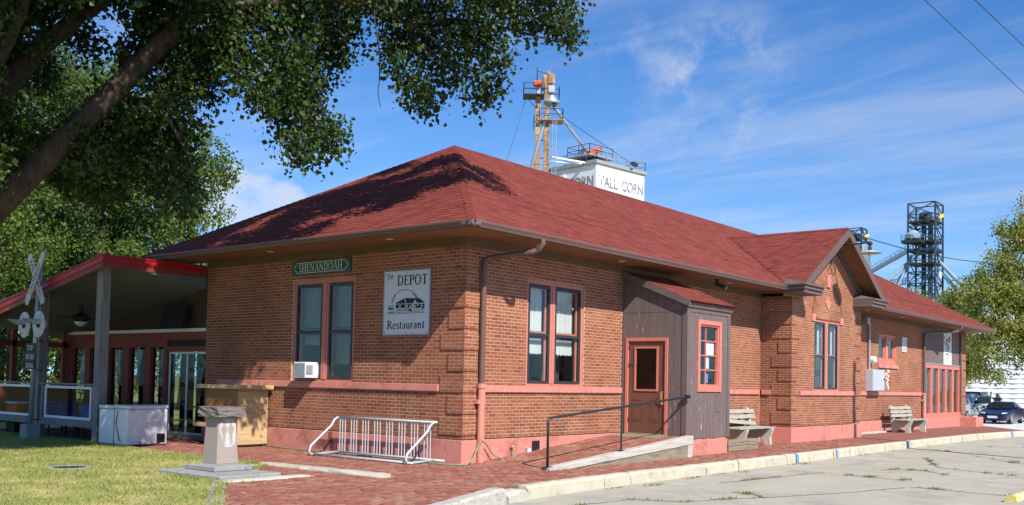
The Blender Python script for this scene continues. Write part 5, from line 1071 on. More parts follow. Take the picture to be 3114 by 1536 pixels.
# bicycle rack
bk = thing('bicycle_rack', 'galvanised pipe bicycle rack standing by the short brick wall', 'bicycle rack', (-.5, 1.8, 0)); xr, xf, ya, yb_ = -.28, -.95, .42, 3.12; rr = .024
MB().tube([(xr, ya - .05, .76), (xr, yb_ + .02, .76)], rr, 8).build('top_rail', 'galv', bk, smooth=True); MB().tube([(xr, ya - .25, .05), (xr, yb_ + .05, .05)], rr, 8).build('back_rail', 'galv', bk, smooth=True); MB().tube([(xf, ya - .1, .03), (xf, yb_, .03)], rr, 8).build('front_rail', 'galv', bk, smooth=True)
for y in (ya, yb_): MB().tube([(xr, y, .75), (xr - .06, y, .75), (xr - .14, y, .70), (xr - .2, y, .6), (xf - .06, y, .2), (xf - .1, y, .1), (xf - .06, y, .03), (xf + .06, y, .026), (xr, y, .05)], rr, 8).build('end_loop', 'galv', bk, smooth=True)
for g in range(8):
    for i in range(3): y = ya + .12 + g * .342 + i * .08; MB().tube([(xr, y, .05), (xr, y, .76)], .011, 6).build('upright', 'galv', bk)
ch = MB(); [ch.lathe((-.42 + .02 * math.sin(i), 2.0 + i * .03, .03), [(.02, -.01), (.028, 0), (.02, .01)], 8) for i in range(14)]; ch = tag(ch.build('chain_lock', 'dark'), 'dark bicycle lock cable lying inside the rack', 'lock'); ch['kind'] = 'thing'
# stone monument
mn = thing('stone_monument', 'tapered granite pedestal with rough stone cap on stepped concrete base', 'monument', (-4.6, .7, 0))
MB().box(-5.22, -4.1, .11, 1.79, -.1, .06).build('base_slab', 'conc_grey', mn, bevel=.015); MB().box(-4.88, -4.18, .74, 1.54, .0605, .142).build('step', 'conc_grey', mn, bevel=.012)
pd = MB(); a = (-4.58, 1.13, -4.17, 1.53); tp = (-4.55, 1.16, -4.22, 1.49)
pd.hexa([(a[0], a[1], .142), (a[2], a[1], .142), (a[2], a[3], .142), (a[0], a[3], .142), (tp[0], tp[1], .90), (tp[2], tp[1], .90), (tp[2], tp[3], .90), (tp[0], tp[3], .90)]); pd.build('pedestal', 'granite', mn, bevel=.006)
bm = bmesh.new(); bmesh.ops.create_cube(bm, size=1); bmesh.ops.subdivide_edges(bm, edges=bm.edges[:], cuts=5, use_grid_fill=True); rs = random.Random(5)
for v in bm.verts:
    side = abs(v.co.z) < .45; j = .014 if side else .004; v.co = Vector((v.co.x * .50, v.co.y * .56, v.co.z * .16)) + Vector((rs.uniform(-j, j), rs.uniform(-j, j), rs.uniform(-.006, .006)))
me = bpy.data.meshes.new('cap'); bm.to_mesh(me); bm.free(); setmat(me, 'granite_rough'); o = link('cap', me, mn); o.location = (-4.385 + 4.6, 1.32 - .7, .975)
fx = lambda u, d, z: (u + .195, 1.131 + (z - .142) * .04 - d, z + .06)
q = MB(fx); q.add([(-4.74 + x * .9, .003, .34 + z) for x, z in ((.03, .40), (.10, .46), (.2, .465), (.30, .45), (.35, .38), (.36, .2), (.34, .06), (.28, .01), (.16, .0), (.1, .03), (.05, .18), (.0, .3))], [tuple(range(12))]); q.build('painted_patch', 'patch_white', mn, recalc=False)
for cx in (-4.645, -4.515):
    q = MB(fx); s_ = 1
    q.add([(cx + x, .006, .36 + z) for x, z in ((-.012, .0), (-.02, .02), (-.022, .17), (-.035, .2), (-.06, .27), (-.05, .31), (-.02, .335), (-.014, .35), (-.02, .37), (-.016, .4), (.0, .41), (.016, .4), (.02, .37), (.014, .35), (.025, .335), (.055, .31), (.06, .27), (.03, .2), (.022, .17), (.03, .02), (.02, .0), (.004, .13))], [tuple(range(22))]); q.build('carved_figure', 'granite', mn, recalc=False)
# railway crossing signal
sx, sy = -2.8, 11.12
cs_ = thing('crossing_signal', 'old railway crossing signal with crossbuck and two hooded lamps by the porch', 'signal', (sx, sy, 0))
MB().box(sx - .17, sx + .17, sy - .17, sy + .17, -.05, .33).build('base_block', 'conc_grey', cs_, bevel=.02); MB().tube([(sx, sy, .3), (sx, sy - .18, 4.2)], .055, 10).build('mast', 'grey_metal', cs_, smooth=True)
ang = R(205); cd = Vector((math.cos(ang), math.sin(ang), 0)); 
fd = Vector((-1, .03, 0)).normalized(); sd_ = Vector((-fd.y, fd.x, 0)); cc = Vector((sx, sy - .15, 3.75)) + fd * .08
def blade(a, txt, dz, nm):
    d = sd_ * math.cos(a) + Vector((0, 0, 1)) * math.sin(a); nrm = d.cross(fd); L_ = .74; o_ = cc + fd * dz; b = MB()
    P_ = [(-L_, 0), (-L_ + .05, -.1), (L_ - .05, -.1), (L_, 0), (L_ - .05, .1), (-L_ + .05, .1)]
    b.add([tuple(o_ + d * x + nrm * y) for x, y in P_] + [tuple(o_ + d * x + nrm * y - fd * .02) for x, y in P_], [tuple(range(6)), tuple(range(11, 5, -1))] + [(i, (i + 1) % 6, 6 + (i + 1) % 6, 6 + i) for i in range(6)]); bo = b.build('crossbuck_blade', 'signal_white', cs_)
    for tx, off in txt: font_mesh(tx, .18, lambda x, y: tuple(o_ + (d * (x + off) - nrm * y) * sgn[0] + fd * .003), 'lettering', 'ink', bo)
sgn = [1]
sgn[0] = 1; blade(R(55), [('CROSSING', 0)], .03, 'a')
sgn[0] = -1; blade(R(125), [('RAIL', -.37), ('ROAD', .37)], 0, 'b')
am = Vector((sx, sy - .09, 2.75)); MB().tube([tuple(am - sd_ * .42), tuple(am + sd_ * .42)], .03, 8).build('crossarm', 'signal_white', cs_)
for s_ in (-1, 1):
    c = am + sd_ * .38 * s_ + fd * .1 + Vector((0, 0, -.08)); MB().lathe(tuple(c), [(.31, 0), (.31, .015), (.1, .02)], 20, axis=tuple(fd)).build('target_disc', 'signal_white', cs_); MB().lathe(tuple(c), [(.1, -.15), (.11, 0), (.105, .02)], 14, axis=tuple(fd)).build('lamp_housing', 'signal_white', cs_); MB().lathe(tuple(c + fd * .02), [(.09, 0), (.06, .03), (.02, .035)], 12, axis=tuple(fd)).build('lens', 'dark', cs_)
    h = MB(); n = 9; vs = []
    for k in range(n): a = math.pi * k / (n - 1); p = c + (sd_ * math.cos(a) + Vector((0, 0, 1)) * math.sin(a)) * .12; vs += [tuple(p), tuple(p + fd * (.18 + .22 * math.sin(a)))]
    h.add(vs, [(2 * i, 2 * i + 1, 2 * i + 3, 2 * i + 2) for i in range(n - 1)]); h.build('hood', 'signal_white', cs_, recalc=False)
sp_ = Vector((sx, sy - .07, 1.92)) + fd * .1 + sd_ * -.02; b = MB(); P_ = [(-.24, -.31), (.24, -.31), (.24, .31), (-.24, .31)]
b.add([tuple(sp_ + sd_ * x + Vector((0, 0, y))) for x, y in P_] + [tuple(sp_ - fd * .02 + sd_ * x + Vector((0, 0, y))) for x, y in P_], [(0, 1, 2, 3), (7, 6, 5, 4)] + [(i, (i + 1) % 4, 4 + (i + 1) % 4, 4 + i) for i in range(4)]); so_ = b.build('plate', 'dark', cs_)
for tx, z in (('STOP', .19), ('ON RED', -.02), ('SIGNAL', -.22)): font_mesh(tx, .17, lambda x, y: tuple(sp_ + sd_ * x + Vector((0, 0, z + y)) + fd * .003), 'lettering', 'sign_letter', so_, sx=.72)
for z in (.42, 1.6, 2.3, 2.85, 3.4): MB().tube([(sx - .02, sy + .0, z), (sx + .45, sy + .45, z)], .014, 6).build('strap', 'dark', cs_)
# access cover in the lawn
mh = thing('access_cover', 'round metal access cover set in the lawn', 'manhole', (-5.85, 3.35, 0)); MB().lathe((-5.85, 3.35, 0), [(.34, -.02), (.34, .012), (.26, .016), (.26, .004)], 24).build('ring', 'conc_grey', mh); MB().lathe((-5.85, 3.35, 0), [(.255, -.02), (.255, .01)], 24).build('lid', 'steel_dark', mh)
# ---------------------------------------------------------------- trees
LOBES = [(30,189,959,24),(-43,21,883,25),(147,-31,914,19),(-17,-37,848,20),(-8,192,946,21),(50,157,817,23),(166,-80,944,24),(43,-27,768,18),(71,59,922,21),(57,66,942,19),(29,18,839,28),(54,-13,835,21),(-18,187,889,27),(50,-131,905,26),(-11,117,817,20),(18,-61,853,18),(-133,130,861,25),(-61,95,849,23),(-49,144,831,20),(81,-5,745,19),(-36,87,891,22),(48,147,980,26),(107,-73,856,23),(25,-78,883,26),(-87,137,801,27),(-67,78,705,26),(186,-108,947,19),(29,-70,912,21),(29,-55,785,22),(207,-49,934,22),(24,34,812,23),(-84,207,944,27),(2,34,722,18),(-71,43,711,18),(57,19,721,26),(106,98,797,19),(164,-95,866,24),(-108,79,753,18),(22,122,888,22),(-42,11,771,19),(-18,39,833,20),(-18,35,930,19),(24,135,721,29),(-35,214,962,22),(-7,-62,904,22),(-28,-30,914,24),(76,-68,931,19),(77,-174,847,19),(-4,87,833,24),(35,0,805,23),(24,58,871,22),(-32,104,762,18),(136,50,941,28),(-53,187,921,24),(165,13,905,26),(95,-99,899,24),(70,123,790,28),(-102,73,857,24),(147,-131,830,21),(-72,92,787,18),(22,-9,910,24),(165,-65,885,23),(28,-10,739,18),(24,163,976,21),(44,177,874,22),(-42,146,751,19),(-78,102,929,19),(-257,235,673,26),(-253,257,649,21),(-144,207,905,24),(-347,188,725,22),(-296,310,749,26),(-285,384,841,25),(-289,302,791,18),(-174,271,802,20),(-251,137,818,22),(-160,278,652,23),(-298,145,726,25),(-249,143,587,24),(-229,238,891,18),(-121,214,844,20),(-291,311,853,23),(-300,226,816,20),(-318,175,689,20),(-246,201,605,20),(-283,176,783,17),(-384,222,730,24),(-154,256,735,23),(-276,306,880,20),(-306,307,886,18),(-245,190,809,21),(-144,261,664,18),(-248,302,715,24),(-231,110,879,20),(-292,212,757,21),(-293,273,816,19),(-305,122,698,17),(-145,197,795,26),(-146,233,807,23),(-354,229,788,20),(-148,233,835,21),(-373,188,655,16),(-153,212,764,19),(-220,315,914,18),(-144,186,869,26),(-201,245,721,23),(-263,304,689,22),(-350,194,698,19),(-231,164,728,17),(-210,269,714,27),(-289,118,556,23),(-303,135,559,24),(-207,168,883,21),(-242,213,659,23),(-221,285,853,25),(-282,365,886,25),(-238,213,844,24),(-214,186,666,23),(-237,63,841,18),(-350,172,812,18),(-222,306,769,18),(-265,129,775,21),(-296,228,787,21),(-394,220,750,24),(-237,244,629,17),(-187,171,834,26),(-283,395,915,27),(-330,231,874,19),(-272,80,566,20),(-298,104,835,16),(-384,244,805,23),(-277,197,722,24),(-172,237,787,26),(-225,277,921,18),(-372,194,680,19),(-263,89,592,25),(-291,179,833,22),(-192,300,807,19),(-166,197,873,20),(-299,118,652,24),(-151,162,917,19),(-392,212,702,19),(-176,278,938,18),(-347,156,635,24),(-419,242,743,25),(-372,346,713,25),(-488,329,821,19),(-434,347,796,27),(-460,249,763,18),(-449,438,551,26),(-501,293,646,19),(-384,327,499,25),(-383,289,722,22),(-478,321,620,18),(-486,255,617,19),(-357,385,482,26),(-404,500,862,23),(-415,206,769,24),(-348,456,507,22),(-499,338,673,20),(-436,358,517,24),(-406,283,826,22),(-520,394,581,19),(-398,438,862,20),(-513,306,608,19),(-451,368,742,17),(-440,279,499,25),(-369,378,552,22),(-449,375,577,22),(-532,338,511,26),(-416,530,590,22),(-456,318,716,23),(-520,330,588,25),(-315,351,864,25),(-354,424,585,20),(-338,292,865,24),(-396,391,629,18),(-455,328,481,23),(-349,458,620,24),(-409,299,770,25),(-355,470,584,23),(-340,350,704,19),(-399,473,636,21),(-462,367,795,22),(-354,423,680,26),(-424,323,738,22),(-481,356,765,18),(-509,389,639,20),(-445,353,701,19),(-441,387,540,21),(-447,232,587,19),(-407,297,743,25),(-399,231,734,22),(-431,309,669,25),(-524,396,531,24),(-432,453,583,18),(-468,396,739,27),(-456,261,693,21),(-372,296,854,18),(-286,365,811,20),(-520,396,607,24),(-452,272,804,19),(-360,282,717,25),(-380,434,802,27),(-416,283,659,20),(-430,463,683,18),(-454,293,835,24),(-495,337,507,20),(-430,425,730,21),(-450,209,769,18),(-302,329,841,18),(-350,408,895,21),(-305,382,696,24),(-458,271,446,17),(-446,283,752,22),(-422,392,608,26),(-529,379,553,22),(-415,385,680,24),(-377,359,598,27),(-430,378,863,21),(-440,307,522,23),(-476,321,760,25),(-652,632,802,28),(-592,386,800,22),(-698,601,552,29),(-583,590,824,30),(-642,616,679,28),(-611,698,665,20),(-558,503,856,22),(-633,755,872,23),(-667,687,609,20),(-542,545,543,28),(-522,443,512,20),(-702,418,728,22),(-629,587,737,20),(-576,468,564,20),(-612,528,556,29),(-635,611,826,26),(-666,635,771,23),(-672,509,674,24),(-539,603,740,22),(-604,743,621,29),(-571,403,545,27),(-583,346,565,25),(-571,661,700,24),(-612,725,567,22),(-573,702,659,27),(-684,575,698,23),(-544,625,564,31),(-573,311,517,22),(-662,721,793,31),(-719,552,631,24),(-626,525,742,26),(-522,451,837,29),(-555,433,798,24),(-634,481,706,25),(-630,413,718,23),(-729,521,667,21),(-606,546,699,28),(-582,654,868,29),(-597,661,681,21),(-714,597,834,20),(-485,524,777,31),(-465,460,856,21),(-526,630,869,22),(-711,512,644,18),(-640,567,573,20),(-506,439,485,25),(-679,411,560,26),(-612,641,548,26),(-718,536,506,20),(-629,658,767,31),(-639,714,648,24),(-525,491,787,23),(-671,449,526,19),(-573,469,787,28),(-487,593,551,24),(-581,522,793,22),(-611,591,719,21),(-607,521,827,27),(-672,590,833,24),(-477,457,521,20),(-664,737,828,31),(-498,451,601,21),(-719,585,717,26),(-589,576,786,21),(-626,416,554,21),(-712,428,792,19),(-630,628,618,23),(-514,623,723,26),(-578,618,542,25),(-495,546,518,28),(-691,572,724,22),(-445,492,502,31),(-490,465,862,28),(-672,543,703,22),(-620,441,821,24),(-576,341,541,26),(-580,351,515,20),(-655,835,971,61),(-435,382,941,58),(-415,331,1043,56),(-493,760,974,55),(147,-3,1008,54),(-104,18,941,60),(-41,233,1157,68),(-669,572,1077,48),(-492,748,1151,64),(44,-184,945,39),(-645,544,924,55),(-84,63,1109,56),(-450,652,1178,44),(-342,271,999,50),(-150,204,1133,49),(-313,414,1017,57),(-428,631,1068,46),(-132,-151,936,53),(42,43,988,43),(-392,150,1010,54),(-341,153,1074,56),(-516,394,1032,51),(-286,425,949,43),(-615,778,1026,54),(-150,126,980,58),(-464,446,920,41),(-223,289,966,51),(-429,444,1048,39),(-113,17,1012,46),(-48,6,1069,53),(-175,232,1075,54),(-428,704,994,56),(-149,94,1144,43),(-610,438,948,49),(-257,69,869,39),(-724,676,981,43),(-192,292,1046,56),(-272,136,1115,38),(-597,804,942,63),(-342,344,1103,60),(-632,928,1201,54),(68,-65,1067,42),(-376,537,1180,56),(-442,325,863,50),(-347,223,887,51),(-654,638,1041,59),(-287,102,910,50),(-288,549,1242,46),(-242,-18,852,50),(-643,538,985,41),(-641,464,1061,40),(77,31,1139,52),(-355,257,1118,50),(-725,730,865,50),(-405,196,1248,53),(-438,246,1130,58),(-153,230,1220,84),(-465,321,1284,55),(-355,128,1179,54),(-344,224,1392,64),(-607,690,1373,78),(-546,656,1292,86),(-709,664,1190,64),(-309,438,1480,61),(-79,343,1425,61),(-472,599,1442,69),(-421,485,1232,74),(-672,880,1480,79),(-649,695,1429,74),(-478,727,1263,72),(-607,659,1199,58),(-296,238,1153,62),(-460,572,1190,66),(-345,681,1440,60),(-592,536,1388,58),(-631,829,1192,87),(-318,177,1298,66),(-625,815,1367,74),(-167,112,1222,64),(-412,520,1485,76),(-691,852,1349,76),(-556,462,1222,57),(-321,306,1248,59),(-758,670,1112,73),(-565,600,1346,71),(-326,523,1347,83),(-783,155,1016,76),(-867,642,1091,52),(-760,84,893,61),(-598,220,1095,55),(-825,382,1210,78),(-691,174,879,72),(-856,510,1156,72),(-786,214,1170,56),(-833,260,830,77),(-596,32,1216,65),(-861,635,1133,53),(-672,228,1226,77),(-892,252,1161,66),(-914,487,1218,78),(-729,337,1101,53),(-673,246,1207,79),(-877,511,1013,54),(-731,539,853,54),(-667,76,777,68),(-879,540,1119,68),(-640,73,1193,76),(-697,181,1032,80),(-650,307,1327,60),(-754,266,1151,60),(-918,313,892,74),(-862,600,933,65),(-598,219,1199,63),(-823,353,788,61),(-546,123,1127,55),(-662,-43,1052,79),(-775,586,876,68),(-947,384,1164,62),(-683,156,785,54),(-760,93,1109,67),(-654,141,1225,71),(-548,235,1162,55),(-561,261,959,65),(-879,458,1243,55),(-629,273,1290,57),(-918,475,1166,67),(-768,301,1177,78),(-762,90,751,80),(-556,69,1015,66),(-537,90,1272,66),(-759,427,952,53),(-638,152,1049,69),(-902,427,950,76),(-785,466,903,69),(-559,94,1275,68),(-715,37,990,56),(-745,66,1086,61),(-794,116,924,73),(-840,172,813,79),(-593,361,866,75),(-903,349,1040,73),(-888,267,1074,54),(-555,6,787,72),(-745,227,992,69),(-821,388,1143,56),(-797,130,747,53),(-648,33,1185,76),(-747,65,1068,58),(-724,513,953,74),(-478,162,879,78),(-572,-27,1185,57),(-697,155,1004,75),(-791,228,1117,64),(-679,181,985,56),(-802,193,1043,66),(-813,462,947,54),(-810,378,672,52),(-759,416,512,44),(-855,300,643,51),(-834,380,497,57),(-809,456,769,46),(-861,298,722,58),(-915,416,708,42),(-755,387,472,48),(-796,266,601,54),(-859,397,684,48),(-839,553,607,51),(-922,390,536,50),(-732,433,590,55),(-863,441,733,54),(-845,516,693,47),(-772,487,635,41),(-851,508,541,42),(-875,487,717,58),(-853,504,731,48),(-727,444,483,54),(-805,479,789,48),(-789,521,607,51),(-790,252,459,47),(-722,442,563,44),(-808,417,486,53),(-796,234,697,57)]   # hanging leaf masses of the big tree, plus unseen ones above added for shade, cm: x, y, z, radius
def leaves(centres, radii, per, size, name, m, parent, droop=.35, flat=.8, seed=1, base=(0, 0, 0), npt=18):
    """small kite-shaped leaves on twigs that spread through each lobe"""
    r = np.random.default_rng(seed); C = []; 
    cen = np.asarray(centres, float); rad = np.asarray(radii, float)
    for c, q in zip(cen, rad):
        k = max(3, int(per * (q / .4) ** 2 / npt)); d = r.normal(size=(k, 3)); d /= np.linalg.norm(d, axis=1)[:, None]; t = c + d * (q * r.uniform(.25, 1.0, k) ** .6)[:, None] * np.array([1, 1, flat])
        n = npt; p = np.repeat(t, n, axis=0) + r.normal(size=(k * n, 3)) * size * np.array([1.15, 1.15, 1.3]); p[:, 2] -= np.abs(r.normal(size=k * n)) * size * 1.5 * droop
        C.append(p)
    P = np.concatenate(C); n = len(P); s = size * r.uniform(.4, 1.2, n)
    ax = r.normal(size=(n, 3)); ax[:, 2] -= .7; ax /= np.linalg.norm(ax, axis=1)[:, None]
    sd = np.cross(ax, r.normal(size=(n, 3))); sd /= np.linalg.norm(sd, axis=1)[:, None]; up = np.cross(sd, ax)
    V = np.zeros((n, 4, 3)); V[:, 0] = P; V[:, 1] = P + ax * (s * .5)[:, None] + sd * (s * .42)[:, None] + up * (s * .12)[:, None]; V[:, 2] = P + ax * s[:, None] - up * (s * .1)[:, None]; V[:, 3] = P + ax * (s * .5)[:, None] - sd * (s * .42)[:, None] + up * (s * .12)[:, None]
    V = V.reshape(-1, 3) - np.array(base); i = np.arange(n)[:, None] * 4; F = np.concatenate([i + np.array([[0, 1, 2]]), i + np.array([[0, 2, 3]])])
    return np_mesh(name, V, F, m, parent)
def limb(pts, r0, r1, parent, name='limb', m='bark', wob=.0, n=10):
    pts = [Vector(p) for p in pts]; out = []; rr = []; N_ = len(pts) - 1; sub = 5
    for i in range(N_):
        p0, p1, p2, p3 = pts[max(i - 1, 0)], pts[i], pts[i + 1], pts[min(i + 2, N_)]
        for j in range(sub if i < N_ - 1 else sub + 1):
            t = j / sub; q = .5 * ((2 * p1) + (p2 - p0) * t + (2 * p0 - 5 * p1 + 4 * p2 - p3) * t * t + (-p0 + 3 * p1 - 3 * p2 + p3) * t ** 3)
            f = (i + t) / N_; out.append(tuple(q + Vector((random.gauss(0, wob), random.gauss(0, wob), random.gauss(0, wob))))); rr.append((r0 + (r1 - r0) * f) * random.uniform(.95, 1.06))
    return MB().tube(out, rr, n).build(name, m, parent, smooth=True)
BT_ = (-8.05, 6.45, 0)
big_tree = thing('shade_tree', 'huge spreading shade tree whose leafy limbs overhang the depot roof', 'tree', BT_)
limb([(-8.05, 6.45, -.1), (-7.92, 6.2, .5), (-7.46, 5.36, 2.22), (-7.09, 4.65, 3.52), (-6.75, 4.19, 4.27), (-6.06, 3.58, 5.35), (-5.39, 3.16, 6.34), (-4.84, 2.91, 7.14), (-4.42, 2.67, 7.72), (-3.87, 2.41, 8.52), (-2.93, 2.12, 9.74), (-1.49, 1.54, 10.82)], .28, .11, big_tree, 'trunk', wob=.012, n=14)
for pts, a, b in (([(-7.09, 4.65, 3.52), (-6.86, 4.74, 5.09), (-6.57, 4.78, 6.27), (-6.04, 4.56, 7.11), (-5.53, 4.35, 7.76), (-5.03, 4.18, 8.32), (-4.41, 3.99, 9.21)], .24, .1),
                  ([(-6.86, 4.74, 5.09), (-7.11, 4.03, 6.18), (-6.92, 3.4, 7.22), (-6.87, 3.27, 8.47)], .17, .06), ([(-4.42, 2.67, 7.72), (-3.44, 2.22, 8.2), (-2.44, 1.92, 8.42), (-1.19, 1.31, 8.64), (-.23, .76, 8.55)], .12, .03),
                  ([(-2.44, 1.92, 8.42), (-1.77, 1.23, 8.56), (-1.0, .79, 8.26), (-.38, .51, 8.01), (0, .24, 7.35)], .05, .012), ([(-1.0, .79, 8.26), (.09, .36, 8.56), (1.05, -.18, 8.53), (1.87, -.71, 8.4)], .045, .012),
                  ([(-3.87, 2.41, 8.52), (-3.28, 2.22, 7.59), (-2.89, 1.94, 6.81), (-2.52, 1.7, 6.01)], .06, .012), ([(-5.39, 3.16, 6.34), (-4.61, 3.16, 6.18), (-4.01, 3.25, 5.62), (-3.81, 3.2, 5.0)], .06, .012),
                  ([(-1.56, 1.12, 8.85), (-1.56, 1.0, 8.21), (-1.54, .86, 7.44), (-1.53, .89, 6.84), (-1.49, .86, 6.57)], .018, .006), ([(-7.46, 5.36, 2.22), (-8.4, 6.2, 4.5), (-9.6, 7.4, 7.5)], .22, .08)):
    limb(pts, a, b, big_tree, 'limb', wob=.012 if a > .1 else .004, n=10 if a > .1 else 6)
LB = np.array(LOBES, float) / 100
# thin drooping twigs carry the lobes
tw = MB(); rs = random.Random(11)
for x, y, z, q in LB[::2]:
    p = Vector((x, y, z)); tw.tube([tuple(p + Vector((rs.uniform(-.5, .1), rs.uniform(-.2, .3), .7))), tuple(p + Vector((-.1, .05, .3))), tuple(p), tuple(p + Vector((rs.uniform(-.1, .2), rs.uniform(-.1, .1), -q * .8)))], [.014, .011, .008, .004], 4, cap=False)
tw.build('twigs', 'bark', big_tree, recalc=False)['kind'] = 'stuff'
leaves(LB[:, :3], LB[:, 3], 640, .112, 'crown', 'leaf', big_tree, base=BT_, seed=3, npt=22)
def tree(name, label, base, lobes, trunk_r, per, size, m, seed, group=None, rel=True):
    t = thing(name, label, 'tree', base, 0, group); bx, by, bz = base; rs = random.Random(seed)
    top = max(l[2] for l in lobes); tx = sum(l[0] for l in lobes) / len(lobes); ty = sum(l[1] for l in lobes) / len(lobes)
    limb([(bx, by, bz - .1), (bx + tx * .2 + rs.uniform(-.2, .2), by + ty * .2, bz + top * .3), (bx + tx * .6, by + ty * .6, bz + top * .6), (bx + tx, by + ty, bz + top * .9)], trunk_r, trunk_r * .25, t, 'trunk', n=9)
    for l in lobes[:10]:
        limb([(bx + tx * .3, by + ty * .3, bz + top * .38), (bx + l[0] * .6, by + l[1] * .6, bz + l[2] * .8), (bx + l[0], by + l[1], bz + l[2])], trunk_r * .35, trunk_r * .08, t, 'limb', n=6)
    cs, rd = [], []
    for (x, y, z, r) in lobes:
        for _ in range(max(4, int(14 * r))):
            d = Vector((rs.gauss(0, 1), rs.gauss(0, 1), rs.gauss(0, 1))).normalized() * r * rs.uniform(.55, 1.0); cs.append((bx + x + d.x, by + y + d.y, bz + z + d.z * .85)); rd.append(r * rs.uniform(.22, .36))
    leaves(cs, rd, per, size, 'crown', m, t, base=base, seed=seed, droop=.2); return t
def rl(seed, w, z0, z1, r, n, dx=0, dy=0):
    rs = random.Random(seed); out = []
    for i in range(n):
        f = i / max(1, n - 1); z = z0 + (z1 - z0) * f; k = math.sin(math.pi * min(1, .25 + .72 * f)) * w; a = rs.uniform(0, 6.28); q = rs.uniform(.2, 1) * k; out.append((dx * f + q * math.cos(a), dy * f + q * math.sin(a), z, r * rs.uniform(.75, 1.2)))
    return out
G1 = 'trees behind the porch'
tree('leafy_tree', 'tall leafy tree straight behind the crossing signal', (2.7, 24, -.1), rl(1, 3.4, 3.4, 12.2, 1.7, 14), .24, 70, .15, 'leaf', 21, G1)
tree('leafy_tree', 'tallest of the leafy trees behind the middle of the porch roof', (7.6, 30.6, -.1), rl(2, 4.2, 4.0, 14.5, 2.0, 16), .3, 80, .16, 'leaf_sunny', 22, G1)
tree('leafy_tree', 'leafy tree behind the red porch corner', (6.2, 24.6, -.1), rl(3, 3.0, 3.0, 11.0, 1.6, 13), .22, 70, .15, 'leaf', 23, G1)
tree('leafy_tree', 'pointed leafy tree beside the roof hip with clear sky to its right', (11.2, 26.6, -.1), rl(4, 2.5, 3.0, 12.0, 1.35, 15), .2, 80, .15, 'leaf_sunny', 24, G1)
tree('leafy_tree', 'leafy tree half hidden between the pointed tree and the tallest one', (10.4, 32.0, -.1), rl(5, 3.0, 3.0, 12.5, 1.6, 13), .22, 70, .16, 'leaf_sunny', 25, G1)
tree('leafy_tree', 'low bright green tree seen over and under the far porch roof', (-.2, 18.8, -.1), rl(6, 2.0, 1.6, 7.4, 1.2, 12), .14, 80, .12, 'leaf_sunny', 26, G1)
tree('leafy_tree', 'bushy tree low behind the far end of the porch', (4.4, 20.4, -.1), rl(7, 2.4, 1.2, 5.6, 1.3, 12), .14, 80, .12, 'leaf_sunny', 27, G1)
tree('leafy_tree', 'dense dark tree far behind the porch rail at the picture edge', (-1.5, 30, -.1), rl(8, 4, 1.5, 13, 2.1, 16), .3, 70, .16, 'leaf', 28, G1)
tree('cottonwood_tree', 'large yellowing tree hanging over the parked blue car', (54.6, -1.6, -.3), [(-2.6, 3.4, 11.8, 1.1), (-3.4, 4.3, 9.4, 1.2), (-3.9, 4.9, 8.0, 1.1), (-1.9, 2.5, 12.9, 1.0), (-.4, .9, 13.2, 1.3), (-2.2, 2.8, 11.0, 1.3), (-1.2, 1.6, 12.0, 1.4), (-2.6, 3.2, 9.6, 1.3), (-1.2, 1.4, 9.8, 1.9), (.6, .2, 10.5, 2.0), (-3.2, 4.0, 8.4, 1.2), (-2.2, 2.8, 7.8, 1.6), (-3.7, 4.6, 7.2, 1.2), (-2.8, 3.4, 6.4, 1.6), (-4.1, 5.1, 6.2, 1.0), (-1.2, 1.4, 7.0, 2.0), (-3.2, 4.0, 5.2, 1.3), (-1.8, 2.2, 5.2, 1.6), (-.4, .8, 5.4, 1.7), (-3.6, 4.4, 4.3, 1.0), (-2.6, 3.2, 4.2, 1.1), (-1.2, 1.4, 3.9, 1.1), (-3.9, 4.9, 3.4, .8), (1.2, -1.5, 6, 2.2), (2, -1, 9, 2.0), (.2, .4, 3.9, .9), (-3.3, 4.2, 2.9, .6)], .42, 120, .17, 'leaf_autumn', 31)
tree('leafy_tree', 'pale green tree just right of the lattice tower foot', (70, 9.6, -.3), rl(9, 2.6, 3, 9.6, 1.4, 14), .2, 70, .2, 'leaf_autumn', 32, 'trees beyond the far gable')
tree('leafy_tree', 'small distant hazy tree at the foot of the lattice tower', (108, 24, -.3), rl(10, 3.0, 4, 12.3, 1.8, 10), .25, 40, .3, 'leaf_autumn', 33, 'trees beyond the far gable')
# ---------------------------------------------------------------- grain elevator with the painted name
ge_ = thing('grain_elevator', 'white concrete grain elevator block painted TALL CORN behind the depot roof', 'elevator', (68.2, 43.4, -.3))
c0 = Vector((68.2, 43.4, 0)); dR = Vector((math.cos(R(-7)), math.sin(R(-7)), 0)); dL = Vector((math.cos(R(83)), math.sin(R(83)), 0)); ZR = 23.6
def EV(a, b, z): return tuple(c0 + dR * a + dL * b + Vector((0, 0, z)))
def ebox(mb, a0, a1, b0, b1, z0, z1): return mb.hexa([EV(a0, b0, z0), EV(a1, b0, z0), EV(a1, b1, z0), EV(a0, b1, z0), EV(a0, b0, z1), EV(a1, b0, z1), EV(a1, b1, z1), EV(a0, b1, z1)])
ebox(MB(), 0, 7.65, 0, 9, -.3, ZR).build('block', 'silo_white', ge_); ebox(MB(), -.2, 7.85, -.2, 9.2, ZR, ZR + .4).build('cornice', 'conc_grey', ge_, bevel=.05)
ebox(MB(), -.01, .25, -.02, .25, 0, ZR - .05).build('corner_pier', 'silo_white', ge_) ; ebox(MB(), -.25, -.01, 4.2, 4.7, 8, ZR - .6).build('pilaster', 'silo_white', ge_)
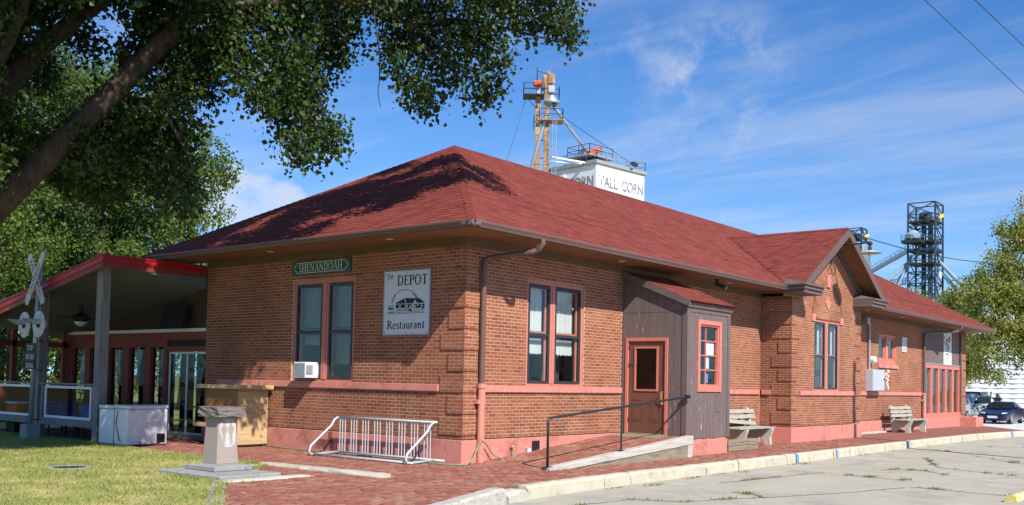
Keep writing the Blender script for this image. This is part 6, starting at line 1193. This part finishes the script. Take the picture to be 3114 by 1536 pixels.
font_mesh('TALL', 1.75, lambda x, y: EV(1.85 + x, -.03, 21.9 + y * .86), 'lettering', 'stencil', ge_, sx=.74, bold=.035); font_mesh('CORN', 1.75, lambda x, y: EV(5.7 + x, -.03, 21.9 + y * .86), 'lettering', 'stencil', ge_, sx=.70, bold=.035)
font_mesh('CORN', 1.75, lambda x, y: EV(-.03, 2.1 - x, 21.9 + y * .86), 'lettering', 'stencil', ge_, sx=.70, bold=.035); font_mesh('TALL', 1.75, lambda x, y: EV(-.03, 6.3 - x, 21.9 + y * .86), 'lettering', 'stencil', ge_, sx=.74, bold=.035)
def railing(pts, h, parent, m='grey_metal', r=.035, step=1.4, name='railing'):
    mb = MB()
    for p, q in zip(pts, pts[1:]):
        p, q = Vector(p), Vector(q); n = max(1, int((q - p).length / step))
        for i in range(n + 1): b = p + (q - p) * i / n; mb.beam(tuple(b), tuple(b + Vector((0, 0, h))), r * 1.6)
        for k in (.5, 1): mb.beam(tuple(p + Vector((0, 0, h * k))), tuple(q + Vector((0, 0, h * k))), r * 1.6)
    return mb.build(name, m, parent, recalc=False)
railing([EV(7.7, 8, ZR + .4), EV(7.7, -.05, ZR + .4), EV(-.05, -.05, ZR + .4), EV(-.05, 7, ZR + .4)], 1.0, ge_)['kind'] = 'stuff'
MB().beam(EV(4.9, -.6, ZR + .75), EV(6.6, .2, ZR + .95), .35).build('beam', 'steel_dark', ge_)
# roof machinery
hd = MB(); ebox(hd, .6, 2.6, 1.0, 3.4, ZR + .4, ZR + .75); hd.build('drive_base', 'conc_grey', ge_)
ebox(MB(), -.4, 3.4, .6, 3.8, ZR + .95, ZR + 1.1).build('drive_platform', 'steel_grey', ge_); railing([EV(3.3, .7, ZR + 1.1), EV(-.3, .7, ZR + 1.1), EV(-.3, 3.7, ZR + 1.1), EV(3.3, 3.7, ZR + 1.1)], 1.0, ge_, 'steel_dark', .03)['kind'] = 'stuff'
MB().beam(EV(.5, 1.6, ZR + 1.35), EV(2.0, 1.4, ZR + 2.0), .75, .55).build('belt_guard', 'motor_orange', ge_, bevel=.1); ebox(MB(), .4, 1.2, 1.9, 2.6, ZR + 1.1, ZR + 2.0).build('gear_box', 'steel_grey', ge_, bevel=.05)
# the bucket leg tower
lt = thing('leg_tower', 'rusty bucket elevator leg with platforms and spouts rising behind the roof', 'tower', (64.6, 47.7, -.3)); r_ = Vector((.627, -.779, 0)); f_ = Vector((.779, .627, 0)); o_ = Vector((64.6, 47.7, 0))
def TV(a, b, z): return tuple(o_ + r_ * a + f_ * b + Vector((0, 0, z)))
def tbox(a0, a1, b0, b1, z0, z1): return MB().hexa([TV(a0, b0, z0), TV(a1, b0, z0), TV(a1, b1, z0), TV(a0, b1, z0), TV(a0, b0, z1), TV(a1, b0, z1), TV(a1, b1, z1), TV(a0, b1, z1)])
tbox(-.62, -.12, -.3, .3, -.3, 30.2).build('leg_casing', 'rust', lt); tbox(.28, .78, -.3, .3, -.3, 31.4).build('leg_casing', 'rust', lt)
bz = MB()
for z in np.arange(3, 30, 1.45): bz.hexa([TV(-.66, -.34, z), TV(-.08, -.34, z), TV(-.08, .34, z), TV(-.66, .34, z), TV(-.66, -.34, z + .1), TV(-.08, -.34, z + .1), TV(-.08, .34, z + .1), TV(-.66, .34, z + .1)]); bz.hexa([TV(.24, -.34, z), TV(.82, -.34, z), TV(.82, .34, z), TV(.24, .34, z), TV(.24, -.34, z + .1), TV(.82, -.34, z + .1), TV(.82, .34, z + .1), TV(.24, .34, z + .1)])
bz.build('casing_flanges', 'rust', lt, recalc=False)['kind'] = 'stuff'
tbox(.0, .5, -.45, .45, 30.9, 32.35).build('head_hood', 'rust', lt, bevel=.12); tbox(.45, 1.25, -.5, .5, 31.3, 32.55).build('head_hood', 'rust', lt, bevel=.18); tbox(.55, 1.30, -.5, .5, 30.5, 31.29).build('head_casing', 'steel_grey', lt, bevel=.1); tbox(.5, .8, -.2, .2, 32.5, 32.8).build('vent_stub', 'rust', lt)
tbox(-1.9, .2, -1.0, 1.0, 30.15, 30.25).build('platform', 'steel_dark', lt); railing([TV(.2, -1, 30.25), TV(-1.85, -1, 30.25), TV(-1.85, 1, 30.25), TV(1.75, 1, 30.25), TV(1.75, .0, 30.25)], 1.05, lt, 'steel_dark', .035)['kind'] = 'stuff'
MB().beam(TV(-.9, -.2, 31.4), TV(-.1, -.2, 31.55), .7, .5).build('belt_guard', 'motor_orange', lt, bevel=.1); tbox(-.55, -.05, .0, .6, 30.3, 31.6).build('gear_box', 'steel_grey', lt, bevel=.05); MB().tube([TV(-.5, .6, 30.3), TV(-.5, .6, 33.3)], .06, 6).build('mast', 'steel_dark', lt); MB().tube([TV(-.5, .6, 33.0), TV(.7, .3, 32.6)], .03, 5).build('stay', 'steel_dark', lt)
MB().tube([TV(-1.8, -.9, 30.1), TV(-.4, -.2, 28.8)], .035, 5).build('brace', 'steel_dark', lt); MB().tube([TV(-.8, -.9, 30.1), TV(-.4, -.2, 28.8)], .035, 5).build('brace', 'steel_dark', lt)
MB().lathe(TV(.98, 0, 29.55), [(.82, 0), (.8, .12), (.2, .85), (.2, 1.0)], 20).build('distributor_cone', 'steel_grey', lt, smooth=True)
MB().tube([TV(.78, -.1, 29.6), TV(.70, -.12, 29.1), TV(-2.25, -.6, 18.0)], .17, 10).build('spout', 'steel_grey', lt, smooth=True); e_ = Vector(EV(1.6, 1.6, ZR + .6)); MB().tube([TV(1.2, .0, 29.6), TV(1.32, .0, 29.1), tuple(e_)], .17, 10).build('spout', 'steel_grey', lt, smooth=True)
for z in (29.45, 29.2, 28.95): MB().lathe(TV(.75 - (29.45 - z) * .1, -.1, z), [(.22, 0), (.22, .1)], 12).build('clamp', 'steel_grey', lt); MB().lathe(TV(1.25 + (29.45 - z) * .15, 0, z), [(.22, 0), (.22, .1)], 12).build('clamp', 'steel_dark', lt)
tbox(-.3, 2.15, -.9, .9, 27.65, 27.75).build('platform', 'rust', lt); railing([TV(-.25, .85, 27.75), TV(-.25, -.85, 27.75), TV(2.1, -.85, 27.75), TV(2.1, .85, 27.75)], 1.05, lt, 'steel_dark', .035)['kind'] = 'stuff'; railing([TV(-.75, -.6, 27.0), TV(-.75, .6, 27.0)], 1.2, lt, 'steel_dark')['kind'] = 'stuff'
ld = MB()
for a in (1.1, 1.5): ld.tube([TV(a, -.6, 12), TV(a, -.6, 27.7)], .03, 5)
for z in np.arange(12, 27.6, .35): ld.tube([TV(1.1, -.6, z), TV(1.5, -.6, z)], .02, 4)
for z in np.arange(13, 27.6, 1.1): ld.tube([TV(1.05, -.6, z), TV(1.1, -1.1, z), TV(1.3, -1.3, z), TV(1.5, -1.1, z), TV(1.55, -.6, z)], .025, 4)
for a in (1.1, 1.3, 1.5): ld.tube([TV(a, -1.2, 13), TV(a, -1.2, 27.6)], .02, 4)
ld.build('caged_ladder', 'steel_pale', lt, recalc=False)['kind'] = 'stuff'
for z in (24.0, 25.8): MB().tube([TV(-.4, 0, z), TV(.55, 0, z)], .05, 6).build('tie', 'steel_dark', lt)
MB().tube([TV(1.0, -.4, 24.05), EV(-.1, 1.4, ZR + .25)], .1, 6).build('tie_beam', 'white_paint', lt); MB().tube([TV(.9, -.4, 23.6), EV(-.1, 1.8, ZR + .2)], .07, 6).build('tie_beam', 'white_paint', lt)
tag(MB().tube([TV(-1.6, 0, 30), TV(-6.5, -2, 12)], .03, 4).build('guy_wire', 'steel_dark'), 'thin guy wire slanting from the top platform of the rusty leg', 'wire'); tag(MB().tube([TV(2.1, 0, 28.2), EV(4.9, -.4, ZR + .8), EV(6.2, 3, ZR - 1)], .03, 4).build('guy_wire', 'steel_dark'), 'thin guy wire from the lower platform to the white block', 'wire')
# ---------------------------------------------------------------- lattice towers at the far right
def lattice(name, label, ctr, w, z1, bay, m, ang=0):
    t = thing(name, label, 'tower', (ctr[0], ctr[1], -.3)); a_ = Vector((math.cos(R(ang)), math.sin(R(ang)), 0)); b_ = Vector((-a_.y, a_.x, 0)); c = Vector((ctr[0], ctr[1], 0)); h = w / 2
    V_ = lambda a, b, z: tuple(c + a_ * a + b_ * b + Vector((0, 0, z))); cor = [(-h, -h), (h, -h), (h, h), (-h, h)]
    for a, b in cor: MB().beam(V_(a, b, -.3), V_(a, b, z1), .32).build('column', m, t)
    zs = np.arange(0, z1 + .1, bay)
    for k, z in enumerate(zs):
        g = MB()
        for (a, b), (e, f) in zip(cor, cor[1:] + cor[:1]): g.beam(V_(a, b, z1 - z), V_(e, f, z1 - z), .2)
        g.build('girt', m, t, recalc=False)
        if k + 1 < len(zs):
            x = MB()
            for i, ((a, b), (e, f)) in enumerate(zip(cor, cor[1:] + cor[:1])):
                lo, hi = z1 - z - bay, z1 - z
                if (k + i) % 2: x.beam(V_(a, b, lo), V_(e, f, hi), .16)
                else: x.beam(V_(e, f, lo), V_(a, b, hi), .16)
                if i in (0, 3): x.beam(V_(a, b, hi), V_((a + e) / 2, (b + f) / 2, lo), .12)
            x.build('bracing', m, t, recalc=False)
    return t, V_
t, V_ = lattice('lattice_tower', 'tall dark blue steel lattice tower of the grain works', (192.6, 48.2), 5.2, 38.9, 2.3, 'steel_blue', 0)
def dome(V_, t, z, s, mm): 
    MB().lathe(V_(0, 0, z), [(1.7 * s, -1.6 * s), (1.8 * s, 0), (1.5 * s, .9 * s), (.8 * s, 1.4 * s), (.05, 1.5 * s)], 18).build('head_house', mm, t, smooth=True)
def vbox(V_, a0, a1, b0, b1, z0, z1): return MB().hexa([V_(a0, b0, z0), V_(a1, b0, z0), V_(a1, b1, z0), V_(a0, b1, z0), V_(a0, b0, z1), V_(a1, b0, z1), V_(a1, b1, z1), V_(a0, b1, z1)])
dome(V_, t, 36.4, .75, 'steel_blue'); MB().beam(V_(-.2, -2.4, 35.9), V_(1.6, -2.7, 36.7), .9, .7).build('belt_guard', 'cup_yellow', t, bevel=.1)
for z in (35.0, 31.0, 29.2, 26.6): vbox(V_, -2.7, 2.7, -2.7, 2.7, z, z + .35).build('deck', 'steel_dark', t)
for a, b in ((-.6, .2), (.9, -.6), (-1.6, -1.4)): vbox(V_, a, a + .5, b - .4, b + .4, 2, 35).build('leg_casing', 'steel_blue', t)
MB().lathe(V_(-3.4, 1.4, 32.4), [(1.5, -.8), (1.5, 0), (.6, .9), (.1, 1.0)], 14).build('cyclone', 'steel_pale', t); vbox(V_, -5.0, -2.6, -.6, 3.2, 30.7, 31.3).build('side_platform', 'steel_dark', t); railing([V_(-2.7, -.6, 31.3), V_(-5, -.6, 31.3), V_(-5, 3.2, 31.3), V_(-2.7, 3.2, 31.3)], 1.1, t, 'steel_grey', .05)['kind'] = 'stuff'
for p, q, rr in (((.4, -2.6, 27.2), (6.4, -10.4, 17.0), .36), ((.9, -2.2, 25.8), (7.2, -9.2, 16.0), .34), ((-1.5, 2.6, 27.4), (-7.0, 10.0, 19.0), .34), ((-1.0, 2.9, 26.5), (-4.5, 7.6, 18.5), .3), ((-1.6, 2.2, 28.6), (-3.0, 4.4, 22.5), .3), ((.2, 0, 34), (-1.4, 1.6, 27.5), .3), ((1.2, -1, 33), (2.2, -2.2, 27), .28), ((-.4, -1, 25), (-2.0, 2.2, 19.6), .35), ((.4, -1.5, 24.5), (2.4, -2.6, 18.6), .3)): MB().tube([V_(*p), V_(*q)], rr, 9).build('spout', 'steel_pale', t)
vbox(V_, -.4, .7, -2.9, -2.72, 24.0, 25.2).build('window', 'white_paint', t)
br_ = thing('conveyor_bridge', 'sloping conveyor bridge joining the two lattice towers', 'conveyor', (200, 60, 27)); MB().beam(V_(-2.5, 2.6, 29.4), (211.5, 68.5, 26.6), .7, .6).build('duct', 'steel_grey', br_); railing([V_(-2.5, 2.2, 29.7), (211.5, 68.1, 26.9)], 1.1, br_, 'steel_pale', .05, 2.5)['kind'] = 'stuff'
br_ = thing('conveyor_bridge', 'lower level pale blue truss bridge left of the tall tower', 'conveyor', (200, 58, 23)); MB().beam(V_(-2.6, 2.4, 22.9), (205.5, 64.5, 23.6), .9, .18).build('deck', 'steel_pale', br_); railing([V_(-2.6, 2.0, 23.0), (205.5, 64.1, 23.7)], 1.1, br_, 'steel_pale', .09, 1.2)['kind'] = 'stuff'
t2, V2 = lattice('lattice_tower', 'shorter steel lattice tower partly hidden by the gable', (213.5, 69.6), 3.4, 38.4, 2.2, 'steel_blue', 0); dome(V2, t2, 36.6, .6, 'steel_blue'); MB().beam(V2(-.3, -1.9, 36.2), V2(1.4, -2.1, 37.0), .8, .6).build('belt_guard', 'cup_yellow', t2, bevel=.1)
for k in range(7): a = k * .5 - 1.5; MB().tube([V2(a, -1.9, 35), V2(a * 1.5, -2.1, 33.2), V2(a * 2.1, -2.2, 30), V2(a * 2.3, -2.2, 24)], .16, 6).build('spout', 'steel_pale', t2)
# ---------------------------------------------------------------- vehicles and the yard at the far right
def car(name, label, cat, loc, rz, sec, glassq, m, wheels, extras=None, wr=.31, hw_=.82):
    """sec: stations (x, zlow, zbelt, ztop, wlow, wbelt, wtop) from nose to tail"""
    c = thing(name, label, cat, loc, rz); mb = MB(); n = 10; vs = []
    for (x, zl, zb, zt, wl, wb, wt) in sec:
        vs += [(x, -wl * .92, zl), (x, -wl, zl + .12), (x, -wb, zb * .75 + zl * .25), (x, -wb * .985, zb), (x, -wt, zt - .03), (x, wt, zt - .03), (x, wb * .985, zb), (x, wb, zb * .75 + zl * .25), (x, wl, zl + .12), (x, wl * .92, zl)]
    fs = [(i * n + k, i * n + (k + 1) % n, (i + 1) * n + (k + 1) % n, (i + 1) * n + k) for i in range(len(sec) - 1) for k in range(n)] + [tuple(range(n - 1, -1, -1)), tuple((len(sec) - 1) * n + k for k in range(n))]
    mb.add(vs, fs); mb.build('body', m, c, local=True, smooth=False)
    for q in glassq: MB().add(list(q), [tuple(range(len(q)))]).build('window', 'car_glass', c, local=True, recalc=False)
    for x in wheels:
        for s_ in (-1, 1):
            w = MB().lathe((x, s_ * (hw_ - .1), wr), [(wr * .7, -.11), (wr, -.09), (wr, .09), (wr * .7, .11)], 18, axis=(0, 1, 0)).build('wheel', 'tyre', c, local=True); MB().lathe((x, s_ * (hw_ + .005), wr), [(.02, -.02), (wr * .62, -.01), (wr * .6, .01), (.05, .02)], 14, axis=(0, s_, 0)).build('rim', 'grey_metal', w, local=True)
    if extras: extras(c)
    return c
ZG = -.285
cs1 = [(-2.25, .28, .52, .56, .55, .60, .5), (-2.15, .22, .58, .62, .74, .76, .68), (-1.6, .2, .70, .74, .82, .84, .76), (-.75, .2, .84, .87, .84, .85, .74), (.05, .2, .90, 1.27, .84, .85, .56), (.5, .2, .90, 1.33, .84, .85, .55), (1.15, .2, .90, 1.22, .84, .85, .55), (1.75, .22, .90, .95, .84, .83, .7), (2.2, .3, .82, .88, .76, .76, .68)]
def ex1(c):
    for s_ in (-1, 1):
        MB().hexa([(-2.13, s_ * .44, .50), (-2.0, s_ * .74, .50), (-1.8, s_ * .74, .54), (-1.95, s_ * .44, .54), (-2.12, s_ * .46, .63), (-1.98, s_ * .73, .63), (-1.78, s_ * .73, .67), (-1.95, s_ * .46, .67)]).build('headlight', 'headlamp', c, local=True, bevel=.02)
        MB().box(-.42, -.25, s_ * .92 - .08, s_ * .92 + .08, .88, 1.0).build('mirror', 'car_blue', c, local=True, bevel=.02)
    MB().box(-2.28, -2.24, -.26, .26, .34, .47).build('number_plate', 'sign_white', c, local=True); MB().box(-2.262, -2.235, -.6, .6, .24, .33).build('lower_grille', 'dark', c, local=True)
g1 = [[(-.72, -.68, .885), (-.72, .68, .885), (.03, .53, 1.255), (.03, -.53, 1.255)], [(-.5, -.845, .925), (.02, -.6, 1.225), (.55, -.59, 1.28), (.62, -.85, .93)], [(-.5, .845, .925), (.02, .6, 1.225), (.55, .59, 1.28), (.62, .85, .93)], [(.70, -.85, .93), (.63, -.59, 1.28), (1.12, -.58, 1.19), (1.5, -.82, .94)], [(.70, .85, .93), (.63, .59, 1.28), (1.12, .58, 1.19), (1.5, .82, .94)]]
car('parked_car', 'dark blue two door coupe parked nose on at the gravel yard', 'car', (50.55, 2.05, ZG), 0, cs1, g1, 'car_blue', (-1.35, 1.3), ex1)
cs2 = [(-2.7, .4, .75, .85, .7, .72, .62), (-2.55, .35, .95, 1.0, .86, .88, .76), (-1.3, .35, 1.05, 1.1, .9, .92, .8), (-.55, .35, 1.1, 1.62, .9, .92, .66), (.1, .35, 1.1, 1.74, .9, .92, .66), (.95, .35, 1.1, 1.70, .9, .92, .66), (1.05, .35, 1.1, 1.14, .9, .92, .85), (2.7, .38, 1.1, 1.14, .9, .92, .85)]
g2 = [[(-1.2, -.72, 1.13), (-1.2, .72, 1.13), (-.56, .63, 1.58), (-.56, -.63, 1.58)], [(-.85, -.925, 1.13), (-.5, -.68, 1.58), (.85, -.68, 1.64), (.9, -.93, 1.13)]]
def ex2(c):
    d = MB(); d.add([(-.7, -.95, .45), (.35, -1.75, .45), (.35, -1.75, 1.12), (-.7, -.95, 1.12)], [(0, 1, 2, 3)]); d.add([(-.73, -.91, .45), (.32, -1.71, .45), (.32, -1.71, 1.12), (-.73, -.91, 1.12)], [(3, 2, 1, 0)]); do = d.build('door', 'car_silver', c, local=True, recalc=False)
    f = MB(); f.tube([(-.7, -.95, 1.12), (-.35, -1.2, 1.58), (.3, -1.7, 1.62), (.35, -1.75, 1.12)], .03, 6).build('window_frame', 'car_silver', do, local=True); MB().add([(-.66, -.98, 1.13), (.33, -1.73, 1.13), (.28, -1.69, 1.58), (-.35, -1.2, 1.55)], [(0, 1, 2, 3)]).build('pane', 'car_glass', do, local=True, recalc=False); MB().box(-.72, -.55, -1.3, -1.02, 1.1, 1.26).build('mirror', 'dark', do, local=True, bevel=.02)
car('parked_pickup', 'silver pickup with its door open behind the blue coupe', 'pickup', (52.6, 4.95, ZG), 0, cs2, g2, 'car_silver', (-1.75, 1.7), ex2, .36, .9)
cs3 = [(-2.8, .45, .85, .95, .8, .82, .7), (-1.4, .4, 1.1, 1.15, .92, .94, .8), (-.7, .4, 1.15, 1.7, .92, .94, .68), (.5, .4, 1.15, 1.78, .92, .94, .7), (.7, .4, 1.15, 1.86, .92, .94, .80), (2.7, .4, 1.15, 1.88, .92, .94, .80), (2.85, .42, 1.15, 1.70, .92, .94, .80)]
car('parked_pickup', 'black pickup with a bed topper behind the silver one', 'pickup', (59.0, 6.3, ZG), 0, cs3, [[(-1.35, -.75, 1.17), (-1.35, .75, 1.17), (-.72, .64, 1.66), (-.72, -.64, 1.66)], [(.9, -.955, 1.25), (.9, -.84, 1.72), (2.4, -.84, 1.74), (2.5, -.955, 1.25)], [(-.8, -.955, 1.2), (-.5, -.74, 1.66), (.4, -.75, 1.7), (.45, -.955, 1.2)]], 'car_black', (-1.8, 1.8), None, .38, .92)
# the man at the open door
def person():
    p = thing('person', 'bald man in olive shirt leaning with raised arms on the open silver door', 'person', (53.4, 2.95, ZG)); me = bpy.data.meshes.new('body')
    J_ = [((0, 0, .95), .15), ((0, 0, 1.2), .16), ((0, 0, 1.42), .15), ((-.02, 0, 1.54), .065), ((-.04, 0, 1.66), .105), ((-.04, 0, 1.76), .09), ((.1, .1, .9), .1), ((.1, .12, .5), .075), ((.1, .12, .06), .055), ((-.02, .13, .04), .045), ((.1, -.1, .9), .1), ((.1, -.12, .5), .075), ((.1, -.12, .06), .055), ((-.02, -.13, .04), .045), ((-.02, .2, 1.44), .07), ((-.25, .34, 1.5), .052), ((-.36, .28, 1.76), .04), ((-.40, .26, 1.84), .042), ((-.02, -.2, 1.44), .07), ((-.22, -.32, 1.36), .052), ((-.40, -.2, 1.6), .04), ((-.44, -.16, 1.66), .042)]
    E_ = [(0, 1), (1, 2), (2, 3), (3, 4), (4, 5), (0, 6), (6, 7), (7, 8), (8, 9), (0, 10), (10, 11), (11, 12), (12, 13), (2, 14), (14, 15), (15, 16), (16, 17), (2, 18), (18, 19), (19, 20), (20, 21)]
    me.from_pydata([j[0] for j in J_], E_, []); o = link('body', me, p); md = o.modifiers.new('skin', 'SKIN'); sv = me.skin_vertices[0].data
    for i, (_, r) in enumerate(J_): sv[i].radius = (r, r)
    sv[0].use_root = True; s2 = o.modifiers.new('sub', 'SUBSURF'); s2.levels = 2; s2.render_levels = 2; dg = bpy.context.evaluated_depsgraph_get(); m2 = bpy.data.meshes.new_from_object(o.evaluated_get(dg)); o.modifiers.clear(); o.data = m2
    for nm in ('skin', 'camo', 'denim'): m2.materials.append(MATS[nm])
    for f in m2.polygons:
        c = f.center; f.use_smooth = True; arm = c.x < -.2
        f.material_index = 2 if c.z < .97 else (0 if (c.z > 1.5 and abs(c.y) < .13) or (arm and c.z > 1.4 or c.x < -.27) else 1)
    def dot(pos, r, m, nm): 
        MB().lathe(pos, [(.003, -r), (r * .8, -r * .5), (r, 0), (r * .8, r * .5), (.003, r)], 8).build(nm, m, p, local=True)
    for s_ in (-1, 1): dot((-.135, s_ * .04, 1.69), .014, 'dark', 'eye'); dot((-.04, s_ * .105, 1.67), .026, 'skin', 'ear')
    MB().hexa([(-.14, -.012, 1.64), (-.14, .012, 1.64), (-.1, .012, 1.64), (-.1, -.012, 1.64), (-.145, -.006, 1.68), (-.145, .006, 1.68), (-.1, .006, 1.7), (-.1, -.006, 1.7)]).build('nose', 'skin', p, local=True); MB().box(-.137, -.12, -.03, .03, 1.605, 1.615).build('mouth', 'red_wood', p, local=True)
    for (x, y, z) in ((-.40, .26, 1.84), (-.44, -.16, 1.66)):
        for k in range(5): a = (k - 2) * .016; MB().tube([(x, y + a, z), (x - .04, y + a * 1.2, z + (.02 if k else -.01)), (x - .06, y + a * 1.3, z - .02 - .004 * k)], .009, 5).build('finger', 'skin', p, local=True)
person()
# sheds behind the vehicles
sh = thing('metal_shed', 'long white corrugated metal shed behind the parked vehicles', 'shed', (84, 14, ZG)); n = 60; vs = []
for i in range(n + 1):
    f = i / n; x, y = 82 + 10 * f, 24 - 34 * f; d = .07 if i % 2 else 0; vs += [(x - d, y - d * .3, ZG), (x - d, y - d * .3, 6.8)]
q = MB(); q.add(vs, [(2 * i, 2 * i + 2, 2 * i + 3, 2 * i + 1) for i in range(n)]); q.build('wall', 'shed_white', sh, recalc=False)
q = MB(); 
for i in range(16): z = ZG + .45 * i; q.hexa([(81.87, 24, z), (91.87, -10, z), (91.95, -10, z), (81.95, 24, z), (81.89, 24, z + .06), (91.89, -10, z + .06), (91.95, -10, z + .06), (81.95, 24, z + .06)])
q.build('wall_ribs', 'shed_white', sh, recalc=False)['kind'] = 'stuff'; MB().hexa([(81.6, 24.3, 6.8), (91.7, -10.3, 6.8), (101, -8, 9.5), (91, 27, 9.5), (81.6, 24.3, 6.95), (91.7, -10.3, 6.95), (101, -8, 9.65), (91, 27, 9.65)]).build('roof', 'shed_white', sh)
sh = thing('dark_shed', 'dark boarded shed at the picture edge behind the blue coupe', 'shed', (66, 1.0, ZG)); MB().box(64, 70, -3, 1.35, ZG, 2.4).build('wall', 'steel_dark', sh); MB().hexa([(63.7, -3.3, 2.4), (70.3, -3.3, 2.4), (70.3, 1.65, 2.4), (63.7, 1.65, 2.4), (63.7, -.9, 3.4), (70.3, -.9, 3.4), (70.3, -.7, 3.4), (63.7, -.7, 3.4)]).build('roof', 'roof_deck', sh)
sh = thing('waste_bin', 'green waste bin before the white metal shed', 'bin', (70, 3.2, ZG)); MB().hexa([(69.5, 2.6, ZG), (70.5, 2.6, ZG), (70.5, 3.6, ZG), (69.5, 3.6, ZG), (69.3, 2.4, 1.0), (70.7, 2.4, 1.0), (70.7, 3.8, 1.0), (69.3, 3.8, 1.0)]).build('tub', 'sign_green', sh); MB().box(69.25, 70.75, 2.35, 3.85, 1.0, 1.12).build('lid', 'dark', sh, bevel=.03)
# ---------------------------------------------------------------- wires, poles, yellow wheel stop
def wire(p, q, sag, r, n=24):
    p, q = Vector(p), Vector(q); return MB().tube([tuple(p + (q - p) * (i / n) - Vector((0, 0, sag * 4 * (i / n) * (1 - i / n)))) for i in range(n + 1)], r, 5)
tag(wire((15.9, -1.5, 6.32), (60, -1.2, 11.6), 1.2, .016).build('service_cable', 'dark'), 'black service cable running from the gable peak to the right', 'cable')
tag(wire((-38, -4.2, 11.15), (92, -7.0, 11.15), .18, .009, 60).build('overhead_wire', 'dark'), 'longer black overhead wire crossing the top corner of the sky', 'wire')
tag(wire((-38, -3.8, 11.15), (92, -10.15, 11.15), .18, .010, 60).build('overhead_wire', 'dark'), 'shorter black overhead wire nearest the top corner of the sky', 'wire')
ul = thing('utility_pole', 'wooden utility pole beyond the picture edge whose thin shadow crosses the road', 'pole', (13.4, -11.15, -.2)); MB().tube([(13.4, -11.15, -.3), (13.4, -11.15, 12.3)], [.15, .1], 10).build('mast', 'post_wood', ul); MB().lathe((13.4, -11.15, 12.3), [(.11, -.02), (.12, .03), (.04, .08)], 10).build('cap', 'steel_grey', ul)
ws = thing('wheel_stop', 'chipped yellow painted concrete wheel stop at the picture corner', 'wheel stop', (4.2, -8.9, -.2))
for x0, x1, y, m_ in ((3.35, 4.6, -8.72, 'yellow'), (4.78, 6.6, -8.66, 'yellow')):
    q = MB(MX(x1)); q.prism([(y - .09, -.2), (y + .09, -.2), (y + .07, -.11), (y + .04, -.09), (y - .04, -.09), (y - .07, -.11)], 0, x1 - x0); q.build('bar', m_, ws, bevel=.01)
